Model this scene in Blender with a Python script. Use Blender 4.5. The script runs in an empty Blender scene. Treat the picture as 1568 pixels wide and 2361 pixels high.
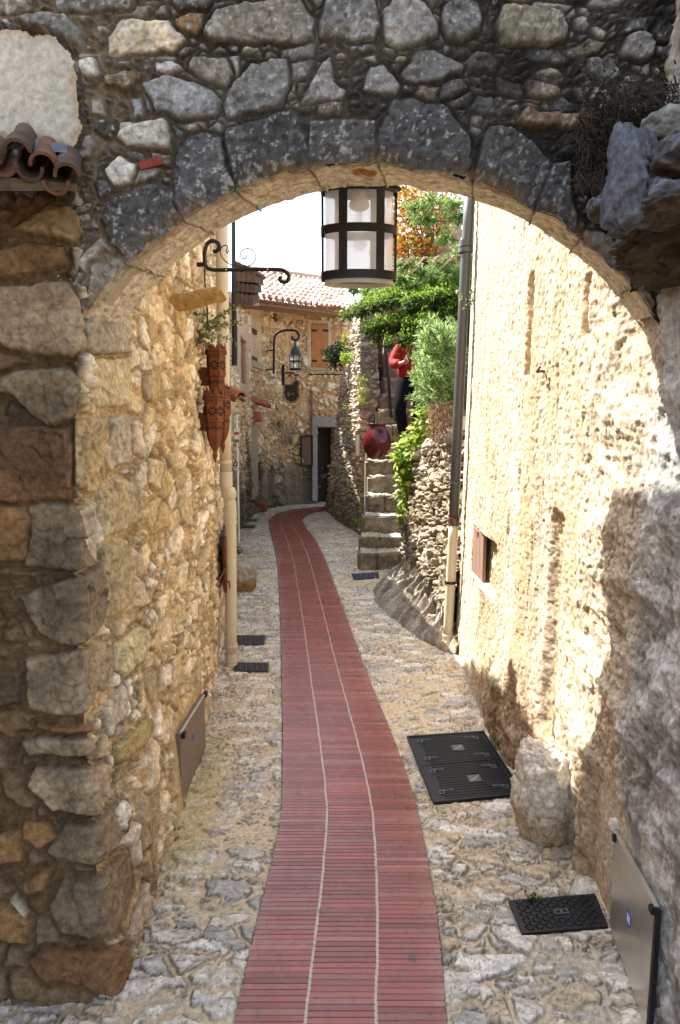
import bpy, math, random
import numpy as np
from mathutils import Vector, Matrix
random.seed(7)
SC = bpy.context.scene
COL = SC.collection

# ------------------------------------------------------------------ camera geometry (used to measure the place off the photo)
F = 1450.0
EYE = 1.65
PITCH = math.atan(190 / 1450)

def ray(u, v):
    d = (v - 1180.5) / F
    return ((u - 784) / F, math.cos(PITCH) - d * math.sin(PITCH), -math.sin(PITCH) - d * math.cos(PITCH))

def at(u, v, Y):
    r = ray(u, v); t = Y / r[1]
    return Vector((r[0] * t, Y, EYE + r[2] * t))

def G(u, v, z=0.0):
    r = ray(u, v); t = (z - EYE) / r[2]
    return Vector((r[0] * t, r[1] * t, z))

def onx(u, v, X):                       # point of the sight line on the plane x = X(y, z)
    r = ray(u, v); t = 2.0
    for _ in range(40):
        x = X(r[1] * t, EYE + r[2] * t)
        t = 0.5 * t + 0.5 * max(0.3, min(30.0, x / r[0]))
    return Vector((r[0] * t, r[1] * t, EYE + r[2] * t))

# ------------------------------------------------------------------ numpy noise
def _hash(ix, iy, seed):
    a = (ix.astype(np.int64) * 374761393 + iy.astype(np.int64) * 668265263 + int(seed) * 974634777) & 0xFFFFFFFF
    a = ((a ^ (a >> 13)) * 1274126177) & 0xFFFFFFFF
    a = ((a ^ (a >> 16)) * 2246822519) & 0xFFFFFFFF
    a = a ^ (a >> 15)
    return (a & 0xFFFFFF).astype(np.float64) / 16777216.0

def vnoise(x, y, seed=0):
    xi = np.floor(x); yi = np.floor(y)
    fx = x - xi; fy = y - yi
    fx = fx * fx * fx * (fx * (fx * 6 - 15) + 10); fy = fy * fy * fy * (fy * (fy * 6 - 15) + 10)
    a = _hash(xi, yi, seed); b = _hash(xi + 1, yi, seed); c = _hash(xi, yi + 1, seed); d = _hash(xi + 1, yi + 1, seed)
    return ((a * (1 - fx) + b * fx) * (1 - fy) + (c * (1 - fx) + d * fx) * fy) * 2 - 1

def fbm(x, y, octv=4, seed=0, gain=0.5):
    s = 0; a = 1.0; n = 0
    for i in range(octv):
        c, sn = math.cos(i * 1.1 + .3), math.sin(i * 1.1 + .3)
        s = s + a * vnoise(c * x - sn * y + 17.3 * i, sn * x + c * y - 9.1 * i, seed + i * 13)
        n += a; a *= gain; x = x * 2.03; y = y * 2.03
    return s / n

def ridged(x, y, octv=4, seed=0):
    s = 0; a = 1.0; n = 0
    for i in range(octv):
        s = s + a * (1 - np.abs(vnoise(x + 5.7 * i, y - 3.3 * i, seed + i * 7)) * 2)
        n += a; a *= .5; x = x * 2.1; y = y * 2.1
    return s / n

def sstep(a, b, x):
    t = np.clip((x - a) / (b - a), 0, 1)
    return t * t * (3 - 2 * t)

def voro(x, y, seed, jit=0.85):
    xi = np.floor(x); yi = np.floor(y)
    bd = np.full(x.shape, 1e9); bx = np.zeros_like(x); by = np.zeros_like(x); cx = np.zeros_like(x); cy = np.zeros_like(x)
    def pt(i, j):
        return i + .5 + jit * (_hash(i, j, seed) - .5), j + .5 + jit * (_hash(i, j, seed + 91) - .5)
    for di in (-1, 0, 1):
        for dj in (-1, 0, 1):
            px, py = pt(xi + di, yi + dj)
            d = (px - x) ** 2 + (py - y) ** 2
            m = d < bd
            bd = np.where(m, d, bd); bx = np.where(m, px, bx); by = np.where(m, py, by)
            cx = np.where(m, xi + di, cx); cy = np.where(m, yi + dj, cy)
    edge = np.full(x.shape, 1e9)
    for di in (-2, -1, 0, 1, 2):
        for dj in (-2, -1, 0, 1, 2):
            if di == 0 and dj == 0: continue
            if abs(di) == 2 and abs(dj) == 2: continue
            px, py = pt(cx + di, cy + dj)
            nx = px - bx; ny = py - by
            l = np.sqrt(nx * nx + ny * ny) + 1e-9
            e = (((px + bx) * .5 - x) * nx + ((py + by) * .5 - y) * ny) / l
            edge = np.minimum(edge, e)
    return _hash(cx, cy, seed + 5), edge, bx, by

def sd_poly(px, py, poly):
    n = len(poly)
    d = np.full(px.shape, 1e9); s = np.ones(px.shape)
    for i in range(n):
        ax, ay = poly[i]; bx, by = poly[i - 1]
        ex, ey = bx - ax, by - ay
        wx, wy = px - ax, py - ay
        t = np.clip((wx * ex + wy * ey) / (ex * ex + ey * ey + 1e-12), 0, 1)
        qx, qy = wx - ex * t, wy - ey * t
        d = np.minimum(d, qx * qx + qy * qy)
        c1 = py >= ay; c2 = py < by; c3 = ex * wy > ey * wx
        flip = (c1 & c2 & c3) | (~c1 & ~c2 & ~c3)
        s = np.where(flip, -s, s)
    return s * np.sqrt(d)

# ------------------------------------------------------------------ object helpers
def tag(o, label=None, cat=None, group=None, kind=None):
    if label: o['label'] = label
    if cat: o['category'] = cat
    if group: o['group'] = group
    if kind: o['kind'] = kind
    return o

def thing(name, label, cat, loc=(0, 0, 0), group=None):
    o = bpy.data.objects.new(name, None); o.empty_display_size = .1
    o.location = loc; COL.objects.link(o)
    return tag(o, label, cat, group)

def origin_of(parent):
    v = Vector((0, 0, 0))
    while parent is not None:
        v = v + Vector(parent.location); parent = parent.parent
    return v

def finish(name, me, mat, parent=None, smooth=True):
    me.update()
    if smooth is True:
        me.polygons.foreach_set('use_smooth', [True] * len(me.polygons))
    elif smooth:
        me.set_sharp_from_angle(angle=math.radians(smooth)) if hasattr(me, 'set_sharp_from_angle') else None
        me.polygons.foreach_set('use_smooth', [True] * len(me.polygons))
    if mat: me.materials.append(mat)
    o = bpy.data.objects.new(name, me); COL.objects.link(o)
    if parent is not None:
        off = origin_of(parent)
        me.transform(Matrix.Translation(-off))
        o.parent = parent
    return o

def copy_tree(o, parent=None):
    c = o.copy(); COL.objects.link(c)
    if parent is not None: c.parent = parent; c.matrix_parent_inverse = o.matrix_parent_inverse.copy()
    for ch in list(o.children): copy_tree(ch, c)
    return c

def np_mesh(name, V, Fq, cols=None, uv=None):
    """V (n,3) float, Fq (m,k) int all same k"""
    me = bpy.data.meshes.new(name)
    V = np.asarray(V, dtype=np.float32); Fq = np.asarray(Fq, dtype=np.int32)
    k = Fq.shape[1]; m = Fq.shape[0]
    me.vertices.add(len(V)); me.vertices.foreach_set('co', V.ravel())
    me.loops.add(m * k); me.loops.foreach_set('vertex_index', Fq.ravel())
    me.polygons.add(m); me.polygons.foreach_set('loop_start', np.arange(0, m * k, k, dtype=np.int32))
    try: me.polygons.foreach_set('loop_total', np.full(m, k, dtype=np.int32))
    except Exception: pass
    if cols is not None:
        ca = me.color_attributes.new('Col', 'FLOAT_COLOR', 'POINT')
        c4 = np.ones((len(V), 4), dtype=np.float32); c4[:, :3] = np.clip(cols, 0, 1)
        ca.data.foreach_set('color', c4.ravel())
    if uv is not None:
        ul = me.uv_layers.new(name='UVMap')
        ul.data.foreach_set('uv', np.asarray(uv, dtype=np.float32)[Fq.ravel()].ravel())
    me.update(calc_edges=True)
    return me

def grid_faces(ny, nx, mask=None):
    i = np.arange(ny - 1)[:, None] * nx + np.arange(nx - 1)[None, :]
    f = np.stack([i, i + 1, i + nx + 1, i + nx], axis=-1)
    if mask is not None: f = f[mask]
    return f.reshape(-1, 4)

def normals_of(P):
    du = np.gradient(P, axis=1); dv = np.gradient(P, axis=0)
    n = np.cross(du, dv); n /= (np.linalg.norm(n, axis=2, keepdims=True) + 1e-12)
    return n

class MB:
    """collects shapes into one mesh"""
    def __init__(s): s.v = []; s.f = []
    def add(s, verts, faces):
        b = len(s.v); s.v += [tuple(v) for v in verts]; s.f += [tuple(b + i for i in f) for f in faces]; return s
    def box(s, c, size, rot=None, bev=0.0):
        hx, hy, hz = [q / 2 for q in size]; c = Vector(c)
        if bev > 0:
            b = min(bev, hx * .9, hy * .9, hz * .9)
            vs = []
            for sx in (-1, 1):
                for sy in (-1, 1):
                    for sz in (-1, 1):
                        vs += [(sx * hx, sy * (hy - b), sz * (hz - b)), (sx * (hx - b), sy * hy, sz * (hz - b)), (sx * (hx - b), sy * (hy - b), sz * hz)]
            import bmesh
            bm = bmesh.new()
            for v in vs: bm.verts.new(v)
            r = bmesh.ops.convex_hull(bm, input=bm.verts)
            bm.verts.index_update()
            V = [v.co.copy() for v in bm.verts]; Fs = [[v.index for v in f.verts] for f in bm.faces]; bm.free()
        else:
            V = [Vector((x * hx, y * hy, z * hz)) for x in (-1, 1) for y in (-1, 1) for z in (-1, 1)]
            Fs = [(0, 1, 3, 2), (4, 6, 7, 5), (0, 4, 5, 1), (2, 3, 7, 6), (0, 2, 6, 4), (1, 5, 7, 3)]
        if rot is not None: V = [rot @ v for v in V]
        return s.add([v + c for v in V], Fs)
    def hexa(s, p):                                  # 8 points: bottom ring 4, top ring 4
        return s.add(p, [(3, 2, 1, 0), (4, 5, 6, 7), (0, 1, 5, 4), (1, 2, 6, 5), (2, 3, 7, 6), (3, 0, 4, 7)])
    def tube(s, pts, r, n=10, cap=True, flat=None):
        pts = [Vector(p) for p in pts]; m = len(pts)
        rs = r if isinstance(r, (list, tuple)) else [r] * m
        up = None; rings = []
        for i, p in enumerate(pts):
            t = (pts[min(i + 1, m - 1)] - pts[max(i - 1, 0)])
            t = t.normalized() if t.length > 1e-9 else Vector((0, 0, 1))
            if up is None:
                a = Vector((0, 0, 1)) if abs(t.z) < .9 else Vector((1, 0, 0))
                x = t.cross(a).normalized()
            else:
                x = (up - t * up.dot(t)); x = x.normalized() if x.length > 1e-6 else t.orthogonal().normalized()
            up = x; y = t.cross(x)
            fx, fy = flat if flat else (1, 1)
            rings.append([p + (x * math.cos(2 * math.pi * k / n) * fx + y * math.sin(2 * math.pi * k / n) * fy) * rs[i] for k in range(n)])
        V = [q for ring in rings for q in ring]
        Fs = [(i * n + k, i * n + (k + 1) % n, (i + 1) * n + (k + 1) % n, (i + 1) * n + k) for i in range(m - 1) for k in range(n)]
        if cap: Fs += [tuple(range(n - 1, -1, -1)), tuple((m - 1) * n + k for k in range(n))]
        return s.add(V, Fs)
    def lathe(s, c, prof, n=24, a0=0, a1=2 * math.pi, sx=1, sy=1):
        full = abs(a1 - a0 - 2 * math.pi) < 1e-6
        k = n if full else n + 1; c = Vector(c)
        V = [c + Vector((math.cos(a0 + (a1 - a0) * j / n) * r * sx, math.sin(a0 + (a1 - a0) * j / n) * r * sy, z)) for r, z in prof for j in range(k)]
        Fs = []
        for i in range(len(prof) - 1):
            for j in range(n):
                j2 = (j + 1) % k
                Fs.append((i * k + j, i * k + j2, (i + 1) * k + j2, (i + 1) * k + j))
        return s.add(V, Fs)
    def prism(s, poly, d):                           # polygon (3D points) extruded by vector d
        n = len(poly); d = Vector(d); P = [Vector(p) for p in poly]
        return s.add(P + [p + d for p in P], [tuple(range(n - 1, -1, -1)), tuple(range(n, 2 * n))] + [(i, (i + 1) % n, n + (i + 1) % n, n + i) for i in range(n)])
    def build(s, name, mat, parent=None, smooth=30):
        me = bpy.data.meshes.new(name); me.from_pydata(s.v, [], s.f)
        return finish(name, me, mat, parent, smooth)

# ------------------------------------------------------------------ materials
def _nt(name):
    m = bpy.data.materials.new(name); m.use_nodes = True
    nt = m.node_tree; b = nt.nodes['Principled BSDF']
    return m, nt, b

def mat(name, col, rough=.6, metal=0.0, var=.18, scale=14., bump=.15, bscale=60., col2=None, spec=None, dist=.004, thr=(.4, .6)):
    m, nt, b = _nt(name); N = nt.nodes; L = nt.links
    tc = N.new('ShaderNodeTexCoord')
    n1 = N.new('ShaderNodeTexNoise'); n1.inputs['Scale'].default_value = scale; n1.inputs['Detail'].default_value = 8; n1.inputs['Roughness'].default_value = .65
    L.new(tc.outputs['Object'], n1.inputs['Vector'])
    cr = N.new('ShaderNodeValToRGB')
    cr.color_ramp.elements[0].position = thr[0] - .12; cr.color_ramp.elements[1].position = thr[1] + .12
    c2 = col2 or tuple(min(1, c * (1 + var)) for c in col)
    c1 = col if col2 else tuple(c * (1 - var) for c in col)
    cr.color_ramp.elements[0].color = (*c1, 1); cr.color_ramp.elements[1].color = (*c2, 1)
    L.new(n1.outputs['Fac'], cr.inputs['Fac']); L.new(cr.outputs['Color'], b.inputs['Base Color'])
    b.inputs['Roughness'].default_value = rough; b.inputs['Metallic'].default_value = metal
    if spec is not None: b.inputs['Specular IOR Level'].default_value = spec
    if bump:
        n2 = N.new('ShaderNodeTexNoise'); n2.inputs['Scale'].default_value = bscale; n2.inputs['Detail'].default_value = 6
        L.new(tc.outputs['Object'], n2.inputs['Vector'])
        bp = N.new('ShaderNodeBump'); bp.inputs['Strength'].default_value = bump; bp.inputs['Distance'].default_value = dist
        L.new(n2.outputs['Fac'], bp.inputs['Height']); L.new(bp.outputs['Normal'], b.inputs['Normal'])
    return m

def mat_col(name, rough=.85, fine=55., famp=.35, bump=.5, bscale=120., spec=.3, trans=0., dist=.003):
    """uses the mesh's own colour attribute (per stone, per leaf) times a fine procedural grain"""
    m, nt, b = _nt(name); N = nt.nodes; L = nt.links
    at_ = N.new('ShaderNodeAttribute'); at_.attribute_name = 'Col'
    tc = N.new('ShaderNodeTexCoord')
    n1 = N.new('ShaderNodeTexNoise'); n1.inputs['Scale'].default_value = fine; n1.inputs['Detail'].default_value = 8; n1.inputs['Roughness'].default_value = .7
    L.new(tc.outputs['Object'], n1.inputs['Vector'])
    mr = N.new('ShaderNodeMapRange'); mr.inputs['From Min'].default_value = .3; mr.inputs['From Max'].default_value = .7
    mr.inputs['To Min'].default_value = 1 - famp; mr.inputs['To Max'].default_value = 1 + famp
    L.new(n1.outputs['Fac'], mr.inputs['Value'])
    mx = N.new('ShaderNodeVectorMath'); mx.operation = 'SCALE'
    L.new(at_.outputs['Color'], mx.inputs[0]); L.new(mr.outputs['Result'], mx.inputs['Scale'])
    L.new(mx.outputs['Vector'], b.inputs['Base Color'])
    b.inputs['Roughness'].default_value = rough; b.inputs['Specular IOR Level'].default_value = spec
    if bump:
        n2 = N.new('ShaderNodeTexNoise'); n2.inputs['Scale'].default_value = bscale; n2.inputs['Detail'].default_value = 6; n2.inputs['Roughness'].default_value = .65
        L.new(tc.outputs['Object'], n2.inputs['Vector'])
        bp = N.new('ShaderNodeBump'); bp.inputs['Strength'].default_value = bump; bp.inputs['Distance'].default_value = dist
        L.new(n2.outputs['Fac'], bp.inputs['Height']); L.new(bp.outputs['Normal'], b.inputs['Normal'])
    if trans:
        out = [n for n in N if n.type == 'OUTPUT_MATERIAL'][0]
        tr = N.new('ShaderNodeBsdfTranslucent'); L.new(mx.outputs['Vector'], tr.inputs['Color'])
        ms = N.new('ShaderNodeMixShader'); ms.inputs['Fac'].default_value = trans
        L.new(b.outputs['BSDF'], ms.inputs[1]); L.new(tr.outputs['BSDF'], ms.inputs[2]); L.new(ms.outputs['Shader'], out.inputs['Surface'])
    return m

M = {}
M['stone'] = mat_col('stone', .88, fine=48, famp=.55, bump=.85, bscale=95, dist=.006)
M['plaster'] = mat_col('rough plaster', .95, fine=80, famp=.25, bump=.6, bscale=160)
M['leaf'] = mat_col('leaf', .55, fine=20, famp=.15, bump=0, trans=.45)
M['paving'] = mat_col('paving stone', .5, fine=60, famp=.45, bump=.8, bscale=110, spec=.45, dist=.004)
M['iron'] = mat('black wrought iron', (.018, .017, .016), .5, .4, .3, 30, .2, 90)
M['cream'] = mat('cream pvc', (.62, .55, .42), .38, 0, .06, 6, .03, 30)
M['greypipe'] = mat('grey zinc paint', (.085, .09, .095), .4, .1, .1, 8, .04, 40)
M['rust'] = mat('rusted pierced metal', (.17, .055, .02), .75, .2, .45, 25, .35, 90)
M['wood'] = mat('old wood', (.33, .2, .08), .75, 0, .3, 18, .5, 40)
M['orange_wood'] = mat('varnished wood shutter', (.42, .16, .035), .45, 0, .25, 9, .25, 45)
M['terracotta'] = mat('terracotta', (.4, .14, .07), .8, 0, .35, 16, .3, 70)
M['tile_brown'] = mat('old clay tile', (.24, .13, .075), .85, 0, .45, 16, .4, 60)
M['tile_pink'] = mat('sun bleached clay tile', (.52, .3, .22), .85, 0, .4, 5, .4, 60)
M['steel'] = mat('brushed steel', (.5, .48, .44), .33, .9, .06, 4, .05, 90)
M['darkmetal'] = mat('dark cast iron', (.022, .024, .03), .42, .5, .25, 40, .3, 120)
M['cabinet'] = mat('taupe painted metal', (.2, .15, .12), .45, .2, .08, 10, .04, 60)
M['blue'] = mat('blue enamel', (.03, .1, .4), .35)
M['white'] = mat('white enamel', (.75, .74, .7), .4, 0, .08)
M['redpaint'] = mat('red enamel', (.45, .05, .03), .45, 0, .1)
M['dark'] = mat('dark void', (.006, .006, .006), .9, 0, .1, 5, 0)
# ------------------------------------------------------------------ masonry as a height field
def masonry(S, T, polys=(), cw=.2, ch=.13, seed=1, mortar=.010, relief=.03, rnd=.03, warp=.02, split=.5, rough=.006, tilt=.12, gap=.012, chipk=.75, crev=.010):
    wx = S + warp * fbm(S * 7, T * 7, 3, seed + 1); wy = T + warp * fbm(S * 7 + 40, T * 7, 3, seed + 2)
    sc = math.sqrt(cw * ch)
    idb, e, bx, by = voro(wx / cw, wy / ch, seed)
    e = e * sc; bx = bx * cw; by = by * ch
    ids, e2, bx2, by2 = voro(wx / cw * 2.1 + 9.3, wy / ch * 2.1, seed + 40)
    e2 = e2 * sc / 2.1
    m = idb < split
    e = np.where(m, np.minimum(e, e2), e); ident = np.where(m, (ids * .77 + idb * 3.1) % 1.0, idb)
    bx = np.where(m, (bx2 - 9.3) * cw / 2.1, bx); by = np.where(m, by2 * ch / 2.1, by)
    bd = e - mortar * (1 + .8 * fbm(S * 4, T * 4, 2, seed + 8))
    pcol = np.full(S.shape + (3,), -1.0); hsc = np.ones(S.shape); pm = np.full(S.shape, False)
    wx = S + .008 * fbm(S * 22, T * 22, 3, seed + 21); wy = T + .008 * fbm(S * 22 + 30, T * 22, 3, seed + 22)
    for k, (poly, col, hs) in enumerate(polys):
        pa = np.array(poly); lo = pa.min(0) - .06; hi = pa.max(0) + .06
        sel = (S > lo[0]) & (S < hi[0]) & (T > lo[1]) & (T < hi[1])
        if not sel.any(): continue
        sd = sd_poly(wx[sel], wy[sel], poly)
        b = bd[sel]
        ins = sd < 0
        b = np.where(ins, -sd - .001, np.where(pm[sel], b, np.minimum(b, sd - gap)))
        bd[sel] = b
        ii = ident[sel]; ii[ins] = ((k * .618) % 1.0); ident[sel] = ii
        c = pcol[sel]; c[ins] = col; pcol[sel] = c
        h_ = hsc[sel]; h_[ins] = hs; hsc[sel] = h_
        p_ = pm[sel]; p_[ins] = True; pm[sel] = p_
        cx_ = bx[sel]; cx_[ins] = pa[:, 0].mean(); bx[sel] = cx_
        cy_ = by[sel]; cy_[ins] = pa[:, 1].mean(); by[sel] = cy_
    edge = sstep(-.004, rnd, bd)
    inst = sstep(-.003, .004, bd)
    g1 = (ident * 7.13) % 1.0 - .5; g2 = (ident * 13.7) % 1.0 - .5
    h = relief * np.sqrt(edge + 1e-6) * (.55 + .7 * ((ident * 5.3) % 1.0)) * hsc
    h = h + inst * tilt * (g1 * np.clip(S - bx, -.2, .2) + g2 * np.clip(T - by, -.2, .2))
    facet = ridged(S * 9 + ident * 50, T * 9, 3, seed + 3) * .7 + fbm(S * 40, T * 40, 3, seed + 4) * .5
    fsc = sc * .42
    qx = S + ident * 7 + .25 * fsc * fbm(S / fsc, T / fsc, 2, seed + 70); qy = T + .25 * fsc * fbm(S / fsc + 9, T / fsc, 2, seed + 71)
    fi, fe, fx_, fy_ = voro(qx / fsc, qy / (fsc * .8), seed + 72, .95)
    chip = (((fi * 7.1) % 1) - .5) * (qx - fx_ * fsc) + (((fi * 13.3) % 1) - .5) * (qy - fy_ * fsc * .8)
    h = h + inst * (chip * chipk + rough * .9 * (((fi * 3.3) % 1) - .5))
    facet = facet * .7 + (chip / fsc) * 1.2 - .35 * sstep(.06, .0, fe) * ((fi * 23.7) % 1 > .45)
    h = h - crev * np.exp(-(bd / .006) ** 2) * (.4 + fbm(S * 5, T * 5, 2, seed + 73) + .3)
    h = h + inst * rough * facet + (1 - inst) * rough * .8 * fbm(S * 50, T * 50, 3, seed + 6)
    return dict(h=h, id=ident, edge=edge, inst=inst, pcol=pcol, pm=pm, facet=facet, bd=bd)

def palette(ident, cols):
    cols = np.array(cols, dtype=float); n = len(cols)
    k = np.minimum((ident * n).astype(int), n - 1)
    return cols[k]

def colour(R, S, T, cols, mortar, seed, var=.25):
    c = palette((R['id'] * 11.3) % 1.0, cols)
    c = np.where((R['pcol'][..., :1] >= 0), R['pcol'], c)
    v = 1 + var * fbm(S * 12, T * 12, 4, seed + 60) + var * .6 * R['facet']
    c = c * v[..., None] * (.85 + .3 * ((R['id'] * 3.7) % 1.0))[..., None]
    mc = np.array(mortar)[None, None] * (1 + .25 * fbm(S * 20, T * 20, 3, seed + 61))[..., None]
    o = c * R['inst'][..., None] + mc * (1 - R['inst'][..., None])
    crevice_shade = np.exp(-(R['bd'] / .0045) ** 2) * sstep(-.35, .25, fbm(S * 6, T * 6, 3, seed + 62)) * .6  # dark crevice lines, edge shade put into the colour
    return o * (1 - crevice_shade)[..., None]

def mixc(c, col, f):
    return c * (1 - f[..., None]) + np.array(col)[None, None] * f[..., None]

def sheet(name, P, h, col, material, parent=None, mask=None, nrm=None, flip=False):
    n = normals_of(P) if nrm is None else nrm
    if flip: n = -n
    Q = P + n * h[..., None]
    ny, nx = h.shape
    f = grid_faces(ny, nx, mask)
    if flip: f = f[:, ::-1]
    me = np_mesh(name, Q.reshape(-1, 3), f, col.reshape(-1, 3))
    return finish(name, me, material, parent)

def spaced(a, b, step):                 # step: function of position
    o = [a]
    while o[-1] < b: o.append(o[-1] + step(o[-1]))
    return np.array(o)

# ================================================================== left house: pier + alley wall as one wrapped skin
_cz = [(at(u, v, Y).z, at(u, v, Y).x, Y) for u, v, Y in [(262, 2290, 1.63), (258, 2203, 1.655), (234, 1992, 1.70), (206, 1638, 1.76), (186, 1434, 1.80), (182, 1248, 1.83), (185, 990, 1.84), (189, 729, 1.84)]]
_cz.sort()
CZ = np.array([c[0] for c in _cz]); CX = np.array([c[1] for c in _cz]); CY = np.array([c[2] for c in _cz])
LB_Y = [1.4, 1.63, 2.08, 2.3, 3.2, 3.78, 4.13, 4.4, 7.65, 8.2]
LB_X = [-.67, -.673, -.65, -.68, -.715, -.785, -.825, -.855, -1.33, -1.5]

def xcor(z): return np.interp(z, CZ, CX)
def ycor(z):
    y = np.interp(z, CZ, CY)
    return y + .07 * sstep(2.28, 2.36, np.asarray(z, dtype=float))
def XL(Y, z):
    w = 1 - sstep(1.7, 3.6, np.asarray(Y, dtype=float))
    return np.interp(Y, LB_Y, LB_X) + (xcor(z) - CX[0]) * w

def left_pt(S, T):
    R_ = .035
    yc = ycor(T); xc = xcor(T)
    def front(s): return np.stack([xc + s, yc + 0 * s, T], -1)
    def side(s):
        Y = yc + s
        return np.stack([XL(Y, T), Y, T], -1)
    A = front(np.minimum(S, -R_)); B = side(np.maximum(S, R_)); Cn = np.stack([xc, yc, T], -1)
    t = np.clip((S + R_) / (2 * R_), 0, 1)[..., None]
    bz = (1 - t) ** 2 * front(np.full_like(S, -R_)) + 2 * t * (1 - t) * Cn + t ** 2 * side(np.full_like(S, R_))
    return np.where((S < -R_)[..., None], A, np.where((S > R_)[..., None], B, bz))

def left_st(u, v):                       # photo point -> (s, t) on the wrapped skin
    Y = 1.8
    for _ in range(8):
        p = at(u, v, Y); Y = float(ycor(p.z))
    s = p.x - float(xcor(p.z))
    if s <= 0: return (s, p.z)
    q = onx(u, v, lambda y, z: float(XL(y, z)))
    return (max(0.0, q.y - float(ycor(q.z))), q.z)

def lp(pts): return [left_st(u, v) for u, v in pts]
GR, BR, DG, LT, RB, TN = (.31, .235, .155), (.24, .14, .06), (.215, .163, .105), (.42, .36, .27), (.19, .10, .05), (.32, .225, .115)
left_polys = [
 (lp([(25,530),(115,470),(160,470),(200,545),(165,560),(120,545)]), TN, 1.3),
 (lp([(-60,590),(70,555),(145,570),(155,610),(100,632),(-60,640)]), BR, 1.2),
 (lp([(-60,665),(150,650),(185,690),(192,800),(160,820),(110,820),(20,800),(-60,780)]), GR, 1.5),
 (lp([(-60,895),(30,855),(140,848),(178,866),(189,892),(174,950),(148,970),(104,985),(67,960),(20,915)]), GR, 1.4),
 (lp([(-60,985),(150,985),(160,1026),(163,1145),(-60,1160)]), RB, 1.0),
 (lp([(60,1170),(163,1163),(190,1190),(212,1230),(212,1290),(182,1318),(148,1312),(52,1305),(70,1240)]), DG, 1.5),
 (lp([(-60,1165),(50,1170),(60,1205),(54,1290),(-60,1305)]), BR, 1.1),
 (lp([(45,1375),(122,1345),(178,1335),(235,1308),(242,1400),(225,1450),(186,1488),(148,1486),(93,1457)]), DG, 1.6),
 (lp([(60,1525),(186,1500),(240,1480),(262,1500),(260,1560),(205,1648),(120,1650),(65,1630)]), GR, 1.5),
 (lp([(80,1670),(212,1663),(219,1681),(92,1688)]), BR, .9),
 (lp([(46,1702),(208,1699),(219,1734),(70,1745)]), GR, 1.1),
 (lp([(64,1815),(78,1776),(215,1769),(258,1760),(250,1830),(229,1872),(124,1872)]), GR, 1.6),
 (lp([(109,1967),(148,1907),(229,1889),(280,1835),(298,1870),(280,1930),(240,1975),(219,1995),(134,1985)]), DG, 1.6),
 (lp([(120,2097),(152,2034),(240,2002),(300,1960),(310,2040),(290,2100),(254,2150),(229,2157),(148,2147)]), DG, 1.5),
 (lp([(70,2214),(102,2186),(226,2182),(279,2190),(285,2260),(198,2274),(106,2260)]), RB, 1.4),
 (lp([(-60,2083),(32,2080),(74,2119),(67,2172),(21,2165),(-60,2165)]), BR, 1.2),
 (lp([(18,2070),(39,2059),(70,2098),(60,2110)]), LT, 1.3),
 (lp([(49,1893),(116,1893),(130,1932),(92,1960),(53,1935)]), BR, 1.2),
 (lp([(-60,1918),(48,1921),(50,1981),(-60,2010)]), BR, 1.2),
 (lp([(32,2037),(81,2013),(115,2006),(99,2055),(64,2059)]), BR, 1.1),
 # big squared blocks on the alley side of the corner
 (lp([(196,745),(215,720),(300,728),(312,760),(300,815),(222,820),(200,800)]), LT, .9),
 (lp([(222,824),(309,822),(311,938),(238,944),(228,880)]), (.5, .41, .25), .9),
 (lp([(170,970),(262,958),(270,975),(266,1105),(215,1140),(175,1120)]), (.43, .33, .18), .9),
 (lp([(272,960),(318,955),(322,1070),(268,1095)]), (.40, .35, .27), 1.0),
 (lp([(238,1125),(300,1098),(330,1120),(337,1200),(320,1215),(250,1248)]), (.47, .39, .25), 1.0),
 (lp([(186,1180),(232,1150),(236,1290),(215,1305),(190,1250)]), (.42, .36, .27), .9),
 (lp([(245,1260),(300,1240),(325,1290),(318,1390),(290,1420),(243,1430)]), (.42, .34, .2), 1.0),
 (lp([(275,1480),(330,1440),(345,1450),(345,1520),(300,1560),(278,1550)]), (.5, .43, .26), 1.0),
 (lp([(250,1640),(300,1570),(305,1640),(260,1700)]), (.52, .45, .34), 1.1),
 (lp([(270,1720),(340,1640),(355,1680),(300,1760),(280,1760)]), (.38, .29, .13), 1.0),
 (lp([(262,1860),(285,1835),(297,1860),(280,1920),(258,1900)]), (.55, .5, .42), 1.4),
]
for _i in range(20):
    _p, _c, _h = left_polys[_i]; _m = np.mean(np.array(_p), 0)
    left_polys[_i] = ([tuple(_m + (np.array(q) - _m) * 1.06) for q in _p], _c, _h)
s_ax = np.concatenate([np.arange(-1.1, -.0401, .0042), np.arange(-.038, .0501, .0035), spaced(.054, 6.3, lambda q: .0045 + .0042 * q)])
TOPS = [4.3, 4.3, 4.3, 4.3, 3.6, 3.2, 3.2, 3.3, 3.33, 3.33]
t_ax = np.concatenate([spaced(-.06, 3.12, lambda q: .0052), np.arange(3.16, 4.4, .04)])
S_, T_ = np.meshgrid(s_ax, t_ax)
R_ = masonry(S_, T_, left_polys, cw=.15, ch=.11, seed=11, mortar=.008, relief=.030, rnd=.012, warp=.035, split=.5, rough=.006, tilt=.16, chipk=.4)
warm = [(.62, .51, .34), (.55, .43, .26), (.70, .6, .45), (.44, .34, .2), (.64, .55, .42), (.52, .40, .23), (.38, .3, .18), (.74, .66, .53)]
frontw = [(.19, .125, .07), (.15, .10, .06), (.22, .155, .095), (.13, .08, .04)]  # darker front palette, the pier's shade put into the stone colour
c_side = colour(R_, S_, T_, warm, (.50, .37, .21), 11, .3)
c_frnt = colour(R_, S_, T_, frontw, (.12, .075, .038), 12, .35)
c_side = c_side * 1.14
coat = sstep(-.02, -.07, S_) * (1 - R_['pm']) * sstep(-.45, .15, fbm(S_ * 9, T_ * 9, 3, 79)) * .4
c_frnt = mixc(c_frnt, (.15, .092, .045), coat)
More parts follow.
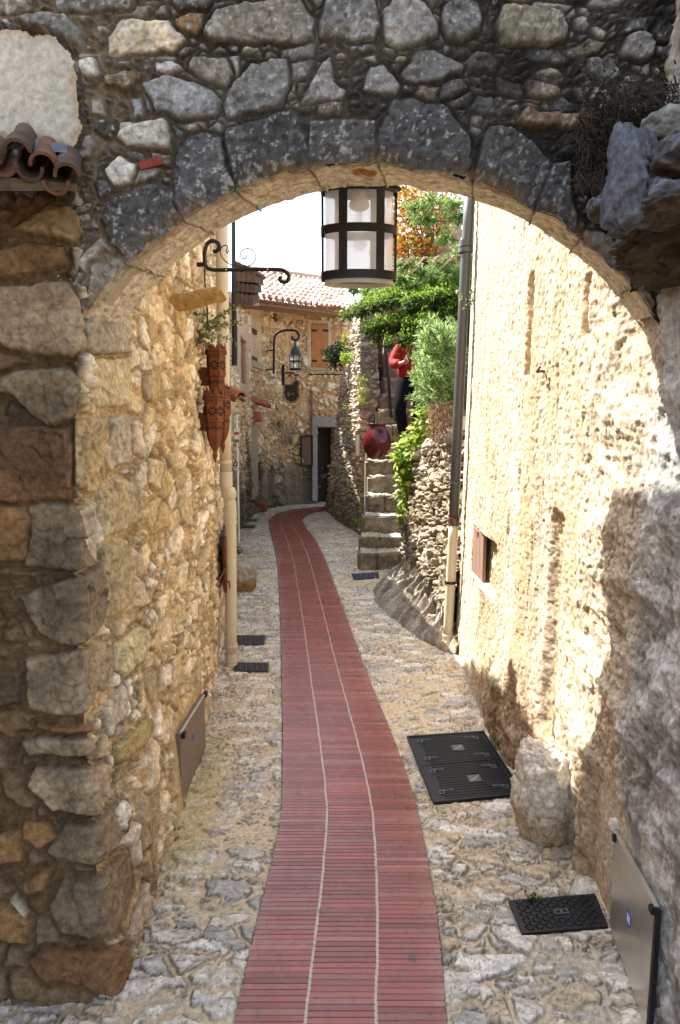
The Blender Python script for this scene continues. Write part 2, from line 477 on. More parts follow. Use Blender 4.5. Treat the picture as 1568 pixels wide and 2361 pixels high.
c_frnt = mixc(c_frnt, (.055, .045, .03), sstep(.1, .5, fbm(S_ * 5, T_ * 5, 4, 80)) * .45)
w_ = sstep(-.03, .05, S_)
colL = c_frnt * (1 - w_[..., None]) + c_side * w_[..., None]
orange = sstep(.15, .5, fbm(S_ * 2.2, T_ * 1.6, 3, 71)) * (1 - R_['inst']) * sstep(.3, .8, S_)
colL = mixc(colL, (.55, .27, .11), orange * .8)
ochre = sstep(.2, .5, fbm(S_ * 5, T_ * 4, 3, 73)) * sstep(.2, .6, S_) * .5
colL = mixc(colL, (.5, .34, .12), ochre)
moss = sstep(.2, .6, fbm(S_ * 7, T_ * 3, 4, 74)) * sstep(.35, .0, np.abs(S_ - .9) + .6 * T_) * .8
colL = mixc(colL, (.13, .12, .035), moss)
base_brown = sstep(.5, .0, T_) * sstep(-.1, .15, S_) * sstep(.75, .3, S_) * .75  # browner and darker towards the foot of the wall
colL = mixc(colL, (.21, .11, .045), base_brown)
grime = sstep(.25, .7, fbm(S_ * 9, T_ * 2, 4, 75)) * sstep(.1, .5, S_) * .45
colL = mixc(colL, (.2, .17, .11), grime)
PL = left_pt(S_, T_)
bulge = .03 * fbm(S_ * 1.6, T_ * 1.4, 3, 77) + .02 * fbm(S_ * 4, T_ * 3, 2, 78) * sstep(0, .3, S_)
fz_ = sstep(-.03, -.08, S_) * (1 - R_['pm']); c_flush = .3 * fz_
hL = (R_['h'] * (1 - c_flush) + .012 * c_flush) * (1 - .35 * sstep(.25, .6, S_)) * (1 - .3 * sstep(-.05, -.12, S_)) + bulge * sstep(-.1, .1, np.abs(S_)) - .02
_cr = [left_st(u, v) for u, v in [(406, 1691), (464, 1600), (471, 1776), (416.5, 1879)]]
cab_s0, cab_s1 = _cr[0][0] - .03, _cr[1][0] + .03; cab_z0, cab_z1 = min(c[1] for c in _cr) - .04, max(c[1] for c in _cr) + .02
cabm = sstep(cab_s0 - .03, cab_s0, S_) * sstep(cab_s1 + .03, cab_s1, S_) * sstep(cab_z0 - .03, cab_z0, T_) * sstep(cab_z1 + .03, cab_z1, T_)
hL = hL * (1 - cabm) - .004 * cabm + .003 * cabm * fbm(S_ * 40, T_ * 40, 3, 76)
colL = mixc(colL, (.47, .35, .19), cabm * .8)
house_left = thing('stone_house', 'rubble house wall with dark front pier under the tile canopy and warm alley side', 'stone wall', (-.9, 2.6, 0))
top_prof = np.interp(PL[..., 1], [1.8, 3.19, 3.25, 3.42, 3.46, 3.6, 3.84, 4.5, 6, 8], TOPS)
mL = (T_ < np.where(S_ < 0, 2.75, top_prof))
mLf = mL[:-1, :-1] & mL[1:, 1:]
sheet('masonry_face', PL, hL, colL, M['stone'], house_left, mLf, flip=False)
# the body of the wall behind its faced skin (keeps sunlight out of the alley)
core = MB()
pl = [(Y, float(np.interp(Y, LB_Y, LB_X)) - .16) for Y in (2.08, 2.6, 3.2, 3.4, 3.46, 3.6, 3.78, 4.4, 6.0, 7.7)]
for (ya, xa), (yb, xb) in zip(pl[:-1], pl[1:]):
    za = float(np.interp(ya, [1.8, 3.19, 3.25, 3.42, 3.46, 3.6, 3.84, 4.5, 6, 8], TOPS)) - .03
    zb = float(np.interp(yb, [1.8, 3.19, 3.25, 3.42, 3.46, 3.6, 3.84, 4.5, 6, 8], TOPS)) - .03
    core.hexa([(xa, ya, -.1), (xb, yb, -.1), (xb - 1.2, yb, -.1), (xa - 1.2, ya, -.1), (xa, ya, za), (xb, yb, zb), (xb - 1.2, yb, zb + .1), (xa - 1.2, ya, za + .1)])
core.hexa([(-1.16, -1.6, -.1), (-1.16, 1.78, -.1), (-3, 1.78, -.1), (-3, -1.6, -.1), (-1.16, -1.6, 4.2), (-1.16, 1.78, 2.35), (-3, 1.78, 2.35), (-3, -1.6, 4.2)])  # unseen return towards the camera, added to darken the pier
core.build('wall_core', mat('rubble core', (.4, .32, .22), .9), house_left)

# ================================================================== right house wall
RB_Y = [.3, 1.2, 1.56, 1.75, 1.883, 2.1, 2.294, 2.6, 2.828, 3.2, 3.78, 4.56, 4.9]
RB_X = [.9, .885, .875, .885, .915, .94, .945, .925, .875, .835, .825, .885, .905]
def XR(Y, z):
    b = np.interp(Y, RB_Y, RB_X)
    top = np.interp(Y, [.3, 1.2, 1.6, 1.9, 2.4, 3.0, 3.8, 4.7, 5], [.9, .9, .905, .915, .90, .885, .90, .955, .965])
    w = np.clip(np.asarray(z, dtype=float) / 2.2, 0, 1.3); w = w ** .6
    return b * (1 - w) + top * w
y_ax = spaced(.9, 4.74, lambda q: .004 + .0016 * q)
z_ax = spaced(-.06, 3.9, lambda q: .0058)
Y_, Z_ = np.meshgrid(y_ax, z_ax)
nr = fbm(Y_ * 75, Z_ * 55, 4, 31, .65)
pits = sstep(.16, .45, fbm(Y_ * 85, Z_ * 62, 3, 32)) * sstep(-.35, .3, fbm(Y_ * 5, Z_ * 5, 3, 30))
big = fbm(Y_ * 3, Z_ * 2.2, 4, 33)
far = sstep(2.0, 2.6, Y_)
rock = ridged(Y_ * 4 + .8 * fbm(Y_ * 3, Z_ * 3, 2, 36), Z_ * 3.2, 4, 34) * (1 - far)
fiR, feR, fxR, fyR = voro((Y_ + .01 * nr) / .035, (Z_ + .01 * nr) / .03, 46, .95)
chR = (((fiR * 7.1) % 1) - .5) * (Y_ / .035 - fxR) * .035 + (((fiR * 13.3) % 1) - .5) * (Z_ / .03 - fyR) * .03
hR = .0062 * nr - .004 * pits + .13 * chR + .012 * big * (.5 + 2.0 * (1 - far)) + .035 * rock + .007 * fbm(Y_ * 14, Z_ * 8, 3, 35) - .010 * sstep(.42, .62, fbm(Y_ * 30, Z_ * 5, 3, 48)) * far
# vertical groove, window niche and slots
def slot(y0, y1, z0, z1, d, soft=.015):
    return -d * sstep(y0 - soft, y0 + soft, Y_) * sstep(y1 + soft, y1 - soft, Y_) * sstep(z0 - soft, z0 + soft, Z_) * sstep(z1 + soft, z1 - soft, Z_)
def yz(u, v):
    p = onx(u, v, lambda y, z: float(XR(y, z))); return p.y, p.z
ya, za = yz(1138, 1385); yb, zb = yz(1093, 1212)
NICHE = (ya, yb, za, zb)
hR += slot(ya, yb, za, zb, .075, .006)
y1, z1 = yz(1212, 870); y2, z2 = yz(1216, 640)
hR += slot(y1 - .05, y1 + .02, z1, z2, .035)
y1, z1 = yz(1350, 775); y2, z2 = yz(1350, 640)
hR += slot(y1 - .03, y1 + .02, z1, z2, .03)
y1, z1 = yz(1268, 1690); y2, z2 = yz(1268, 1180); GRV_Y = y1
hR += slot(y1 - .05, y1 + .05, z1, z2, .03, .03)
# the lower course of the near wall bellies out, rough
belly = sstep(.75, .15, Z_) * sstep(2.0, 2.2, Y_) * sstep(3.7, 3.2, Y_)
hR += belly * (.035 + .03 * fbm(Y_ * 12, Z_ * 9, 4, 37))
base = np.array([.52, .445, .335])
cR = base[None, None] * (1 + .18 * big + .22 * nr + .16 * fbm(Y_ * 20, Z_ * 5, 3, 38))[..., None]
peb = sstep(.18, .4, fbm(Y_ * 60 + 3, Z_ * 48, 3, 29))
cR = mixc(cR, (.66, .6, .5), peb * .6)
cR = mixc(cR, (.22, .13, .06), sstep(.42, .52, fbm(Y_ * 48 + 8, Z_ * 30, 3, 28)) * .7)
cR = mixc(cR, (.42, .29, .15), np.clip(pits * .5 + sstep(.05, -.45, nr) * .55 * sstep(-.3, .3, fbm(Y_ * 4, Z_ * 2, 3, 47)), 0, .8))
cR = mixc(cR, (.5, .37, .21), sstep(.0, .5, fbm(Y_ * 4, Z_ * .8, 3, 39)) * .55)
cR = mixc(cR, (.45, .28, .12), sstep(.04, .0, np.abs(Y_ - GRV_Y)) * sstep(1.5, 1.2, Z_) * .8)
stn = sstep(.12, .45, fbm(Y_ * 8 + .5 * Z_, Z_ * .45, 3, 27)) * sstep(2.1, 2.5, Y_)
cR = mixc(cR, (.36, .25, .14), stn * .42)
strk = sstep(.2, .55, fbm(Y_ * 16 + Z_ * .6, Z_ * .7, 3, 40)) * sstep(3.3, 4.5, Y_) * .75
cR = mixc(cR, (.2, .185, .165), strk)
cR = mixc(cR, (.27, .16, .08), belly * sstep(-.5, .4, fbm(Y_ * 6, Z_ * 6, 3, 41)) * .85)
cR = mixc(cR, (.11, .11, .06), sstep(.1, .5, fbm(Y_ * 5, Z_ * 4, 3, 42)) * sstep(.5, .2, np.abs(Z_ - .65)) * sstep(3.0, 3.3, Y_) * sstep(4.2, 3.9, Y_) * .6)
nearw = 1 - sstep(1.72, 1.95, Y_ + .1 * fbm(Y_ * 5, Z_ * 3, 3, 43))  # wall colour turns grey towards the near end
gcol = np.array([.44, .43, .42])[None, None] * (1 + .35 * rock + .3 * nr + .4 * fbm(Y_ * 5, Z_ * 5, 4, 44))[..., None]
cR = cR * (1 - nearw[..., None]) + gcol * nearw[..., None]
crack = sstep(.35, .7, ridged(Y_ * 5, Z_ * 3, 3, 45)) * nearw * .5
cR = mixc(cR, (.10, .09, .085), crack)
PR = np.stack([XR(Y_, Z_), Y_, Z_], -1)
pm_ = sstep(1.55, 1.6, Y_) * sstep(2.16, 2.1, Y_) * sstep(.5, .42, Z_)
hR = hR * (1 - .85 * pm_)
house_right = thing('rendered_house', 'sunlit rough cast house wall with a mauve shutter recess and grey near end', 'house wall', (1.0, 3.2, 0))
sheet('render_face', PR, hR, cR, M['stone'], house_right, flip=True)
cr = MB()
for ya_, yb_ in ((.9, 1.6), (1.6, 2.6), (2.6, 3.7), (3.7, 4.735)):
    xa_, xb_ = float(XR(ya_, 0)) + .14, float(XR(yb_, 0)) + .14
    xc_, xd_ = float(XR(ya_, 3.8)) + .14, float(XR(yb_, 3.8)) + .14
    if yb_ > 4.7: xb_ -= .13; xd_ -= .13
    cr.hexa([(xa_, ya_, -.1), (xa_ + 2.5, ya_, -.1), (xb_ + 2.5, yb_, -.1), (xb_, yb_, -.1), (xc_, ya_, 3.9), (xc_ + 2.5, ya_, 3.9), (xd_ + 2.5, yb_, 3.9), (xd_, yb_, 3.9)])
cr.build('wall_core', mat('house render', (.55, .48, .37), .9), house_right)

# ================================================================== archway
AY = 1.86
_f = [at(u / 1.0842, v / 1.0842, AY) for u, v in ((217, 775), (890, 410), (1609, 753))]
_ax, _ay = _f[0].x, _f[0].z; _bx, _by = _f[1].x, _f[1].z; _cx, _cy = _f[2].x, _f[2].z
_d = 2 * (_ax * (_by - _cy) + _bx * (_cy - _ay) + _cx * (_ay - _by))
AXC = ((_ax**2 + _ay**2) * (_by - _cy) + (_bx**2 + _by**2) * (_cy - _ay) + (_cx**2 + _cy**2) * (_ay - _by)) / _d
AZC = ((_ax**2 + _ay**2) * (_cx - _bx) + (_bx**2 + _by**2) * (_ax - _cx) + (_cx**2 + _cy**2) * (_bx - _ax)) / _d
AR = math.hypot(_ax - AXC, _ay - AZC)
def ap(pts): return [(at(u, v, AY).x, at(u, v, AY).z) for u, v in pts]
def rad(th): return AR + .006 * vnoise(th * 9, th * 0, 5) + .004 * vnoise(th * 31, th * 0, 6)
archway = thing('stone_archway', 'weathered grey rubble archway with voussoir ring spanning the alley', 'archway', (0, AY, 1.9))
VD, VL, CR_, WH, OL = (.085, .085, .088), (.30, .295, .28), (.50, .43, .31), (.56, .54, .48), (.2, .19, .145)
MG, WG = (.175, .172, .165), (.25, .23, .195)
arch_polys = [
 (ap([(200,712),(206,615),(240,583),(270,595),(288,622),(250,690),(212,716)]), (.42,.38,.33), 1.0),
 (ap([(235,505),(255,460),(300,443),(350,425),(395,435),(405,480),(420,505),(300,604),(258,560)]), (.10,.098,.096), 1.2),
 (ap([(402,360),(425,320),(465,306),(515,325),(522,380),(540,425),(537,446),(425,503),(405,465)]), VD, 1.2),
 (ap([(523,320),(530,300),(600,285),(670,258),(690,280),(708,384),(630,408),(550,443),(538,400)]), VD, 1.2),
 (ap([(716,283),(780,277),(860,283),(866,384),(790,382),(714,384),(710,330)]), VD, 1.2),
 (ap([(876,384),(878,300),(908,240),(950,233),(1024,250),(1064,295),(1082,325),(1084,380),(1076,430),(990,398),(934,388)]), VD, 1.3),
 (ap([(1089,432),(1104,360),(1129,300),(1149,294),(1184,300),(1224,330),(1268,378),(1222,498),(1164,463)]), VD, 1.2),
 (ap([(1232,500),(1254,425),(1272,385),(1316,380),(1316,450),(1330,500),(1327,562),(1284,535)]), (.095,.098,.105), 1.1),
 (ap([(1337,570),(1355,530),(1404,550),(1460,600),(1484,648),(1456,668),(1394,620)]), (.34,.33,.32), 1.2),
 (ap([(1458,672),(1486,652),(1516,700),(1495,722)]), (.4,.37,.33), 1.0),
 (ap([(35,55),(100,38),(160,38),(200,88),(195,115),(150,95),(75,75)]), MG, 1.3),
 (ap([(244,80),(280,45),(390,46),(430,95),(400,118),(350,124),(248,130)]), CR_, 1.5),
 (ap([(400,40),(430,25),(475,30),(470,65),(450,80),(405,58)]), (.24,.15,.08), 1.1),
 (ap([(466,76),(500,26),(550,14),(690,-15),(715,25),(732,45),(725,92),(700,106),(480,100)]), WG, 1.6),
 (ap([(738,90),(744,20),(760,-30),(860,-20),(880,65),(862,98),(770,98)]), MG, 1.5),
 (ap([(882,30),(924,-15),(984,8),(1014,65),(1010,88),(925,118),(890,100)]), (.27,.26,.25), 1.5),
 (ap([(1018,50),(1024,15),(1064,-15),(1104,10),(1114,50),(1104,85),(1064,100),(1029,95)]), MG, 1.3),
 (ap([(1144,55),(1154,15),(1234,13),(1304,25),(1311,65),(1304,95),(1264,105),(1154,100)]), OL, 1.5),
 (ap([(1434,115),(1444,80),(1479,72),(1511,90),(1511,125),(1484,138),(1439,125)]), (.26,.25,.24), 1.6),
 (ap([(1354,130),(1430,125),(1436,175),(1404,195),(1359,165)]), (.13,.13,.12), 1.1),
 (ap([(1192,280),(1209,255),(1369,267),(1379,285),(1359,305),(1199,295)]), (.23,.15,.095), 1.4),
 (ap([(924,170),(954,120),(999,113),(1074,155),(1064,175),(994,195),(934,185)]), MG, 1.2),
 (ap([(837,215),(849,155),(884,150),(924,195),(914,225),(874,227)]), (.3,.29,.28), 1.3),
 (ap([(695,245),(740,145),(765,140),(770,195),(800,215),(790,235),(740,240)]), (.25,.245,.245), 1.2),
 (ap([(515,250),(530,200),(575,145),(665,140),(672,200),(650,250),(600,265),(525,272)]), (.21,.205,.195), 1.4),
 (ap([(330,200),(375,175),(415,180),(500,210),(515,235),(500,270),(425,280),(360,260)]), (.26,.26,.265), 1.3),
 (ap([(430,165),(440,130),(525,135),(540,165),(525,200),(480,190)]), (.25,.23,.2), 1.1),
 (ap([(356,140),(400,140),(425,165),(380,175),(356,165)]), (.45,.43,.4), 1.2),
 (ap([(240,180),(280,163),(330,170),(335,185),(290,215),(245,205)]), (.21,.16,.09), 1.3),
 (ap([(185,145),(220,135),(240,170),(230,183),(185,180)]), WH, 1.3),
 (ap([(270,320),(275,285),(390,280),(400,320),(395,350),(300,345)]), (.38,.36,.32), 1.3),
 (ap([(240,395),(280,362),(320,380),(305,425),(270,435)]), WH, 1.2),
 (ap([(-60,-20),(85,-20),(80,35),(30,45),(-60,40)]), OL, 1.2),
 (ap([(118,-20),(315,-20),(300,25),(190,35),(130,30)]), MG, 1.3),
 (ap([(210,225),(240,222),(246,268),(212,270)]), (.45,.41,.35), 1.1),
 (ap([(300,228),(326,224),(335,275),(310,280)]), (.33,.34,.37), 1.2),
]
for _i in range(10):
    _p, _c, _h = arch_polys[_i]; _m = np.mean(np.array(_p), 0)
    arch_polys[_i] = ([tuple(_m + (np.array(q) - _m) * 1.055) for q in _p], _c, _h)
x_ax = spaced(-1.25, 1.12, lambda q: .0036)
z2_ax = np.concatenate([spaced(1.55, 3.02, lambda q: .0036), spaced(3.03, 3.4, lambda q: .008), spaced(3.42, 4.6, lambda q: .03)])
X_, Zz = np.meshgrid(x_ax, z2_ax)
# snap the grid to the curve of the opening
dx, dz = X_ - AXC, Zz - AZC
rr = np.sqrt(dx * dx + dz * dz); th = np.arctan2(dz, dx)
rt = rad(th)
cell = .0036
near_in = (rr < rt) & (rr > rt - 1.6 * cell) & (dz > 0)
inside = (rr < rt - 1.6 * cell) & (dz > 0)
Xs = np.where(near_in, AXC + dx / rr * rt, X_); Zs = np.where(near_in, AZC + dz / rr * rt, Zz)
Ra = masonry(X_, Zz, arch_polys, cw=.085, ch=.05, seed=23, mortar=.004, relief=.018, rnd=.008, warp=.025, split=.5, rough=.0055, tilt=.2, gap=.006, chipk=.42, crev=.003)
smooth_v = np.zeros(X_.shape)
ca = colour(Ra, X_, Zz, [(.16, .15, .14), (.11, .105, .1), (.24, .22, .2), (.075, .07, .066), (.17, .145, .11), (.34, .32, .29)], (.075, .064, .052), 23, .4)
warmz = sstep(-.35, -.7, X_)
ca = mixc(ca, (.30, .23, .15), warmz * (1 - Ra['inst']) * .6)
lich = sstep(.16, .36, fbm(X_ * 55, Zz * 55, 4, 51, .65)) * sstep(-.3, .3, fbm(X_ * 4.1, Zz * 4.1, 3, 52) + .05) * sstep(-.9, -.2, X_ + .5)
spk = sstep(.36, .5, fbm(X_ * 95, Zz * 95, 3, 49, .6)) * sstep(-.9, -.2, X_ + .5)
ca = mixc(ca, (.50, .495, .48), np.clip(lich * .62 + spk * .6, 0, .8) * sstep(.6, .95, Ra['edge']))
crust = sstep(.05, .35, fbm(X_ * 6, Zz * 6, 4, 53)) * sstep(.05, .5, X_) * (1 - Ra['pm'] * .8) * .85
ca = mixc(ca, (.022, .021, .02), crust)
burn = sstep(.05, .0, rr - rt) * sstep(-.2, .3, fbm(th * 9, rr * 20, 3, 54)) * .55
ca = mixc(ca, (.2, .12, .05), burn)
ha = Ra['h'] - .012 + .02 * fbm(X_ * 2.5, Zz * 2.5, 3, 55)
# broken lower edge of the voussoirs
lip = sstep(.045, .0, rr - rt)
ha = ha * (1 - lip) + lip * (-.006 + .004 * fbm(th * 40, rr * 40, 2, 56))
# plaster patch
pl_poly = ap([(-80, 75), (60, 80), (135, 92), (165, 125), (185, 190), (190, 300), (180, 340), (165, 345), (-80, 312)])
sdp = sd_poly(X_ + .012 * fbm(X_ * 25, Zz * 25, 3, 57), Zz + .012 * fbm(X_ * 25 + 9, Zz * 25, 3, 58), pl_poly)
pin = sdp < 0
ha = np.where(sdp < .012, -.02, ha)
face_ok = ~(inside | (X_ < -.80) & (Zz < 2.26) | (X_ > AXC + .3) & (Zz < 1.9) & (rr > rt + .2) | (Zz < AZC + .2) | (X_ < -.5) & (Zz < 1.95))
fm = face_ok[:-1, :-1] & face_ok[1:, 1:] & face_ok[1:, :-1] & face_ok[:-1, 1:]
PA = np.stack([Xs, np.full_like(X_, AY), Zs], -1)
nA = np.zeros_like(PA); nA[..., 1] = -1
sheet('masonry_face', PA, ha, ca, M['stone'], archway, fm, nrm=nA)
# plaster: its own skin, just proud
fp = pin[:-1, :-1] & pin[1:, 1:]
hp = .014 + .0045 * fbm(X_ * 90, Zz * 55, 3, 59) + .006 * sstep(0, -.02, sdp)
cp = np.array([.50, .475, .41])[None, None] * (1 + .12 * fbm(X_ * 60, Zz * 40, 3, 60) + .1 * fbm(X_ * 5, Zz * 5, 3, 61))[..., None]
cp = mixc(cp, (.36, .35, .29), sstep(.1, .5, fbm(X_ * 8, Zz * 8, 3, 62)) * sstep(2.62, 2.5, Zz) * .7)
cp = mixc(cp, (.42, .31, .19), sstep(-.03, -.005, sdp) * sstep(-.2, .3, fbm(X_ * 15, Zz * 15, 2, 63)) * .7)
sheet('plaster_patch', PA, hp, cp, M['plaster'], archway, fp, nrm=nA)
# soffit of the ring: front circle to back circle
front_l = math.atan2(at(205, 716, AY).z - AZC, at(205, 716, AY).x - AXC); front_r = math.atan2(at(1497, 716, AY).z - AZC, at(1497, 716, AY).x - AXC)
def circ3(p, q, r):
    ax, ay, bx_, by_, cx_, cy_ = p[0], p[1], q[0], q[1], r[0], r[1]
    d = 2 * (ax * (by_ - cy_) + bx_ * (cy_ - ay) + cx_ * (ay - by_))
    ux = ((ax * ax + ay * ay) * (by_ - cy_) + (bx_ * bx_ + by_ * by_) * (cy_ - ay) + (cx_ * cx_ + cy_ * cy_) * (ay - by_)) / d
    uy = ((ax * ax + ay * ay) * (cx_ - bx_) + (bx_ * bx_ + by_ * by_) * (ax - cx_) + (cx_ * cx_ + cy_ * cy_) * (bx_ - ax)) / d
    return ux, uy, math.hypot(ax - ux, ay - uy)
_b = [at(u / 1.0842, v / 1.0842, AY + .201) for u, v in ((330, 775), (920, 464), (1560, 765))]
_bx, _bz, BRr = circ3(*[(p.x, p.z) for p in _b]); BC = Vector((_bx, 0, _bz))
thv = np.linspace(front_r - .02, front_l + .03, 620); dv = np.linspace(0, 1, 44)
TH, DD = np.meshgrid(thv, dv)
rf = rad(TH)
bxr = BRr + .004 * vnoise(TH * 12, TH * 0, 8)
PSx = (AXC + rf * np.cos(TH)) * (1 - DD) + (BC.x + bxr * np.cos(TH)) * DD
PSz = (AZC + rf * np.sin(TH)) * (1 - DD) + (BC.z + bxr * np.sin(TH)) * DD
PS = np.stack([PSx, AY - .004 + DD * .205, PSz], -1)
jang = [math.atan2(at(u, v, AY).z - AZC, at(u, v, AY).x - AXC) for u, v in [(1457, 668), (1330, 566), (1226, 498), (1086, 434), (871, 384), (711, 384), (544, 444), (422, 504), (294, 612)]]
jd = np.min([np.abs(TH + .006 * fbm(DD * 6 + j * 9, DD * 0, 2, 64) - j) for j in jang], axis=0) * AR
seg = np.sum([TH > j for j in jang], axis=0)
jm = sstep(.0035, .001, jd)
hs = -.010 * jm + .004 * (_hash(seg, seg * 0, 3) - .5) + .0018 * fbm(TH * 60, DD * 14, 4, 65) - .004 * sstep(.3, .6, fbm(TH * 45, DD * 8, 3, 66)) - .016 * sstep(.12, 0, DD) * sstep(.0, .5, fbm(TH * 20, DD * 2, 3, 67))
cs = np.array([.64, .56, .44])[None, None] * (1 + .09 * fbm(TH * 12, DD * 4, 3, 68) + .16 * (_hash(seg, seg * 0, 9) - .5))[..., None]
cs = mixc(cs, (.28, .2, .12), np.clip(sstep(.28, .5, fbm(TH * 50, DD * 9, 3, 69)) * .6, 0, 1))
cs = mixc(cs, (.2, .14, .07), sstep(.35, .0, DD + .2 * fbm(TH * 14, DD * 3, 3, 70)) * .7)
cs = mixc(cs, (.10, .07, .045), jm * .85)
tkey = math.atan2(at(832, 410, AY).z - AZC, at(832, 410, AY).x - AXC)
cs = mixc(cs, (.33, .13, .03), sstep(.9, .5, np.sqrt(((TH - tkey) / .045) ** 2 + ((DD - .42) / .24) ** 2) + .35 * fbm(TH * 60, DD * 9, 3, 72)))
sheet('arch_soffit', PS, -hs, cs, M['stone'], archway)
# back of the arch and the body above
bk = MB()
nseg = 60
for i in range(nseg):
    t0 = front_r + (front_l - front_r) * i / nseg; t1 = front_r + (front_l - front_r) * (i + 1) / nseg
    a = (BC.x + (BRr + .012) * math.cos(t0), BC.z + (BRr + .012) * math.sin(t0)); b = (BC.x + (BRr + .012) * math.cos(t1), BC.z + (BRr + .012) * math.sin(t1))
    bk.hexa([(a[0], AY + .03, a[1]), (b[0], AY + .03, b[1]), (b[0], AY + .2, b[1]), (a[0], AY + .2, a[1]), (a[0], AY + .03, 4.6), (b[0], AY + .03, 4.6), (b[0], AY + .2, 4.6), (a[0], AY + .2, 4.6)])
bk.box((-1.6, AY + .2, 3.2), (1.6, .3, 2.9))
bk.box((-1.6, AY + .2, 1.0), (1.5, .3, 2.0))
bk.build('wall_core', mat('arch core', (.42, .36, .27), .9), archway)
bk2 = MB(); pb = at(346, 376, AY - .01)
bk2.prism([at(318, 373, AY - .02), at(325, 391, AY - .02), at(374, 378, AY - .02), at(370, 361, AY - .02)], (0, .04, 0))
bk2.build('red_brick', mat('red brick', (.22, .03, .02), .8, 0, .25, 40, .5), archway)
# ------------------------------------------------------------------ ground
gm = bpy.data.meshes.new('ground')
gm.from_pydata([(-60, -40, -.2), (60, -40, -.2), (60, 90, -.2), (-60, 90, -.2)], [], [(0, 1, 2, 3)])
g = finish('ground', gm, mat('earth', (.22, .17, .11), .95), None, False); tag(g, kind='structure')

pathL = [(540, 2361), (590, 2140), (628, 1990), (650, 1880), (651, 1790), (652, 1700), (650, 1560), (648, 1450), (640, 1300), (630, 1250), (619, 1212)]
pathR = [(1028, 2361), (1012, 2140), (985, 1980), (960, 1860), (932, 1770), (905, 1700), (840, 1540), (790, 1400), (750, 1290), (725, 1240), (699, 1212)]
wl = [G(*p) for p in pathL]; wr = [G(*p) for p in pathR]
def resample(pts, ys):
    yy = np.array([p.y for p in pts]); xx = np.array([p.x for p in pts])
    x = np.interp(ys, yy, xx)
    k = np.ones(25) / 25; xp = np.concatenate([np.full(12, x[0]), x, np.full(12, x[-1])])
    return np.convolve(xp, k, 'valid')
NP_ = 520
PYS = 1.45 * (10.9 / 1.45) ** np.linspace(0, 1, NP_)
PXL = resample(wl, PYS); PXR = resample(wr, PYS)
d0 = (PXL[6] - PXL[0]) / (PYS[6] - PYS[0])
cen = [((a + b) / 2, y, (b - a) / 2) for a, b, y in zip(PXL, PXR, PYS)]
cen = [(cen[0][0] - .03, .9, cen[0][2])] + cen
# the bend to the right past the last house
cx_, cy_, hw = cen[-1]
tail = [(-1.02, 11.5, .3), (-.96, 12.2, .31), (-.75, 12.75, .32), (-.35, 13.1, .32), (.2, 13.3, .32), (1.0, 13.5, .32)]
cl = cen + tail
Cp = np.array([(c[0], c[1]) for c in cl]); Hw = np.array([c[2] for c in cl])
tg = np.gradient(Cp, axis=0); tg /= np.linalg.norm(tg, axis=1, keepdims=True)
nrm2 = np.stack([tg[:, 1], -tg[:, 0]], 1)
nrm2[:NP_ - 10] = [1, 0]
for i in range(NP_ - 10, len(nrm2)):
    w = min(1, (i - NP_ + 10) / 14); nrm2[i] = nrm2[i] * w + np.array([1, 0]) * (1 - w); nrm2[i] /= np.linalg.norm(nrm2[i])
sl = np.concatenate([[0], np.cumsum(np.linalg.norm(np.diff(Cp, axis=0), axis=1))])
nt_ = 7
V = []; UV = []
for i in range(len(Cp)):
    for j in range(nt_):
        w = -1 + 2 * j / (nt_ - 1)
        p = Cp[i] + nrm2[i] * (Hw[i] * w + (.006 * (random.random() - .5) * w if abs(w) > .99 else 0))
        V.append((p[0], p[1], .011 + .001 * (1 - w * w))); UV.append((j / (nt_ - 1) * 3, sl[i]))
me = np_mesh('brick_path', V, grid_faces(len(Cp), nt_)[:, :], None, UV)
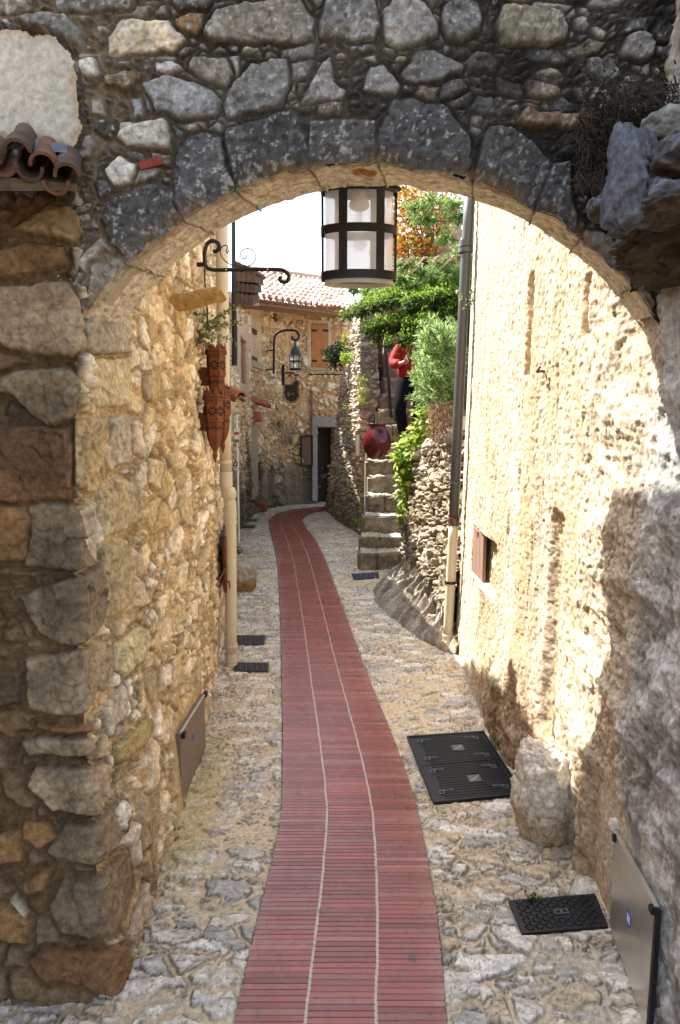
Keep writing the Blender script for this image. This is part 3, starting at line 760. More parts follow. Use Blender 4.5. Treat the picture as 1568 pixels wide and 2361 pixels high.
def brick_mat():
    m, nt, b = _nt('red brick strip paving'); N = nt.nodes; L = nt.links
    uv = N.new('ShaderNodeUVMap'); sp = N.new('ShaderNodeSeparateXYZ'); L.new(uv.outputs['UV'], sp.inputs[0])
    def mth(op, a, bb=None, c=None):
        n = N.new('ShaderNodeMath'); n.operation = op
        for k, q in enumerate((a, bb, c)):
            if q is None: continue
            if isinstance(q, (int, float)): n.inputs[k].default_value = q
            else: L.new(q, n.inputs[k])
        return n.outputs[0]
    tc = N.new('ShaderNodeTexCoord')
    nz = N.new('ShaderNodeTexNoise'); nz.inputs['Scale'].default_value = 7; nz.inputs['Detail'].default_value = 3; L.new(tc.outputs['Object'], nz.inputs['Vector'])
    wob = mth('MULTIPLY', mth('SUBTRACT', nz.outputs['Fac'], .5), .05)
    col = mth('FLOOR', sp.outputs['X']); fx = mth('FRACT', mth('ADD', sp.outputs['X'], wob))
    # strips: 18 mm wide, each column offset
    ro = mth('ADD', mth('DIVIDE', sp.outputs['Y'], .0205), mth('ADD', mth('MULTIPLY', col, .37), mth('MULTIPLY', wob, 1.2)))
    row = mth('FLOOR', ro); fy = mth('FRACT', ro)
    wn = N.new('ShaderNodeTexWhiteNoise'); wn.noise_dimensions = '2D'
    cb = N.new('ShaderNodeCombineXYZ'); L.new(col, cb.inputs[0]); L.new(row, cb.inputs[1]); L.new(cb.outputs[0], wn.inputs['Vector'])
    wn2 = N.new('ShaderNodeTexWhiteNoise'); wn2.noise_dimensions = '2D'
    cb2 = N.new('ShaderNodeCombineXYZ'); L.new(mth('ADD', col, 41.), cb2.inputs[0]); L.new(row, cb2.inputs[1]); L.new(cb2.outputs[0], wn2.inputs['Vector'])
    ramp = N.new('ShaderNodeValToRGB')
    e = ramp.color_ramp.elements; e[0].color = (.19, .036, .026, 1); e[1].color = (.35, .075, .052, 1)
    q = e.new(.5); q.color = (.255, .052, .036, 1)
    L.new(wn.outputs['Value'], ramp.inputs['Fac'])
    n2 = N.new('ShaderNodeTexNoise'); n2.inputs['Scale'].default_value = 3.2; n2.inputs['Detail'].default_value = 7; n2.inputs['Roughness'].default_value = .65; L.new(tc.outputs['Object'], n2.inputs['Vector'])
    mx = N.new('ShaderNodeMix'); mx.data_type = 'RGBA'; mx.blend_type = 'MIX'
    L.new(mth('MULTIPLY', mth('SUBTRACT', n2.outputs['Fac'], .45), 1.5), mx.inputs['Factor']); mx.clamp_factor = True
    L.new(ramp.outputs['Color'], mx.inputs['A']); mx.inputs['B'].default_value = (.13, .042, .036, 1)
    # worn lime bloom, scattered per strip and at the outer ends
    ex = mth('ABSOLUTE', mth('SUBTRACT', mth('DIVIDE', sp.outputs['X'], 3.), .5))
    endf = mth('MULTIPLY', mth('MULTIPLY', mth('POWER', mth('MULTIPLY', ex, 2.), 6.), .85), mth('ADD', mth('MULTIPLY', wn.outputs['Value'], .9), .2))
    strp = mth('MULTIPLY', mth('GREATER_THAN', wn2.outputs['Value'], .86), .35)
    n3 = N.new('ShaderNodeTexNoise'); n3.inputs['Scale'].default_value = 22; n3.inputs['Detail'].default_value = 5; L.new(tc.outputs['Object'], n3.inputs['Vector'])
    bl = mth('MULTIPLY', mth('ADD', endf, strp), mth('MULTIPLY', n3.outputs['Fac'], 1.25))
    mx2 = N.new('ShaderNodeMix'); mx2.data_type = 'RGBA'; mx2.clamp_factor = True
    L.new(bl, mx2.inputs['Factor']); L.new(mx.outputs['Result'], mx2.inputs['A']); mx2.inputs['B'].default_value = (.42, .25, .235, 1)
    # joints: thin dark or pale cross joints, two pale long joints
    dy = mth('MINIMUM', fy, mth('SUBTRACT', 1., fy))
    cj = mth('LESS_THAN', dy, .04)
    palej = mth('GREATER_THAN', wn2.outputs['Value'], .72)
    mj = N.new('ShaderNodeMix'); mj.data_type = 'RGBA'; L.new(palej, mj.inputs['Factor']); mj.inputs['A'].default_value = (.09, .032, .028, 1); mj.inputs['B'].default_value = (.40, .24, .2, 1)
    m3 = N.new('ShaderNodeMix'); m3.data_type = 'RGBA'; L.new(cj, m3.inputs['Factor']); L.new(mx2.outputs['Result'], m3.inputs['A']); L.new(mj.outputs['Result'], m3.inputs['B'])
    xm = mth('MINIMUM', mth('ABSOLUTE', mth('SUBTRACT', mth('ADD', sp.outputs['X'], wob), 1.)), mth('ABSOLUTE', mth('SUBTRACT', mth('ADD', sp.outputs['X'], wob), 2.)))
    lj = mth('LESS_THAN', xm, .022)
    m4 = N.new('ShaderNodeMix'); m4.data_type = 'RGBA'; L.new(lj, m4.inputs['Factor']); L.new(m3.outputs['Result'], m4.inputs['A']); m4.inputs['B'].default_value = (.5, .42, .32, 1)
    vs_ = N.new('ShaderNodeTexVoronoi'); vs_.inputs['Scale'].default_value = 3.3; L.new(tc.outputs['Object'], vs_.inputs['Vector'])
    m5 = N.new('ShaderNodeMix'); m5.data_type = 'RGBA'; m5.clamp_factor = True
    n4 = N.new('ShaderNodeTexNoise'); n4.inputs['Scale'].default_value = 40; n4.inputs['Detail'].default_value = 6; L.new(tc.outputs['Object'], n4.inputs['Vector'])
    spot = mth('MULTIPLY', mth('LESS_THAN', mth('ADD', vs_.outputs['Distance'], mth('MULTIPLY', n4.outputs['Fac'], .05)), .075), .8)
    grm = mth('MULTIPLY', sstep_n(N, L, n4.outputs['Fac'], .55, .75), .55)
    L.new(mth('MAXIMUM', spot, grm), m5.inputs['Factor']); L.new(m4.outputs['Result'], m5.inputs['A']); m5.inputs['B'].default_value = (.07, .05, .05, 1)
    L.new(m5.outputs['Result'], b.inputs['Base Color'])
    rg = mth('ADD', mth('MULTIPLY', n3.outputs['Fac'], .28), .16); L.new(rg, b.inputs['Roughness'])
    b.inputs['Specular IOR Level'].default_value = .55
    hgt = mth('SUBTRACT', mth('ADD', mth('MULTIPLY', sstep_n(N, L, dy, 0, .12), 1.), mth('MULTIPLY', wn.outputs['Value'], .4)), mth('MULTIPLY', lj, .8))
    bp = N.new('ShaderNodeBump'); bp.inputs['Strength'].default_value = .5; bp.inputs['Distance'].default_value = .0022
    L.new(mth('ADD', hgt, mth('MULTIPLY', n3.outputs['Fac'], .3)), bp.inputs['Height']); L.new(bp.outputs['Normal'], b.inputs['Normal'])
    return m
def sstep_n(N, L, v, a, b):
    n = N.new('ShaderNodeMapRange'); n.interpolation_type = 'SMOOTHSTEP'; n.inputs['From Min'].default_value = a; n.inputs['From Max'].default_value = b
    L.new(v, n.inputs['Value']); return n.outputs['Result']
bpth = finish('brick_path', me, brick_mat(), None); tag(bpth, kind='structure')

# cobbled street: one sheet of flat stones bedded in sandy mortar
ya_ = spaced(.9, 15.5, lambda q: .0031 * q if q > 1.4 else .03)
ka = np.linspace(-1, 1, 760)
KK, YY = np.meshgrid(ka, ya_)
def half(y): return np.interp(y, [.9, 1.6, 5, 8, 16], [1.35, 1.3, 1.6, 2.2, 3.0])
XX = KK * half(YY) + np.interp(YY, [0, 5, 8, 16], [0, 0, -.1, -.3])
cw, ch = .155, .072
wx = XX + .03 * fbm(XX * 6, YY * 6, 3, 101) + .01 * fbm(XX * 30, YY * 30, 2, 111); wy = YY + .022 * fbm(XX * 6 + 30, YY * 6, 3, 102) + .012 * fbm(XX * 28 + 5, YY * 28, 2, 112)
wy = wy + .035 * (vnoise(np.floor(wx / .4) * 3.1, wy * 0, 113))
idg, eg, gx, gy = voro(wx / cw, wy / ch, 103, .95)
eg = eg * math.sqrt(cw * ch)
ids, es, _, _ = voro(wx / cw * 1.9 + 5, wy / ch * 1.9, 104, .95); es = es * math.sqrt(cw * ch) / 1.9
mm = idg < .35
eg = np.where(mm, np.minimum(eg, es), eg); idg = np.where(mm, (ids * .7 + idg * 2.3) % 1.0, idg)
dens = fbm(XX * 1.7, YY * 1.7, 3, 105)
bury = .003 + .010 * ((idg * 9.7) % 1.0) ** 2 + .012 * sstep(.15, .5, dens)
bdg = eg - bury + .004 * fbm(XX * 60, YY * 60, 3, 116)
fiG, feG, fxG, fyG = voro((XX + idg * 3) / .05, (YY + .006 * fbm(XX * 20, YY * 20, 2, 117)) / .022, 118, .95)
chG = (((fiG * 7.1) % 1) - .5) * ((XX + idg * 3) / .05 - fxG) * .05 * .16 + (((fiG * 13.3) % 1) - .5) * (YY / .022 - fyG) * .022 * .38
ins = sstep(-.002, .004, bdg); edg = sstep(-.002, .005, bdg)
flk = ridged(XX * 10 + idg * 30, YY * 42, 3, 106)
hG = edg * (.005 + .007 * ((idg * 5.1) % 1.0)) + ins * (chG + .0035 * (((fiG * 3.7) % 1) - .5)) + ins * .003 * flk + ins * .07 * (((idg * 7.7) % 1.0) - .5) * np.clip(wy - gy * ch, -.05, .05) + .01 * fbm(XX * 3, YY * 3, 3, 107) + (1 - ins) * .002 * fbm(XX * 60, YY * 60, 3, 108)
cg = palette((idg * 11.3) % 1.0, [(.54, .51, .46), (.44, .42, .39), (.6, .56, .5), (.5, .42, .31), (.36, .35, .33), (.64, .61, .56), (.46, .38, .27), (.56, .51, .43)])
cg = cg * (1.05 + .22 * flk + .3 * (((fiG * 9.1) % 1) - .5) + .25 * fbm(XX * 30, YY * 60, 3, 109))[..., None]
cg = mixc(cg, (.10, .09, .075), ins * sstep(.1, .02, feG) * (((fiG * 5.9) % 1) > .6) * .7)
mc = np.array([.6, .5, .35])[None, None] * (1 + .16 * fbm(XX * 30, YY * 30, 3, 110) + .16 * fbm(XX * 2, YY * 2, 3, 114))[..., None]
greyer = sstep(.3, .9, XX) * sstep(2.4, 1.7, YY)
mc = mixc(mc, (.45, .41, .35), greyer * .8)
cgf = cg * ins[..., None] + mc * (1 - ins[..., None])
cgf = cgf * (1 - .75 * np.exp(-(bdg / .0032) ** 2) * sstep(-.5, .1, fbm(XX * 9, YY * 12, 2, 119)))[..., None]
cgf = mixc(cgf, (.5, .39, .16), sstep(-.46, -.6, XX) * sstep(1.9, 2.3, YY) * sstep(3.6, 2.8, YY) * .55)
wallb = sstep(.10, .0, np.abs(XX - np.interp(YY, LB_Y, LB_X)))
cgf = mixc(cgf, (.2, .19, .08), wallb * sstep(-.1, .4, fbm(XX * 12, YY * 9, 3, 115)) * sstep(1.9, 2.3, YY) * .6)
# bed under the brick strip, and level beds under the covers
pc = np.interp(YY, Cp[:NP_, 1], Cp[:NP_, 0]); ph = np.interp(YY, Cp[:NP_, 1], Hw[:NP_])
onp = (np.abs(XX - pc) - ph)
hG = np.where(YY < 11, hG * sstep(-.005, .02, onp) - .03 * sstep(.004, -.01, onp), hG)
# past the bend distance to the polyline
fmask = YY > 10.5
if fmask.any():
    dmin = np.full(XX.shape, 9.)
    for i in range(NP_ - 15, len(Cp) - 1):
        a = Cp[i]; b = Cp[i + 1]; e = b - a
        t = np.clip(((XX - a[0]) * e[0] + (YY - a[1]) * e[1]) / (e @ e), 0, 1)
        dmin = np.minimum(dmin, np.hypot(XX - a[0] - e[0] * t, YY - a[1] - e[1] * t))
    hG = np.where(fmask & (dmin < .33), -.02, np.where(fmask, np.minimum(hG, .012), hG))
COVERS = {'big': [G(938, 1702), G(1115, 1690), G(1208, 1835), G(1000, 1856)],
          'small': [G(1172, 2082), G(1372, 2066), G(1402, 2140), G(1205, 2158)],
          'a': [G(545, 1467), G(611, 1467), G(609, 1489), G(545, 1489)],
          'b': [G(540, 1530), G(620, 1530), G(619, 1551), G(540, 1551)],
          'c': [G(810, 1324), G(872, 1321), G(874, 1334), G(816, 1338)]}
for q in COVERS.values():
    sdq = sd_poly(XX, YY, [(p.x, p.y) for p in q])
    hG = hG * sstep(0, .02, sdq) - .012 * sstep(.0, -.006, sdq)
PG = np.stack([XX, YY, 0 * XX], -1)
cob = sheet('cobbled_street', PG, hG, cgf, M['paving'])
tag(cob, kind='structure')
# ------------------------------------------------------------------ near objects
def xl(y, z): return float(XL(y, z))
def xr(y, z): return float(XR(y, z))
def bez(pts, n=6):                              # smooth polyline through points (Catmull-Rom)
    P = [Vector(p) for p in pts]; P = [P[0] * 2 - P[1]] + P + [P[-1] * 2 - P[-2]]
    out = []
    for i in range(1, len(P) - 2):
        for k in range(n):
            t = k / n
            out.append(.5 * (2 * P[i] + (P[i + 1] - P[i - 1]) * t + (2 * P[i - 1] - 5 * P[i] + 4 * P[i + 1] - P[i + 2]) * t * t + (3 * P[i] - P[i - 1] - 3 * P[i + 1] + P[i + 2]) * t ** 3))
    return out + [P[-2]]

# --- hanging lantern behind the crown
LY = 2.26
Lc = at(828, 545, LY); px = LY / F * 1.015
LR = 80 * px; OV = .42
ztop, zmid0, zmid1, zb0, zb1 = [at(828, v, LY).z for v in (437, 524, 544, 629, 648)]
lan = thing('hanging_lantern', 'cylindrical black framed lantern with white glass hanging under the arch crown', 'lantern', (Lc.x, Lc.y, ztop))
cx0 = Lc.x
bar_a = [math.radians(-90 + a) for a in (-26, 34, 94, 154, 214, 274)]
def pol(a, r, z): return Vector((cx0 + r * math.cos(a), LY + r * math.sin(a) * OV, z))
def barstrip(a, z0, z1, w, r0, r1):
    m = MB(); k = 4; V = []
    for i in range(k + 1):
        aa = a + w * (i / k - .5)
        V += [pol(aa, r0, z0), pol(aa, r1, z0), pol(aa, r1, z1), pol(aa, r0, z1)]
    for i in range(k):
        for j in range(4): m.f.append((i * 4 + j, (i + 1) * 4 + j, (i + 1) * 4 + (j + 1) % 4, i * 4 + (j + 1) % 4))
    m.f += [(0, 1, 2, 3), (k * 4 + 3, k * 4 + 2, k * 4 + 1, k * 4)]
    m.v = [tuple(v) for v in V]
    return m
for a in bar_a:
    barstrip(a, zb1 + .002, ztop - .002, .23, LR - .004, LR + .003).build('bar', M['iron'], lan)
def ring(z0, z1, r0, r1):
    return MB().lathe((cx0, LY, 0), [(r0, z0), (r1, z0), (r1, z1), (r0, z1), (r0, z0)], 48, sy=OV)
ring(zmid1, zmid0, LR - .003, LR + .0045).build('middle_band', M['iron'], lan)
ring(zb1, zb0, LR - .003, LR + .0045).build('bottom_band', M['iron'], lan)
ring(ztop - .016, ztop, LR - .003, LR + .0045).build('top_band', M['iron'], lan)
ring(zb1 - .014, zb1 - .001, LR - .03, LR - .008).build('base_ring', mat('pale lamp rim', (.5, .45, .36), .5), lan)
MB().lathe((cx0, LY, 0), [(.012, ztop + .09), (.03, ztop + .075), (LR * .7, ztop + .03), (LR + .016, ztop + .004), (LR + .018, ztop), (LR - .004, ztop + .001)], 48, sy=OV).build('cap', M['iron'], lan)
def glass_mat(name, c, tr, rough):
    m, nt, b = _nt(name); N = nt.nodes; L = nt.links
    b.inputs['Base Color'].default_value = (*c, 1); b.inputs['Roughness'].default_value = rough
    n1 = N.new('ShaderNodeTexNoise'); n1.inputs['Scale'].default_value = 22; tc = N.new('ShaderNodeTexCoord'); L.new(tc.outputs['Object'], n1.inputs['Vector'])
    out = [n for n in N if n.type == 'OUTPUT_MATERIAL'][0]
    t = N.new('ShaderNodeBsdfTransparent'); t.inputs['Color'].default_value = (.96, .97, .98, 1)
    ts = N.new('ShaderNodeBsdfTranslucent'); ts.inputs['Color'].default_value = (*c, 1)
    m1 = N.new('ShaderNodeMixShader'); m1.inputs[0].default_value = .85; L.new(b.outputs[0], m1.inputs[1]); L.new(ts.outputs[0], m1.inputs[2])
    m2 = N.new('ShaderNodeMixShader')
    mr = N.new('ShaderNodeMapRange'); mr.inputs['To Min'].default_value = tr - .06; mr.inputs['To Max'].default_value = tr + .06; L.new(n1.outputs['Fac'], mr.inputs['Value'])
    L.new(mr.outputs['Result'], m2.inputs[0]); L.new(m1.outputs[0], m2.inputs[1]); L.new(t.outputs[0], m2.inputs[2]); L.new(m2.outputs[0], out.inputs['Surface'])
    return m
M['frost'] = glass_mat('frosted lamp glass', (.98, .985, .99), .4, .15)
M['clear'] = glass_mat('clear bulb glass', (.9, .9, .88), .72, .05)
MB().lathe((cx0, LY, 0), [(LR - .010, zb1 + .002), (LR - .010, ztop - .004)], 48, sy=OV).build('glass', M['frost'], lan, True)
zs = at(828, 479, LY).z
MB().lathe((cx0, LY, 0), [(.001, ztop + .02), (.026, ztop + .02), (.027, zs + .022), (.034, zs + .014), (.034, zs + .002), (.027, zs - .004), (.001, zs - .004)], 24).build('socket', M['white'], lan, True)
zb_ = at(828, 579, LY).z
MB().lathe((cx0, LY, 0), [(.010, zs - .004), (.011, zs - .06), (.016, zb_ + .042), (.0235, zb_ + .022), (.018, zb_ + .006), (.001, zb_)], 20).build('bulb', M['clear'], lan, True)
h_ = MB(); h_.tube([(cx0, LY, ztop + .08), (cx0, LY, ztop + .26)], .007, 8); h_.tube([(cx0, LY, ztop + .26), (cx0, AY + .19, ztop + .26)], .009, 8)
h_.build('hanger', M['iron'], lan)

# --- scroll bracket from the left house
def c3(pts, Y): return [at(405.8 + x * .2706, 405.8 + y * .2706, Y) for x, y in pts]
BY = 3.45
br = thing('scroll_bracket', 'black wrought iron sign bracket with curled ends and no sign, above a wood stub', 'iron bracket', at(475, 610, BY))
m = MB().tube(bez(c3([(318, 640), (345, 640), (368, 610), (358, 572), (315, 552), (270, 575), (246, 640), (246, 725), (262, 775), (310, 798), (420, 800), (600, 796), (780, 795), (880, 797), (930, 812), (962, 850), (950, 893), (915, 904), (886, 885), (893, 858)], BY), 5), .0105, 8)
m.build('arm', M['iron'], br)
m = MB().tube(bez(c3([(455, 625), (440, 655), (428, 640), (440, 605), (415, 590), (385, 615), (378, 660), (410, 715), (470, 755), (560, 775), (640, 755), (680, 700), (660, 640), (605, 618), (555, 645), (552, 690), (585, 705), (603, 685), (590, 668)], BY), 5), .003, 6)
m.build('scroll', M['iron'], br)
wp_ = at(472, 610, BY)
MB().tube([wp_, (wp_.x - .12, BY, wp_.z)], .012, 8).build('wall_pin', M['iron'], br)
for x, y in ((428, 800), (780, 795)):
    p = c3([(x, y)], BY - .012)[0]
    MB().lathe((0, 0, 0), [(0, 0), (.004, 0), (.004, .002), (0, .003)], 10).build('rivet', M['white'], br).matrix_local = Matrix.Translation(p - Vector(br.location) + Vector((br.location))) @ Matrix.Rotation(math.pi / 2, 4, 'X') if False else Matrix.Translation(p - Vector(br.location)) @ Matrix.Rotation(math.pi / 2, 4, 'X') @ Matrix.Translation(Vector(br.location))

# --- wooden stub
wd = MB(); a = at(405, 700, 2.93); b = at(514, 677, 2.96); a = a - (b - a) * .25
pts = [a.lerp(b, t) for t in (0, .2, .4, .6, .8, .97, 1)]
wd.tube([p + Vector((0, 0, .004 * math.sin(i * 2.1))) for i, p in enumerate(pts)], [.040, .040, .038, .039, .036, .035, .031], 14)
o = wd.build('wooden_beam', mat('weathered log', (.40, .25, .085), .8, 0, .5, 30, .9, 40, dist=.01), None); tag(o, 'short weathered log stub sticking out of the left house wall', 'wooden beam')
# thin cable running down behind the stub
cb_ = MB(); cb_.tube(bez([at(474, 560, 3.3), at(472, 640, 3.3), at(477, 700, 3.3), at(479, 760, 3.3)], 4), .004, 6)
tag(cb_.build('cable', M['iron'], None), 'thin dark cable hanging down the left house wall behind the log stub', 'cable')

# --- pierced rusty wall lanterns
def sconce(name, label, u, v, Y, sc, first=None):
    p = at(u, v, Y)
    if first is not None:
        r = copy_tree(first); r.location = p; r.scale = (sc, sc, sc); r['label'] = label; return r
    t = thing(name, label, 'wall lantern', p, 'rusty pierced wall lanterns')
    def six(prof, n=6, off=0):
        mb = MB(); mb.lathe(p, prof, n, off, off + 2 * math.pi); return mb
    A0 = math.radians(-120)
    s = .053
    mb = MB().lathe(p, [(s * .98, .0), (s * 1.0, .115), (s * .9, .115), (s * .9, 0), (s * .98, 0)], 6, A0, A0 + 2 * math.pi); mb.build('drum', M['rust'], t, False)
    mb = MB().lathe(p, [(s * 1.08, .115), (s * 1.16, .122), (s * 1.12, .145), (s * 1.0, .15), (s * .8, .15)], 6, A0, A0 + 2 * math.pi)
    for k in range(6):
        a = A0 + k * math.pi / 3; q = p + Vector((math.cos(a) * s * 1.02, math.sin(a) * s * 1.02, 0))
        for j in range(3):
            pass
        d = Vector((-math.sin(a), math.cos(a), 0)); n = Vector((math.cos(a), math.sin(a), 0))
        prof = [(-.018, .148), (.018, .148), (.015, .165), (.006, .172), (0, .185), (-.006, .172), (-.015, .165)]
        mb.prism([q + d * x + Vector((0, 0, z)) for x, z in prof], -n * .004)
    mb.build('crown', M['rust'], t, False)
    mb = MB().lathe(p, [(s * 1.0, 0), (s * .86, -.004), (s * .84, -.04), (s * .78, -.085), (s * .55, -.125), (s * .3, -.15), (s * .22, -.16), (s * .3, -.18), (s * .16, -.205), (.001, -.225)], 6, A0, A0 + 2 * math.pi); mb.build('basket', M['rust'], t, False)
    holes = [MB(), MB(), MB()]
    ap_ = math.cos(math.pi / 6)
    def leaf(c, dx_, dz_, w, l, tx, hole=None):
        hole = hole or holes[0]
        # small dark lens laid on a face, standing for the shade inside a piercing
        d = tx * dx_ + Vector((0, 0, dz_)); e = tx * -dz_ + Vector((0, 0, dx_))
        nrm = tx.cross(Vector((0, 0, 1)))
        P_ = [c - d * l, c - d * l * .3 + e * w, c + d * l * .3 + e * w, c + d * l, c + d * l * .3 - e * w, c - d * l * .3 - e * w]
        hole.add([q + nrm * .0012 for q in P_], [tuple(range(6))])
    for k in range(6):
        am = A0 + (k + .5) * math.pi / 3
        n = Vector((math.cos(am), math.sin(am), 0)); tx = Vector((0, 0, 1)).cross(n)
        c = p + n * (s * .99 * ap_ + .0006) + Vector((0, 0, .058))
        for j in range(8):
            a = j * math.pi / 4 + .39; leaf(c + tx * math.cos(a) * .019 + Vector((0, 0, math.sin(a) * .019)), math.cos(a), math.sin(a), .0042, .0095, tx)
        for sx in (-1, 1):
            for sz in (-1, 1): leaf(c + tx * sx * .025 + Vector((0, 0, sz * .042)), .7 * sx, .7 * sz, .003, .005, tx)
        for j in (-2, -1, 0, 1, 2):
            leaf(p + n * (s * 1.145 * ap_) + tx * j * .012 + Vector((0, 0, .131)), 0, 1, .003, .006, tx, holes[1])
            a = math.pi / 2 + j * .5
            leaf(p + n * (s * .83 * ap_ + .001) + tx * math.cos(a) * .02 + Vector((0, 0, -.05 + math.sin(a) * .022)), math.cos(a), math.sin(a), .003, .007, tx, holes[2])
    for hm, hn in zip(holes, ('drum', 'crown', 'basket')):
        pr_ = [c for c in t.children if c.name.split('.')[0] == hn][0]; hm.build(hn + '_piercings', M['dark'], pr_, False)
    MB().box(p + Vector((-.075, .01, .0)), (.08, .02, .1)).build('wall_plate', M['rust'], t)
    return t
sc1 = sconce('pierced_lantern', 'topmost of the rusty pierced wall lanterns beside the cream drainpipe', 499, 868, 3.56, 1.0)
sconce('', 'lower front rusty pierced wall lantern, hanging below the topmost one', 494, 973, 3.48, 1.0, sc1)
sconce('', 'rusty pierced wall lantern half hidden behind the lower front one', 512, 957, 3.68, .98, sc1)

# --- cream drainpipe, left
PY_ = 4.25
def pipe(name, label, up, low, upmat, lowmat, r, Y, collars, clips, shoe):
    t = thing(name, label, 'drainpipe', at(*low[-1], Y))
    MB().tube([at(u, v, Y) for u, v in up], r, 16).build('upper_pipe', upmat, t, True)
    MB().tube(bez([at(u, v, Y) for u, v in low], 4), r * .98, 16).build('lower_pipe', lowmat, t, True)
    for (u, v, h, rr_, mm) in collars:
        p = at(u, v, Y); MB().lathe(p, [(r, -h), (r * rr_, -h), (r * rr_, h), (r, h)], 18).build('collar', mm, t)
    for (u, v, mm) in clips:
        p = at(u, v, Y); c = MB().lathe(p, [(r, -.010), (r * 1.13, -.010), (r * 1.13, .010), (r, .010)], 18)
        c.box(p + Vector((0, -r * 1.2, 0)), (.022, .012, .018)); c.build('clip', mm, t)
    MB().tube(bez(shoe, 5), r * 1.05, 14).build('shoe', lowmat, t, True)
    return t
b0 = at(533, 1536, PY_)
pipe('drainpipe', 'cream plastic drainpipe with an offset joint on the left house', [(511, 430), (512, 620), (518, 980), (521, 1092)], [(521, 1092), (522, 1125), (530, 1155), (532, 1200), (533, 1536)], M['cream'], M['cream'], .0405, PY_,
     [(521, 1105, .05, 1.1, M['cream']), (531, 1180, .035, 1.1, M['cream']), (533, 1515, .03, 1.08, M['cream'])], [(519, 1065, M['cream']), (531.5, 1205, M['cream']), (533, 1487, M['cream'])],
     [b0 + Vector((0, 0, .03)), b0 + Vector((0, 0, -.015)), b0 + Vector((.012, -.012, -.04)), b0 + Vector((.045, -.03, -.045))])
pe = at(529, 1139, PY_); MB().lathe(pe, [(.001, -.05), (.035, -.045), (.047, -.02), (.05, 0), (.047, .02), (.035, .045), (.001, .05)], 18).build('elbow', M['cream'], [o for o in bpy.data.objects if o.name == 'drainpipe'][0], True)
tp = [(1084, 420), (1079, 520), (1072, 640), (1064, 800), (1056, 960), (1046, 1204)]
RPY = 4.66
b1 = at(1032, 1470, RPY)
gp = pipe('drainpipe', 'tall grey drainpipe with a cream lower length beside the sunlit rough cast wall', tp, [(1046, 1204), (1039, 1342), (1032, 1470)], M['greypipe'], M['cream'], .0375, RPY,
     [(1074, 562, .022, 1.22, M['greypipe']), (1073, 578, .016, 1.35, M['greypipe']), (1046, 1204, .022, 1.14, M['greypipe']), (1046, 1196, .008, 1.2, M['rust'])], [(1049, 1113, M['greypipe']), (1038.5, 1342, M['darkmetal'])],
     [b1 + Vector((0, 0, .03)), b1 + Vector((0, 0, -.02)), b1 + Vector((-.015, -.015, -.05)), b1 + Vector((-.045, -.03, -.052))])

# --- meter cabinet door on the left
def wall_panel(corners, xf, off):
    P = [onx(u, v, xf) + Vector((off, 0, 0)) for u, v in corners]; return P
P4 = wall_panel([(406, 1691), (464, 1600), (471, 1776), (416.5, 1879)], xl, .016)
# make it planar and vertical
ya0, yb0 = P4[0].y, P4[1].y
xa0, xb0 = P4[0].x, P4[1].x
cab = thing('meter_cabinet', 'taupe metal meter cabinet door with blue mark in the left house wall', 'cabinet', P4[3])
nrm_ = Vector((yb0 - ya0, -(xb0 - xa0), 0)).normalized()
Q = [Vector((xa0, ya0, P4[0].z)), Vector((xb0, yb0, P4[1].z)), Vector((xb0, yb0, P4[2].z)), Vector((xa0, ya0, P4[3].z))]
MB().prism(Q, -nrm_ * .018).build('door_panel', M['cabinet'], cab)
mb = MB(); up_ = Vector((0, 0, 1)); e = (Q[1] - Q[0])
mb.tube([Q[0] + nrm_ * .004 + up_ * .004, Q[1] + nrm_ * .004 + up_ * .004], .006, 6); mb.build('top_rail', mat('pale aluminium', (.6, .58, .52), .4, .6), cab)
for q in (Q[0] + e * .06 - up_ * .02, Q[1] - e * .02 + up_ * .004):
    MB().box(q + nrm_ * .008, (.02, .03, .022)).build('hinge', M['darkmetal'], cab)
qc = Q[0] + e * .48 - up_ * ((Q[0].z - Q[3].z) * .36)
lg = MB()
lg.prism([qc + nrm_ * .001 + e.normalized() * .022 * math.cos(a) * (1 if math.cos(a) > 0 else .7) + up_ * .016 * math.sin(a) for a in np.linspace(0, 2 * math.pi, 14)[:-1]], nrm_ * .002)
lg.build('blue_mark', M['blue'], cab)
# small grey meter box further on
P4 = wall_panel([(499, 1620), (508, 1606), (509, 1692), (500, 1706)], xl, .05)
mb = MB(); mb.prism([P4[0], Vector((P4[1].x, P4[1].y, P4[1].z)), Vector((P4[1].x, P4[1].y, P4[2].z)), Vector((P4[0].x, P4[0].y, P4[3].z))], (-.07, 0, 0))
mb2 = MB(); mb2.tube([P4[0] + Vector((.004, 0, 0)), P4[1] + Vector((.004, 0, 0))], .005, 6)
t = thing('meter_box', 'small grey meter box low on the rubble wall between the cabinet and the cream drainpipe', 'meter box', P4[0]); mb.build('case', M['greypipe'], t); mb2.build('lid_edge', M['steel'], t)

# --- rusty pierced grille behind the drainpipe
P4 = wall_panel([(501, 1240), (520, 1216), (521, 1352), (501, 1375)], xl, .05)
t = thing('iron_grille', 'rusty pierced iron grille standing open behind the cream drainpipe', 'grille', P4[3])
ga, gb = P4[0], P4[1]; zt, zb = P4[0].z, P4[3].z
fr = MB()
for (p, q) in (((ga.x, ga.y, zb), (ga.x, ga.y, zt)), ((gb.x, gb.y, zb), (gb.x, gb.y, zt)), ((ga.x, ga.y, zb), (gb.x, gb.y, zb)), ((ga.x, ga.y, zt), (gb.x, gb.y, zt))): fr.tube([p, q], .011, 6)
fr.build('frame', M['rust'], t)
lt_ = MB()
for i in range(1, 12):
    z = zb + (zt - zb) * i / 12
    lt_.tube([(ga.x, ga.y, z), (gb.x, gb.y, z + .02)], .006, 6); lt_.tube([(ga.x, ga.y, z + .02), (gb.x, gb.y, z)], .006, 6)
lt_.build('lattice', M['rust'], t)
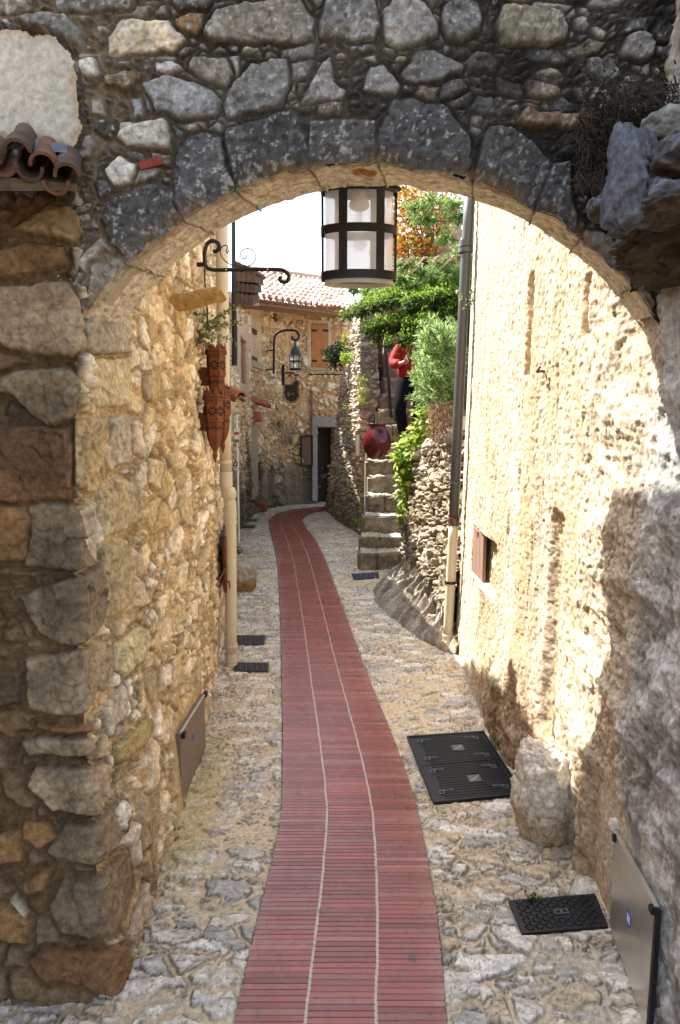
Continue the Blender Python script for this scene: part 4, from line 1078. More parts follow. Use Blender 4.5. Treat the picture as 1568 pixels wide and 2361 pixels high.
bl_ = MB(); bl_.prism([(ga.x - .012, ga.y, zb), (gb.x - .012, gb.y, zb), (gb.x - .012, gb.y, zt), (ga.x - .012, ga.y, zt)], (-.006, 0, 0)); bl_.build('back_panel', mat('rust backing', (.13, .045, .02), .8), t)
ltc = MB(); q = onx(488, 1348, xl) + Vector((.03, 0, 0)); ltc.tube([q, (ga.x + .01, ga.y, q.z + .003)], .005, 6); ltc.tube(bez([(ga.x + .01, ga.y, zb + .07), (ga.x + .03, ga.y - .02, zb + .075), (ga.x + .032, ga.y - .02, zb + .03)], 4), .005, 6); ltc.build('latch', M['rust'], t)

# --- rocks built as displaced solids
def blob(name, c, rad3, seed, mat_, cols, amp=.25, fr=1.6, n=(90, 64), flat=.0, parent=None, ridge=.08, rotz=0, fine=.02):
    a = np.linspace(0, 2 * np.pi, n[0] + 1)[:-1]; b_ = np.linspace(-np.pi / 2, np.pi / 2, n[1])
    A, B = np.meshgrid(a, b_)
    X = np.cos(B) * np.cos(A); Y = np.cos(B) * np.sin(A); Z = np.sin(B)
    def n3(f, s): return (fbm(X * f + Z * f * .7 + 7, Y * f - Z * f * .6, 4, s) + fbm(Y * f + 3, Z * f + X * f * .3, 4, s + 5)) * .5
    r = 1 + amp * n3(fr, seed) * 2 + ridge * (ridged(X * 2.2 + Y * 1.3, Z * 3 + Y, 4, seed + 9)) + fine * 2 * n3(9, seed + 3)
    cube = 1 / (np.maximum(np.maximum(np.abs(X), np.abs(Y)), np.abs(Z)) * .5 + .5)
    r = r * (1 + (cube - 1) * flat)
    ca_, sa_ = math.cos(rotz), math.sin(rotz)
    px_, py_, pz_ = X * r * rad3[0], Y * r * rad3[1], Z * r * rad3[2]
    P = np.stack([c[0] + px_ * ca_ - py_ * sa_, c[1] + px_ * sa_ + py_ * ca_, c[2] + pz_], -1)
    f1 = sstep(-.4, .4, n3(3, seed + 20)); f2 = sstep(-.1, .4, n3(11, seed + 21))
    C = np.array(cols[0])[None, None] * (1 - f1[..., None]) + np.array(cols[1])[None, None] * f1[..., None]
    if len(cols) > 2: C = mixc(C, cols[2], f2 * .6)
    C = C * (1 + .25 * n3(20, seed + 22))[..., None]
    if len(cols) > 3: C = mixc(C, cols[3], sstep(.1, -.35, Z + .25 * n3(2.5, seed + 23)))
    ny, nx = A.shape
    i = np.arange(ny - 1)[:, None] * nx + np.arange(nx)[None, :]; j = np.arange(ny - 1)[:, None] * nx + (np.arange(nx)[None, :] + 1) % nx
    f = np.stack([i, j, j + nx, i + nx], -1).reshape(-1, 4)
    me = np_mesh(name, P.reshape(-1, 3), f, C.reshape(-1, 3))
    return finish(name, me, mat_, parent)
bc = G(1275, 1905)
o = blob('boulder', (.835, 2.42, .165), (.100, .13, .205), 301, M['stone'], [(.64, .59, .51), (.72, .68, .61), (.5, .43, .34), (.42, .33, .22)], .18, 1.7, (160, 120), .45, rotz=.25, fine=.035, ridge=.12)
tag(o, 'pale rough boulder leaning on the wall foot beside the large ribbed cover', 'boulder')
sb = G(560, 1358)
o = blob('stone_block', (-1.0, 6.42, .13), (.125, .16, .17), 311, M['stone'], [(.4, .37, .32), (.3, .24, .13), (.5, .48, .45), (.28, .19, .07)], .08, 1.2, (70, 50), .95, fine=.02)
tag(o, 'squared stone block standing on the cobbles behind the cream drainpipe', 'stone block')

# --- overhanging rock, top right
ro = thing('rock_overhang', 'jagged blue grey rock jutting out beside the arch, brown underneath', 'rock', (1.0, 1.6, 2.2))
rc = [(.05, .05, .054), (.15, .16, .19), (.28, .29, .33), (.075, .052, .035)]
blob('rock_shelf', (1.02, 1.66, 2.16), (.25, .22, .115), 321, M['stone'], rc, .34, 2.4, (180, 120), .4, ro, .3, .3, .09)
blob('rock_slab', at(1455, 410, 1.47), (.042, .05, .095), 322, M['stone'], [(.075, .085, .11), (.12, .13, .16), (.2, .21, .24)], .22, 1.6, (90, 70), .9, ro, .16, .5, .05)
blob('rock_lump', at(1545, 395, 1.46), (.065, .08, .05), 323, M['stone'], rc, .3, 2, (60, 50), .4, ro, .2, 0, .06)
blob('rock_lump', at(1540, 300, 1.5), (.05, .06, .04), 324, M['stone'], [(.2, .2, .18), (.28, .28, .25), (.1, .1, .1)], .2, 2, (50, 40), .4, ro, .15, 0, .05)
blob('rock_lump', at(1400, 480, 1.6), (.035, .05, .03), 325, M['stone'], rc, .3, 2, (50, 40), .4, ro, .2, 0, .06)
blob('rock_lump', at(1545, 470, 1.44), (.07, .07, .04), 326, M['stone'], rc, .3, 2, (60, 50), .4, ro, .2, 0, .06)

# --- clay tile canopy, top left
cn = thing('tile_canopy', 'little dark clay tile canopy with curved tiles under the white plaster patch', 'tile canopy', at(60, 380, 1.7))
tdir = Vector((-.35, 1, .62)).normalized()
def tile(p, r, l, d, up, mat_, nm, cover=True, parent=None, th_=.006):
    side = d.cross(up).normalized(); up2 = side.cross(d).normalized()
    n = 12; V = []; k = 5
    for i in range(k):
        s = i / (k - 1)
        for rr_ in (r * (1 + .12 * s if not cover else 1.0 - .1 * s), (r - th_) * (1 + .12 * s if not cover else 1.0 - .1 * s)):
            for j in range(n + 1):
                a = math.pi * j / n
                V.append(p + d * l * s + side * math.cos(a) * rr_ + up2 * (math.sin(a) * rr_ * (1 if cover else -1)) + up2 * .003 * math.sin(7 * s + p.x * 40))
    w = n + 1; Fs = []
    for i in range(k - 1):
        for j in range(n):
            b_ = i * 2 * w; c_ = (i + 1) * 2 * w
            Fs.append((b_ + j, b_ + j + 1, c_ + j + 1, c_ + j)); Fs.append((b_ + w + j + 1, b_ + w + j, c_ + w + j, c_ + w + j + 1))
    for i in (0, k - 1):
        b_ = i * 2 * w
        for j in range(n): Fs.append((b_ + j, b_ + w + j, b_ + w + j + 1, b_ + j + 1))
    for j in (0, n):
        for i in range(k - 1):
            b_ = i * 2 * w; c_ = (i + 1) * 2 * w
            Fs.append((b_ + j, c_ + j, c_ + w + j, b_ + w + j))
    return MB().add(V, Fs).build(nm, mat_, parent, 50)
upv = Vector((0, -.45, 1))
CT = [mat('mossy clay tile', (.16, .075, .045), .9, 0, .5, 18, .5, 60), mat('dark clay tile', (.10, .06, .04), .9, 0, .5, 18, .5, 60)]
for i, (u, v, cov) in enumerate([(-30, 380, 1), (40, 352, 1), (100, 385, 1), (155, 405, 1), (5, 372, 0), (68, 388, 0), (128, 418, 0)]):
    tile(at(u, v, 1.64 + .004 * i), .033, .26, tdir, upv, CT[i % 2], 'cover_tile' if cov else 'pan_tile', bool(cov), cn, .008)
fl = MB(); fl.prism([at(55, 318, 1.80), at(150, 335, 1.80), at(155, 352, 1.72), at(60, 345, 1.72)], (0, .004, .006)); fl.build('lead_flashing', mat('lead sheet', (.1, .12, .17), .4, .3, .2, 20, .1), cn)
un = MB(); un.hexa([at(-60, 440, 1.68), at(178, 440, 1.68), at(178, 440, 1.84), at(-60, 440, 1.84), at(-60, 402, 1.68), at(178, 425, 1.68), at(178, 400, 1.84), at(-60, 380, 1.84)]); un.build('mortar_bed', mat('dark mortar', (.12, .085, .05), .95, 0, .4, 30, .8, 50), cn)

# --- access covers in the street
def quad_frame(q):
    o_ = Vector(q[3]); ex = (Vector(q[2]) - Vector(q[3])); ey = (Vector(q[0]) - Vector(q[3]))
    def f(a, b_, z=0): 
        p = (Vector(q[3]) * (1 - a) + Vector(q[2]) * a) * (1 - b_) + (Vector(q[0]) * (1 - a) + Vector(q[1]) * a) * b_
        return Vector((p.x, p.y, z))
    return f
def slab(mb, f, a0, a1, b0_, b1_, z0, z1): mb.hexa([f(a0, b0_, z0), f(a1, b0_, z0), f(a1, b1_, z0), f(a0, b1_, z0), f(a0, b0_, z1), f(a1, b0_, z1), f(a1, b1_, z1), f(a0, b1_, z1)])
f = quad_frame(COVERS['big'])
big = thing('manhole_cover', 'large black ribbed double leaf access cover beside the red brick strip', 'manhole cover', f(.5, .5))
mb = MB(); slab(mb, f, 0, 1, 0, .02, -.03, .014); slab(mb, f, 0, 1, .98, 1, -.03, .014); slab(mb, f, 0, .02, .02, .98, -.03, .014); slab(mb, f, .98, 1, .02, .98, -.03, .014); mb.build('frame', M['darkmetal'], big)
greyiron = mat('worn grey iron', (.12, .125, .15), .45, .5, .3, 60)
for (y0, y1) in ((.024, .496), (.504, .976)):
    mb = MB(); slab(mb, f, .024, .976, y0, y1, -.02, .009); leafo = mb.build('leaf', M['darkmetal'], big)
    mb = MB(); nr_ = 44
    for i in range(nr_):
        a = .15 + .80 * i / nr_
        for j in range(14):
            b_ = y0 + (y1 - y0) * (j + .12) / 14
            ca_ = (a - .55) * 1; cbq = (b_ - (y0 + y1) / 2)
            if abs(ca_) < .08 and abs(cbq) < .06: continue
            slab(mb, f, a, a + .011, b_, b_ + (y1 - y0) / 14 * .8, .0088, .0125)
    mb.build('ribs', M['darkmetal'], leafo)
    for (a, b_, s) in ((.13, y1 - .09, 1), (.85, y1 - .09, -1), (.13, y0 + .09, 1), (.85, y0 + .09, -1)):
        mb = MB(); mk = MB()
        slab(mb, f, a - .03, a + .03, b_ - .022, b_ + .022, .009, .0133); slab(mk, f, a - .018, a + .018, b_ - .013, b_ + .013, .0132, .0138)
        slab(mb, f, a + s * .08 - .05, a + s * .08 + .05, b_ + .012, b_ + .036, .009, .0133); slab(mk, f, a + s * .08 - .035, a + s * .08 + .035, b_ + .019, b_ + .030, .0132, .0138)
        mb.f.append((0, 1, 9, 8)); mb.build('key_hole', greyiron, leafo); mk.f.append((0, 1, 9, 8)); mk.build('key_slot', M['dark'], leafo)
    mb = MB(); yc_ = (y0 + y1) / 2; slab(mb, f, .49, .63, yc_ - .045, yc_ + .045, .009, .0128); mb.build('badge', greyiron, leafo)
    mb = MB()
    up_p = [(.495 + .13 * t, yc_ - .036 + .07 * t ** 2) for t in np.linspace(0, 1, 9)]; lo_p = [(.495 + .13 * t, yc_ - .036 + .07 * t ** 2 + .006 + .03 * t * (1 - t) * 2) for t in np.linspace(1, 0, 9)]
    mb.prism([f(a, b_, .0128) for a, b_ in up_p + lo_p], (0, 0, .0014))
    mb.build('badge_swoosh', mat('bright worn iron', (.26, .27, .32), .4, .6), leafo)
f = quad_frame(COVERS['small'])
sm = thing('manhole_cover', 'small dark tread plate cover in front of the steel meter panel', 'manhole cover', f(.5, .5), None)
mb = MB(); slab(mb, f, 0, 1, 0, 1, -.03, .010); mb.build('plate', M['darkmetal'], sm)
mb = MB()
for i in range(16):
    for j in range(9):
        a = .05 + .9 * (i + .5) / 16; b_ = .06 + .88 * (j + .5) / 9
        if abs(a - .53) < .11 and abs(b_ - .5) < .16: continue
        s = 1 if (i + j) % 2 else -1
        c = f(a, b_, .011); d = (f(a + .02, b_ + .045 * s, .011) - c)
        mb.tube([c - d * .8, c + d * .8], .0032, 5, True)
mb.build('treads', M['darkmetal'], sm)
mb = MB(); slab(mb, f, .45, .61, .43, .57, .010, .0145); mb.build('handle_rim', greyiron, sm)
mb = MB(); slab(mb, f, .465, .52, .46, .54, .0144, .015); slab(mb, f, .54, .595, .46, .54, .0144, .015); mb.build('handle_slots', M['dark'], sm)
for key, lab, wavy in (('a', 'small cast iron drain cover beyond the cream drainpipe shoe, the farther of two', 1), ('b', 'small cast iron drain cover right beside the cream drainpipe shoe', 1), ('c', 'blue grey grating in the cobbles at the foot of the stone steps', 0)):
    f = quad_frame(COVERS[key])
    t = thing('drain_cover', lab, 'drain cover', f(.5, .5), 'small drain covers in the cobbles')
    bm_ = mat('blue iron', (.05, .07, .14), .35, .6, .3, 50) if key == 'c' else M['darkmetal']
    mb = MB(); slab(mb, f, 0, 1, 0, 1, -.03, .010); mb.build('plate', bm_, t)
    mb = MB()
    for i in range(11):
        for j in range(5):
            a = .06 + .88 * (i + .5) / 11; b_ = .08 + .84 * (j + .5) / 5; c = f(a, b_, .0115); d = f(a + .03, b_ + (.07 if (i % 2) else -.07), .0115) - c
            mb.tube([c - d, c + d], .0045, 5)
    mb.build('treads', greyiron if key != 'c' else mat('pale blue iron', (.2, .25, .42), .3, .6), t)

M['steelp'] = mat('pale brushed steel', (.66, .64, .59), .34, .85, .1, 5, .12, 90)
# --- steel meter panel on the right
xs_ = lambda y, z: .872 + (y - 1.75) * .13
P4 = [onx(u, v, xs_) for u, v in [(1417, 1921), (1509, 2090), (1491, 2395), (1405, 2152)]]
y0, y1 = P4[1].y, (P4[0].y + P4[3].y) / 2
pn = thing('steel_panel', 'brushed steel meter panel with blue badge beside the small tread plate cover', 'metal panel', P4[3])
Q = [Vector((xs_(y1, 0), y1, P4[0].z)), Vector((xs_(y0, 0), y0, P4[1].z)), Vector((xs_(y0, 0), y0, .01)), Vector((xs_(y1, 0), y1, .03))]
MB().prism(Q, (.014, 0, 0)).build('sheet', M['steelp'], pn, False)
mb = MB(); mb.box((Q[1].x + .009, Q[1].y - .005, (Q[1].z + .01) / 2), (.014, .008, Q[1].z - .02)); mb.build('edge_frame', M['darkmetal'], pn)
MB().box((Q[1].x - .002, Q[1].y + .004, Q[1].z - .012), (.016, .022, .022), None, .003).build('hinge', M['darkmetal'], pn)
MB().box((Q[0].x - .003, Q[0].y - .006, Q[0].z - .01), (.012, .016, .024), None, .002).build('hinge', M['darkmetal'], pn)
bp_ = onx(1449, 2118, lambda y, z: xs_(y, z) - .003)
bad = MB(); bad.prism([bp_ + Vector((0, .016 * math.cos(a), .026 * math.sin(a))) for a in np.linspace(0, 2 * math.pi, 20)[:-1]], (.0025, 0, 0)); bo = bad.build('badge', M['blue'], pn)
sw = MB()
for k, z in enumerate((.010, .003, -.004, -.011)):
    sw.prism([bp_ + Vector((-.0008, y, z + .0016 + .3 * y)) for y in (-.009, .009)] + [bp_ + Vector((-.0008, y, z - .0016 + .3 * y)) for y in (.009, -.009)], (.001, 0, 0))
sw.build('badge_mark', M['white'], bo)
blob('mortar_lump', onx(1422, 1908, lambda y, z: xr(y, z) - .0), (.022, .03, .03), 327, M['plaster'], [(.6, .57, .5), (.7, .67, .6)], .25, 2, (40, 30), .3, pn)

# --- plank shutter inside the niche of the right wall
ya, yb, za, zb = NICHE
t = thing('niche_shutter', 'narrow faded mauve plank shutter in the recess of the right house wall', 'shutter', (.9, yb, za))
xw = .835 + .02
mv = mat('faded mauve paint', (.24, .145, .115), .7, 0, .15, 20, .3, 80)
y_m = yb - (yb - ya) * .42
for k in range(3):
    w_ = (yb - y_m) / 3
    MB().box((xr((ya + yb) / 2, (za + zb) / 2) + .035, y_m + w_ * (k + .5), (za + zb) / 2), (.02, w_ - .004, (zb - za) * .96), None, .002).build('plank', mv, t)
MB().box((xr((ya + yb) / 2, (za + zb) / 2) + .022, (y_m + yb) / 2, zb - (zb - za) * .1), (.006, .02, .03)).build('hinge', M['rust'], t)
# --- hook on the right wall
q = onx(1256, 856, lambda y, z: xr(y, z) - .0)
mb = MB().tube(bez([q + Vector((.02, 0, 0)), q + Vector((-.02, 0, 0)), q + Vector((-.035, -.01, -.004)), q + Vector((-.035, -.022, .006)), q + Vector((-.028, -.024, .018))], 5), .006, 7)
tag(mb.build('iron_hook', M['rust'], None), 'small rusty iron hook sticking out of the sunlit right wall', 'hook')
# ------------------------------------------------------------------ second house row: curved wall closing the street
W2 = [(-1.32, 7.3), (-1.48, 8.5), (-1.60, 9.8), (-1.66, 11.2), (-1.66, 12.2), (-1.50, 13.2), (-1.1, 13.75), (-.4, 14.05), (.9, 14.4)]
W2T = [3.2, 3.45, 3.7, 3.9, 4.0, 4.15, 4.22, 4.3, 4.4]
W2a = np.array(W2); W2s = np.concatenate([[0], np.cumsum(np.linalg.norm(np.diff(W2a, axis=0), axis=1))])
def w2xy(s):
    # smooth curve through the corner points
    t = np.asarray(s, dtype=float)
    o = 0
    for k, wgt in ((-.35, .25), (0, .5), (.35, .25)):
        o = o + wgt * np.stack([np.interp(t + k, W2s, W2a[:, 0]), np.interp(t + k, W2s, W2a[:, 1])], -1)
    return o
_ss = np.linspace(.4, W2s[-1] - .4, 900); _xy = w2xy(_ss)
def w2hit(u, v):                          # photo point -> (s, z) on that wall
    r = ray(u, v); ang = r[0] / r[1]
    k = np.argmin(np.abs(_xy[:, 0] / _xy[:, 1] - ang))
    if u < 600:
        c = np.where(_ss < 5.2)[0]; k = c[np.argmin(np.abs(_xy[c, 0] / _xy[c, 1] - ang))]
    return _ss[k], EYE + r[2] * _xy[k, 1] / r[1]
def w2p(s, z, out=0.0):
    p = w2xy(s); q = w2xy(s + .05) - w2xy(s - .05); q = q / np.linalg.norm(q)
    return Vector((p[0] + q[1] * out, p[1] - q[0] * out, z))
def w2uv(u, v, out=0.0):
    s, z = w2hit(u, v); return w2p(s, z, out)
s2 = np.concatenate([spaced(.36, 5.4, lambda q: .02), spaced(5.42, W2s[-1] - .4, lambda q: .014)]); t2 = spaced(-.05, 4.4, lambda q: .014)
S2, T2 = np.meshgrid(s2, t2)
R2 = masonry(S2, T2, [], cw=.26, ch=.17, seed=211, mortar=.016, relief=.04, rnd=.02, warp=.06, split=.5, rough=.014, tilt=.25)
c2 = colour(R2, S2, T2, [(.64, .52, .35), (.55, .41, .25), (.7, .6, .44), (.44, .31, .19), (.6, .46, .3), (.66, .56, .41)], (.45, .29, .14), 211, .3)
c2 = np.clip(c2 * 1.25, 0, .85)
plz = sstep(.0, .4, fbm(S2 * 1.5, T2 * 1.2, 3, 212) - .25 * sstep(2.0, 2.6, T2) * sstep(4.1, 3.9, T2) + .1 * sstep(5, 6, S2) - .05)
c2 = mixc(c2, (.68, .49, .3), plz * .8)
zlow = sstep(2.1, 1.1, T2 + .35 * fbm(S2 * 2, T2 * 2, 3, 213))  # lower facade darkened in colour, standing in for shade in the lane
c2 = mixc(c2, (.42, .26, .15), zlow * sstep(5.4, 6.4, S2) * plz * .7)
c2 = mixc(c2, (.12, .105, .08), sstep(1.5, .5, T2 + .5 * fbm(S2 * 3, T2 * 3, 3, 214)) * .85)  # wall foot painted darker for the same lane shade
blk = sstep(.0, .4, fbm(S2 * 3, T2 * 1.4, 3, 216)) * zlow * .75  # blackish patches deepen that painted shade
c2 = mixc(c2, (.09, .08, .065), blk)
h2 = R2['h'] * (1 - .8 * plz) + .006 * plz * fbm(S2 * 30, T2 * 30, 3, 215) - .03
def hole2(u0, v0, u1, v1, d, soft=.01, arch=False):
    sa, zb_ = w2hit(u0, v1); sb, za_ = w2hit(u1, v0)
    return d * sstep(sa - soft, sa + soft, S2) * sstep(sb + soft, sb - soft, S2) * sstep(zb_ - soft, zb_ + soft, T2) * sstep(za_ + soft, za_ - soft, T2)
# smooth plaster surrounds
for (u0, v0, u1, v1, cc, aa) in ((708, 738, 764, 858, (.56, .44, .29), .85), (550, 752, 573, 908, (.6, .44, .33), .9), (578, 715, 602, 848, (.62, .5, .36), .8), (582, 975, 599, 1150, (.4, .35, .26), .9)):
    mk = hole2(u0, v0, u1, v1, 1.0, .02); c2 = mixc(c2, cc, mk * aa); h2 = h2 * (1 - mk * .9)
h2 -= hole2(719, 747, 755, 848, .06) + hole2(557, 790, 569, 880, .09) + hole2(583, 750, 597, 838, .04) + hole2(598, 1066, 607, 1112, .15) + hole2(732, 985, 772, 1200, .3) + hole2(632, 722, 641, 738, .12, .03)
dk = hole2(598, 1066, 607, 1112, 1) + hole2(632, 722, 641, 738, 1, .03); c2 = mixc(c2, (.01, .009, .008), np.clip(dk, 0, 1))
c2 = mixc(c2, (.16, .09, .05), hole2(557, 790, 569, 880, 1))
xy2 = w2xy(S2); P2 = np.stack([xy2[..., 0], xy2[..., 1], T2], -1)
top2 = np.interp(S2, W2s, W2T)
fm2 = (T2 < top2); fm2 = fm2[:-1, :-1] & fm2[1:, 1:]
house_far = thing('stone_house', 'honey coloured rubble house with tiled roof closing the end of the street', 'house', (-1.0, 13.9, 0))
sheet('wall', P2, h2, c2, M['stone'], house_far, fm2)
core2 = MB()
sv = np.linspace(.36, W2s[-1] - .4, 26)
for a, b in zip(sv[:-1], sv[1:]):
    pa, pb = w2p(a, 0, -.34), w2p(b, 0, -.34); pa2, pb2 = w2p(a, 0, -1.1), w2p(b, 0, -1.1)
    za, zb = float(np.interp(a, W2s, W2T)), float(np.interp(b, W2s, W2T))
    up = Vector((0, 0, 1))
    core2.hexa([pa, pb, pb2, pa2, pa + up * za, pb + up * zb, pb2 + up * zb, pa2 + up * za])
core2.build('wall_core', mat('rubble core 2', (.35, .27, .17), .9), house_far)
# back of the doorway stays dark inside the wall

# roof of the far house: clay tile field
def bil(A, B, C, D, a, b): return (A * (1 - a) + B * a) * (1 - b) + (D * (1 - a) + C * a) * b
rA, rB, rC, rD = at(548, 686, 10.6), at(806, 718, 14.05), at(800, 655, 17.0), at(575, 627, 13.6)
rA = rA + Vector((0, -.1, 0))
na, nb = 520, 220
aa, bb = np.meshgrid(np.linspace(0, 1, na), np.linspace(0, 1, nb))
def bilnp(a, b):
    f = lambda k: (rA[k] * (1 - a) + rB[k] * a) * (1 - b) + (rD[k] * (1 - a) + rC[k] * a) * b
    return np.stack([f(0), f(1), f(2)], -1)
ncol, nrow = 20, 9
ph_ = aa * ncol + bb * 5 + .3 * fbm(aa * 9, bb * 5, 2, 80); fr_ = ph_ - np.floor(ph_); rw = bb * nrow + .25 * _hash(np.floor(ph_), np.floor(ph_) * 0, 3); fw = rw - np.floor(rw)
cid = _hash(np.floor(ph_), np.floor(rw), 77)
barrel = np.sqrt(np.clip(1 - ((fr_ - .5) / .36) ** 2, 0, 1)) * .075 - .03 * (np.abs(fr_ - .5) > .36)
hroof = barrel + (1 - fw) * .035 + .012 * (cid - .5)
croof = palette(cid, [(.55, .33, .25), (.6, .42, .33), (.5, .26, .18), (.64, .5, .42), (.46, .22, .15), (.58, .4, .33)]) * (1 + .2 * fbm(aa * 60, bb * 60, 3, 78))[..., None]
croof = mixc(croof, (.8, .74, .68), sstep(-.2, .3, fbm(aa * 9, bb * 7, 3, 79)) * .7)
croof = mixc(croof, (.16, .09, .06), sstep(.12, .0, fw) * .6)
PRf = bilnp(aa, bb)
roof = sheet('roof', PRf, hroof, croof, mat_col('clay roof', .9, 40, .25, .4, 90), house_far)
# eaves: row of tile ends and a mortared genoise under them
ev = MB()
for i in range(ncol):
    for jj, (off, dz) in enumerate(((-.02, .0),)):
        p = bil(rA, rB, rC, rD, (i + .5) / ncol, 0); q = bil(rA, rB, rC, rD, (i + .5) / ncol, .1)
        d = (q - p).normalized(); sd_ = (rB - rA).normalized(); n = sd_.cross(d).normalized()
        r_ = (rB - rA).length / ncol * .38
        pts0 = [p - d * .06 + sd_ * math.cos(t) * r_ + n * (math.sin(t) * r_ + .01) for t in np.linspace(0, math.pi, 8)]
        pts1 = [p - d * .06 + sd_ * math.cos(t) * r_ * .8 + n * (math.sin(t) * r_ * .8 + .005) for t in np.linspace(math.pi, 0, 8)]
        ev.prism(pts0 + pts1, d * .2)
ev.build('eave_tiles', M['terracotta'], roof)
ge = MB()
for row in range(2):
    for i in range(40):
        a0, a1 = i / 40, (i + 1) / 40
        p = bil(rA, rB, rC, rD, a0, 0) + Vector((0, .12 + .08 * row, .02 - .045 * row)); q = bil(rA, rB, rC, rD, a1, 0) + Vector((0, .12 + .08 * row, .02 - .045 * row))
        m_ = (p + q) / 2
        ge.prism([p + Vector((0, 0, -.035)), q + Vector((0, 0, -.035)), q, m_ + Vector((0, 0, .02)), p], Vector((0, .5, 0)))
ge.build('genoise', M['tile_brown'], roof)
for (u, v, s) in ((700, 676, .07), (745, 672, .05), (665, 655, .06), (728, 690, .05)):
    q = bil(rA, rB, rC, rD, (u - 570) / 240, .5); 
rg_ = MB(); rg_.tube([rD + Vector((0, 0, .04)), rD.lerp(rC, .5) + Vector((0, 0, .05)), rC + Vector((0, 0, .04))], .09, 8); rg_.build('ridge_tiles', M['tile_pink'], roof)

# openings and fittings on that house (its own parts)
def plate(u0, v0, u1, v1, out, th_, mat_, name, parent, n=1, gap_=.006):
    mb = MB(); sa, zb_ = w2hit(u0, v1); sb, za_ = w2hit(u1, v0)
    mb.prism([w2p(sa, zb_, out), w2p(sb, zb_, out), w2p(sb, za_, out), w2p(sa, za_, out)], w2p((sa + sb) / 2, za_, out + th_) - w2p((sa + sb) / 2, za_, out))
    return mb.build(name, mat_, parent)
wn_ = plate(718.5, 746, 755.5, 849, -.07, .02, M['wood'], 'window', house_far)
for (u0, u1) in ((719.5, 736.6), (737.4, 754.5)):
    sh = plate(u0, 748, u1, 847, -.045, .03, M['orange_wood'], 'shutter', wn_)
for v in (762, 832):
    for (u0, u1) in ((719, 731), (744, 758)): plate(u0, v - 2, u1, v + 2, -.012, .012, M['iron'], 'strap_hinge', wn_)
plate(714, 849, 760, 853, -.05, .09, mat('stone sill', (.45, .36, .25), .9), 'sill', wn_)
wn2 = plate(583, 748, 597, 842, -.05, .03, mat('pale pink shutter', (.6, .4, .29), .6, 0, .1), 'narrow_shutter', house_far)
for v in (764, 828): plate(581, v - 2, 599, v + 2, -.015, .03, M['iron'], 'strap_hinge', wn2)
plate(580, 840.5, 607, 844, -.04, .06, mat('slate ledge', (.4, .34, .25), .8), 'ledge', house_far)
mb = MB(); 
arw = [(557, 880), (556.8, 810), (559, 795), (563, 786), (567, 797), (569, 812), (569.5, 880)]
mb.prism([w2uv(u, v, -.07) for u, v in arw], w2uv(563, 840, -.05) - w2uv(563, 840, -.07)); mb.build('arrow_slit', mat('brown slit panel', (.25, .12, .06), .8), house_far)
dr = plate(731, 984, 774, 1160, -.32, .03, mat('dark door', (.012, .011, .010), .7), 'door', house_far)
plate(720, 961, 790, 983, -.02, .06, mat('grey stone lintel', (.3, .29, .27), .85, 0, .2, 12, .5), 'lintel', house_far)
plate(720, 983.5, 731, 1155, -.02, .05, mat('grey stone jamb', (.28, .27, .25), .85, 0, .2, 12, .5), 'door_jamb', house_far)
plate(716.5, 900, 720, 962, -.01, .04, M['tile_brown'], 'wall_pipe', house_far)
bd_ = thing('notice_board', 'dark framed board hung on the far house wall left of its doorway', 'notice board', w2uv(705, 1070))
plate(693, 1007, 718, 1071, .0, .03, mat('brown board', (.13, .075, .05), .7), 'panel', bd_)
for (u0, v0, u1, v1) in ((691.5, 1004, 720, 1007.5), (691.5, 1070.5, 720, 1074), (691.5, 1007.5, 694, 1070.5), (717.5, 1007.5, 720, 1070.5)): plate(u0, v0, u1, v1, .0, .05, M['iron'], 'frame_bar', bd_)

# brown tiled verge of the middle roof
vg = thing('tiled_eave', 'dark brown stacked tile eave jutting over the left wall below the scroll bracket', 'eave', at(565, 680, 7.9))
EV1, EV2 = mat('deep brown tile', (.07, .034, .018), .9, 0, .5, 25, .5), mat('dark old tile', (.10, .05, .024), .9, 0, .5, 25, .5)  # two dark brown tile tones, alternating by row
for r_ in range(4):
    zf = [(597, 622), (622, 648), (648, 672), (672, 700)][r_]
    uR = [593, 590, 587, 583][r_]
    mb = MB(); n = 5
    for i in range(n):
        u0 = 534 + (uR - 534) * i / n; u1 = 534 + (uR - 534) * (i + 1) / n
        sl_ = lambda u: (u - 534) / 58 * 26 if r_ == 0 else (u - 534) / 58 * 10
        p = [at(u0 + .4, zf[1] + sl_(u0) * .4, 7.8), at(u1 - .4, zf[1] + sl_(u1) * .4, 7.8), at(u1 - .4, zf[0] + sl_(u1) + 2, 7.8), at((u0 + u1) / 2, zf[0] + sl_((u0 + u1) / 2) - 1, 7.8), at(u0 + .4, zf[0] + sl_(u0) + 2, 7.8)]
        mb.prism(p, (0, .9 - .1 * r_, .15))
    mb.build('tile_row', [EV1, EV2, EV1, EV2][r_], vg)
mb = MB(); mb.hexa([at(530, 707, 7.75), at(585, 706, 8.3), at(600, 704, 9.6), at(530, 708, 10.4), at(530, 698, 7.75), at(582, 698, 8.2), at(596, 697, 9.6), at(530, 690, 10.4)]); mb.build('fascia', M['tile_brown'], vg)

# dark post / downpipe along the second house edge
mb = MB(); mb.tube([at(538, 470, 6.9), at(539, 700, 6.9), at(541, 760, 6.9), at(541, 842, 6.9)], [.02, .024, .03, .03], 8)
tag(mb.build('dark_downpipe', M['iron'], None), 'dark downpipe on the second house, right behind the cream drainpipe', 'drainpipe')
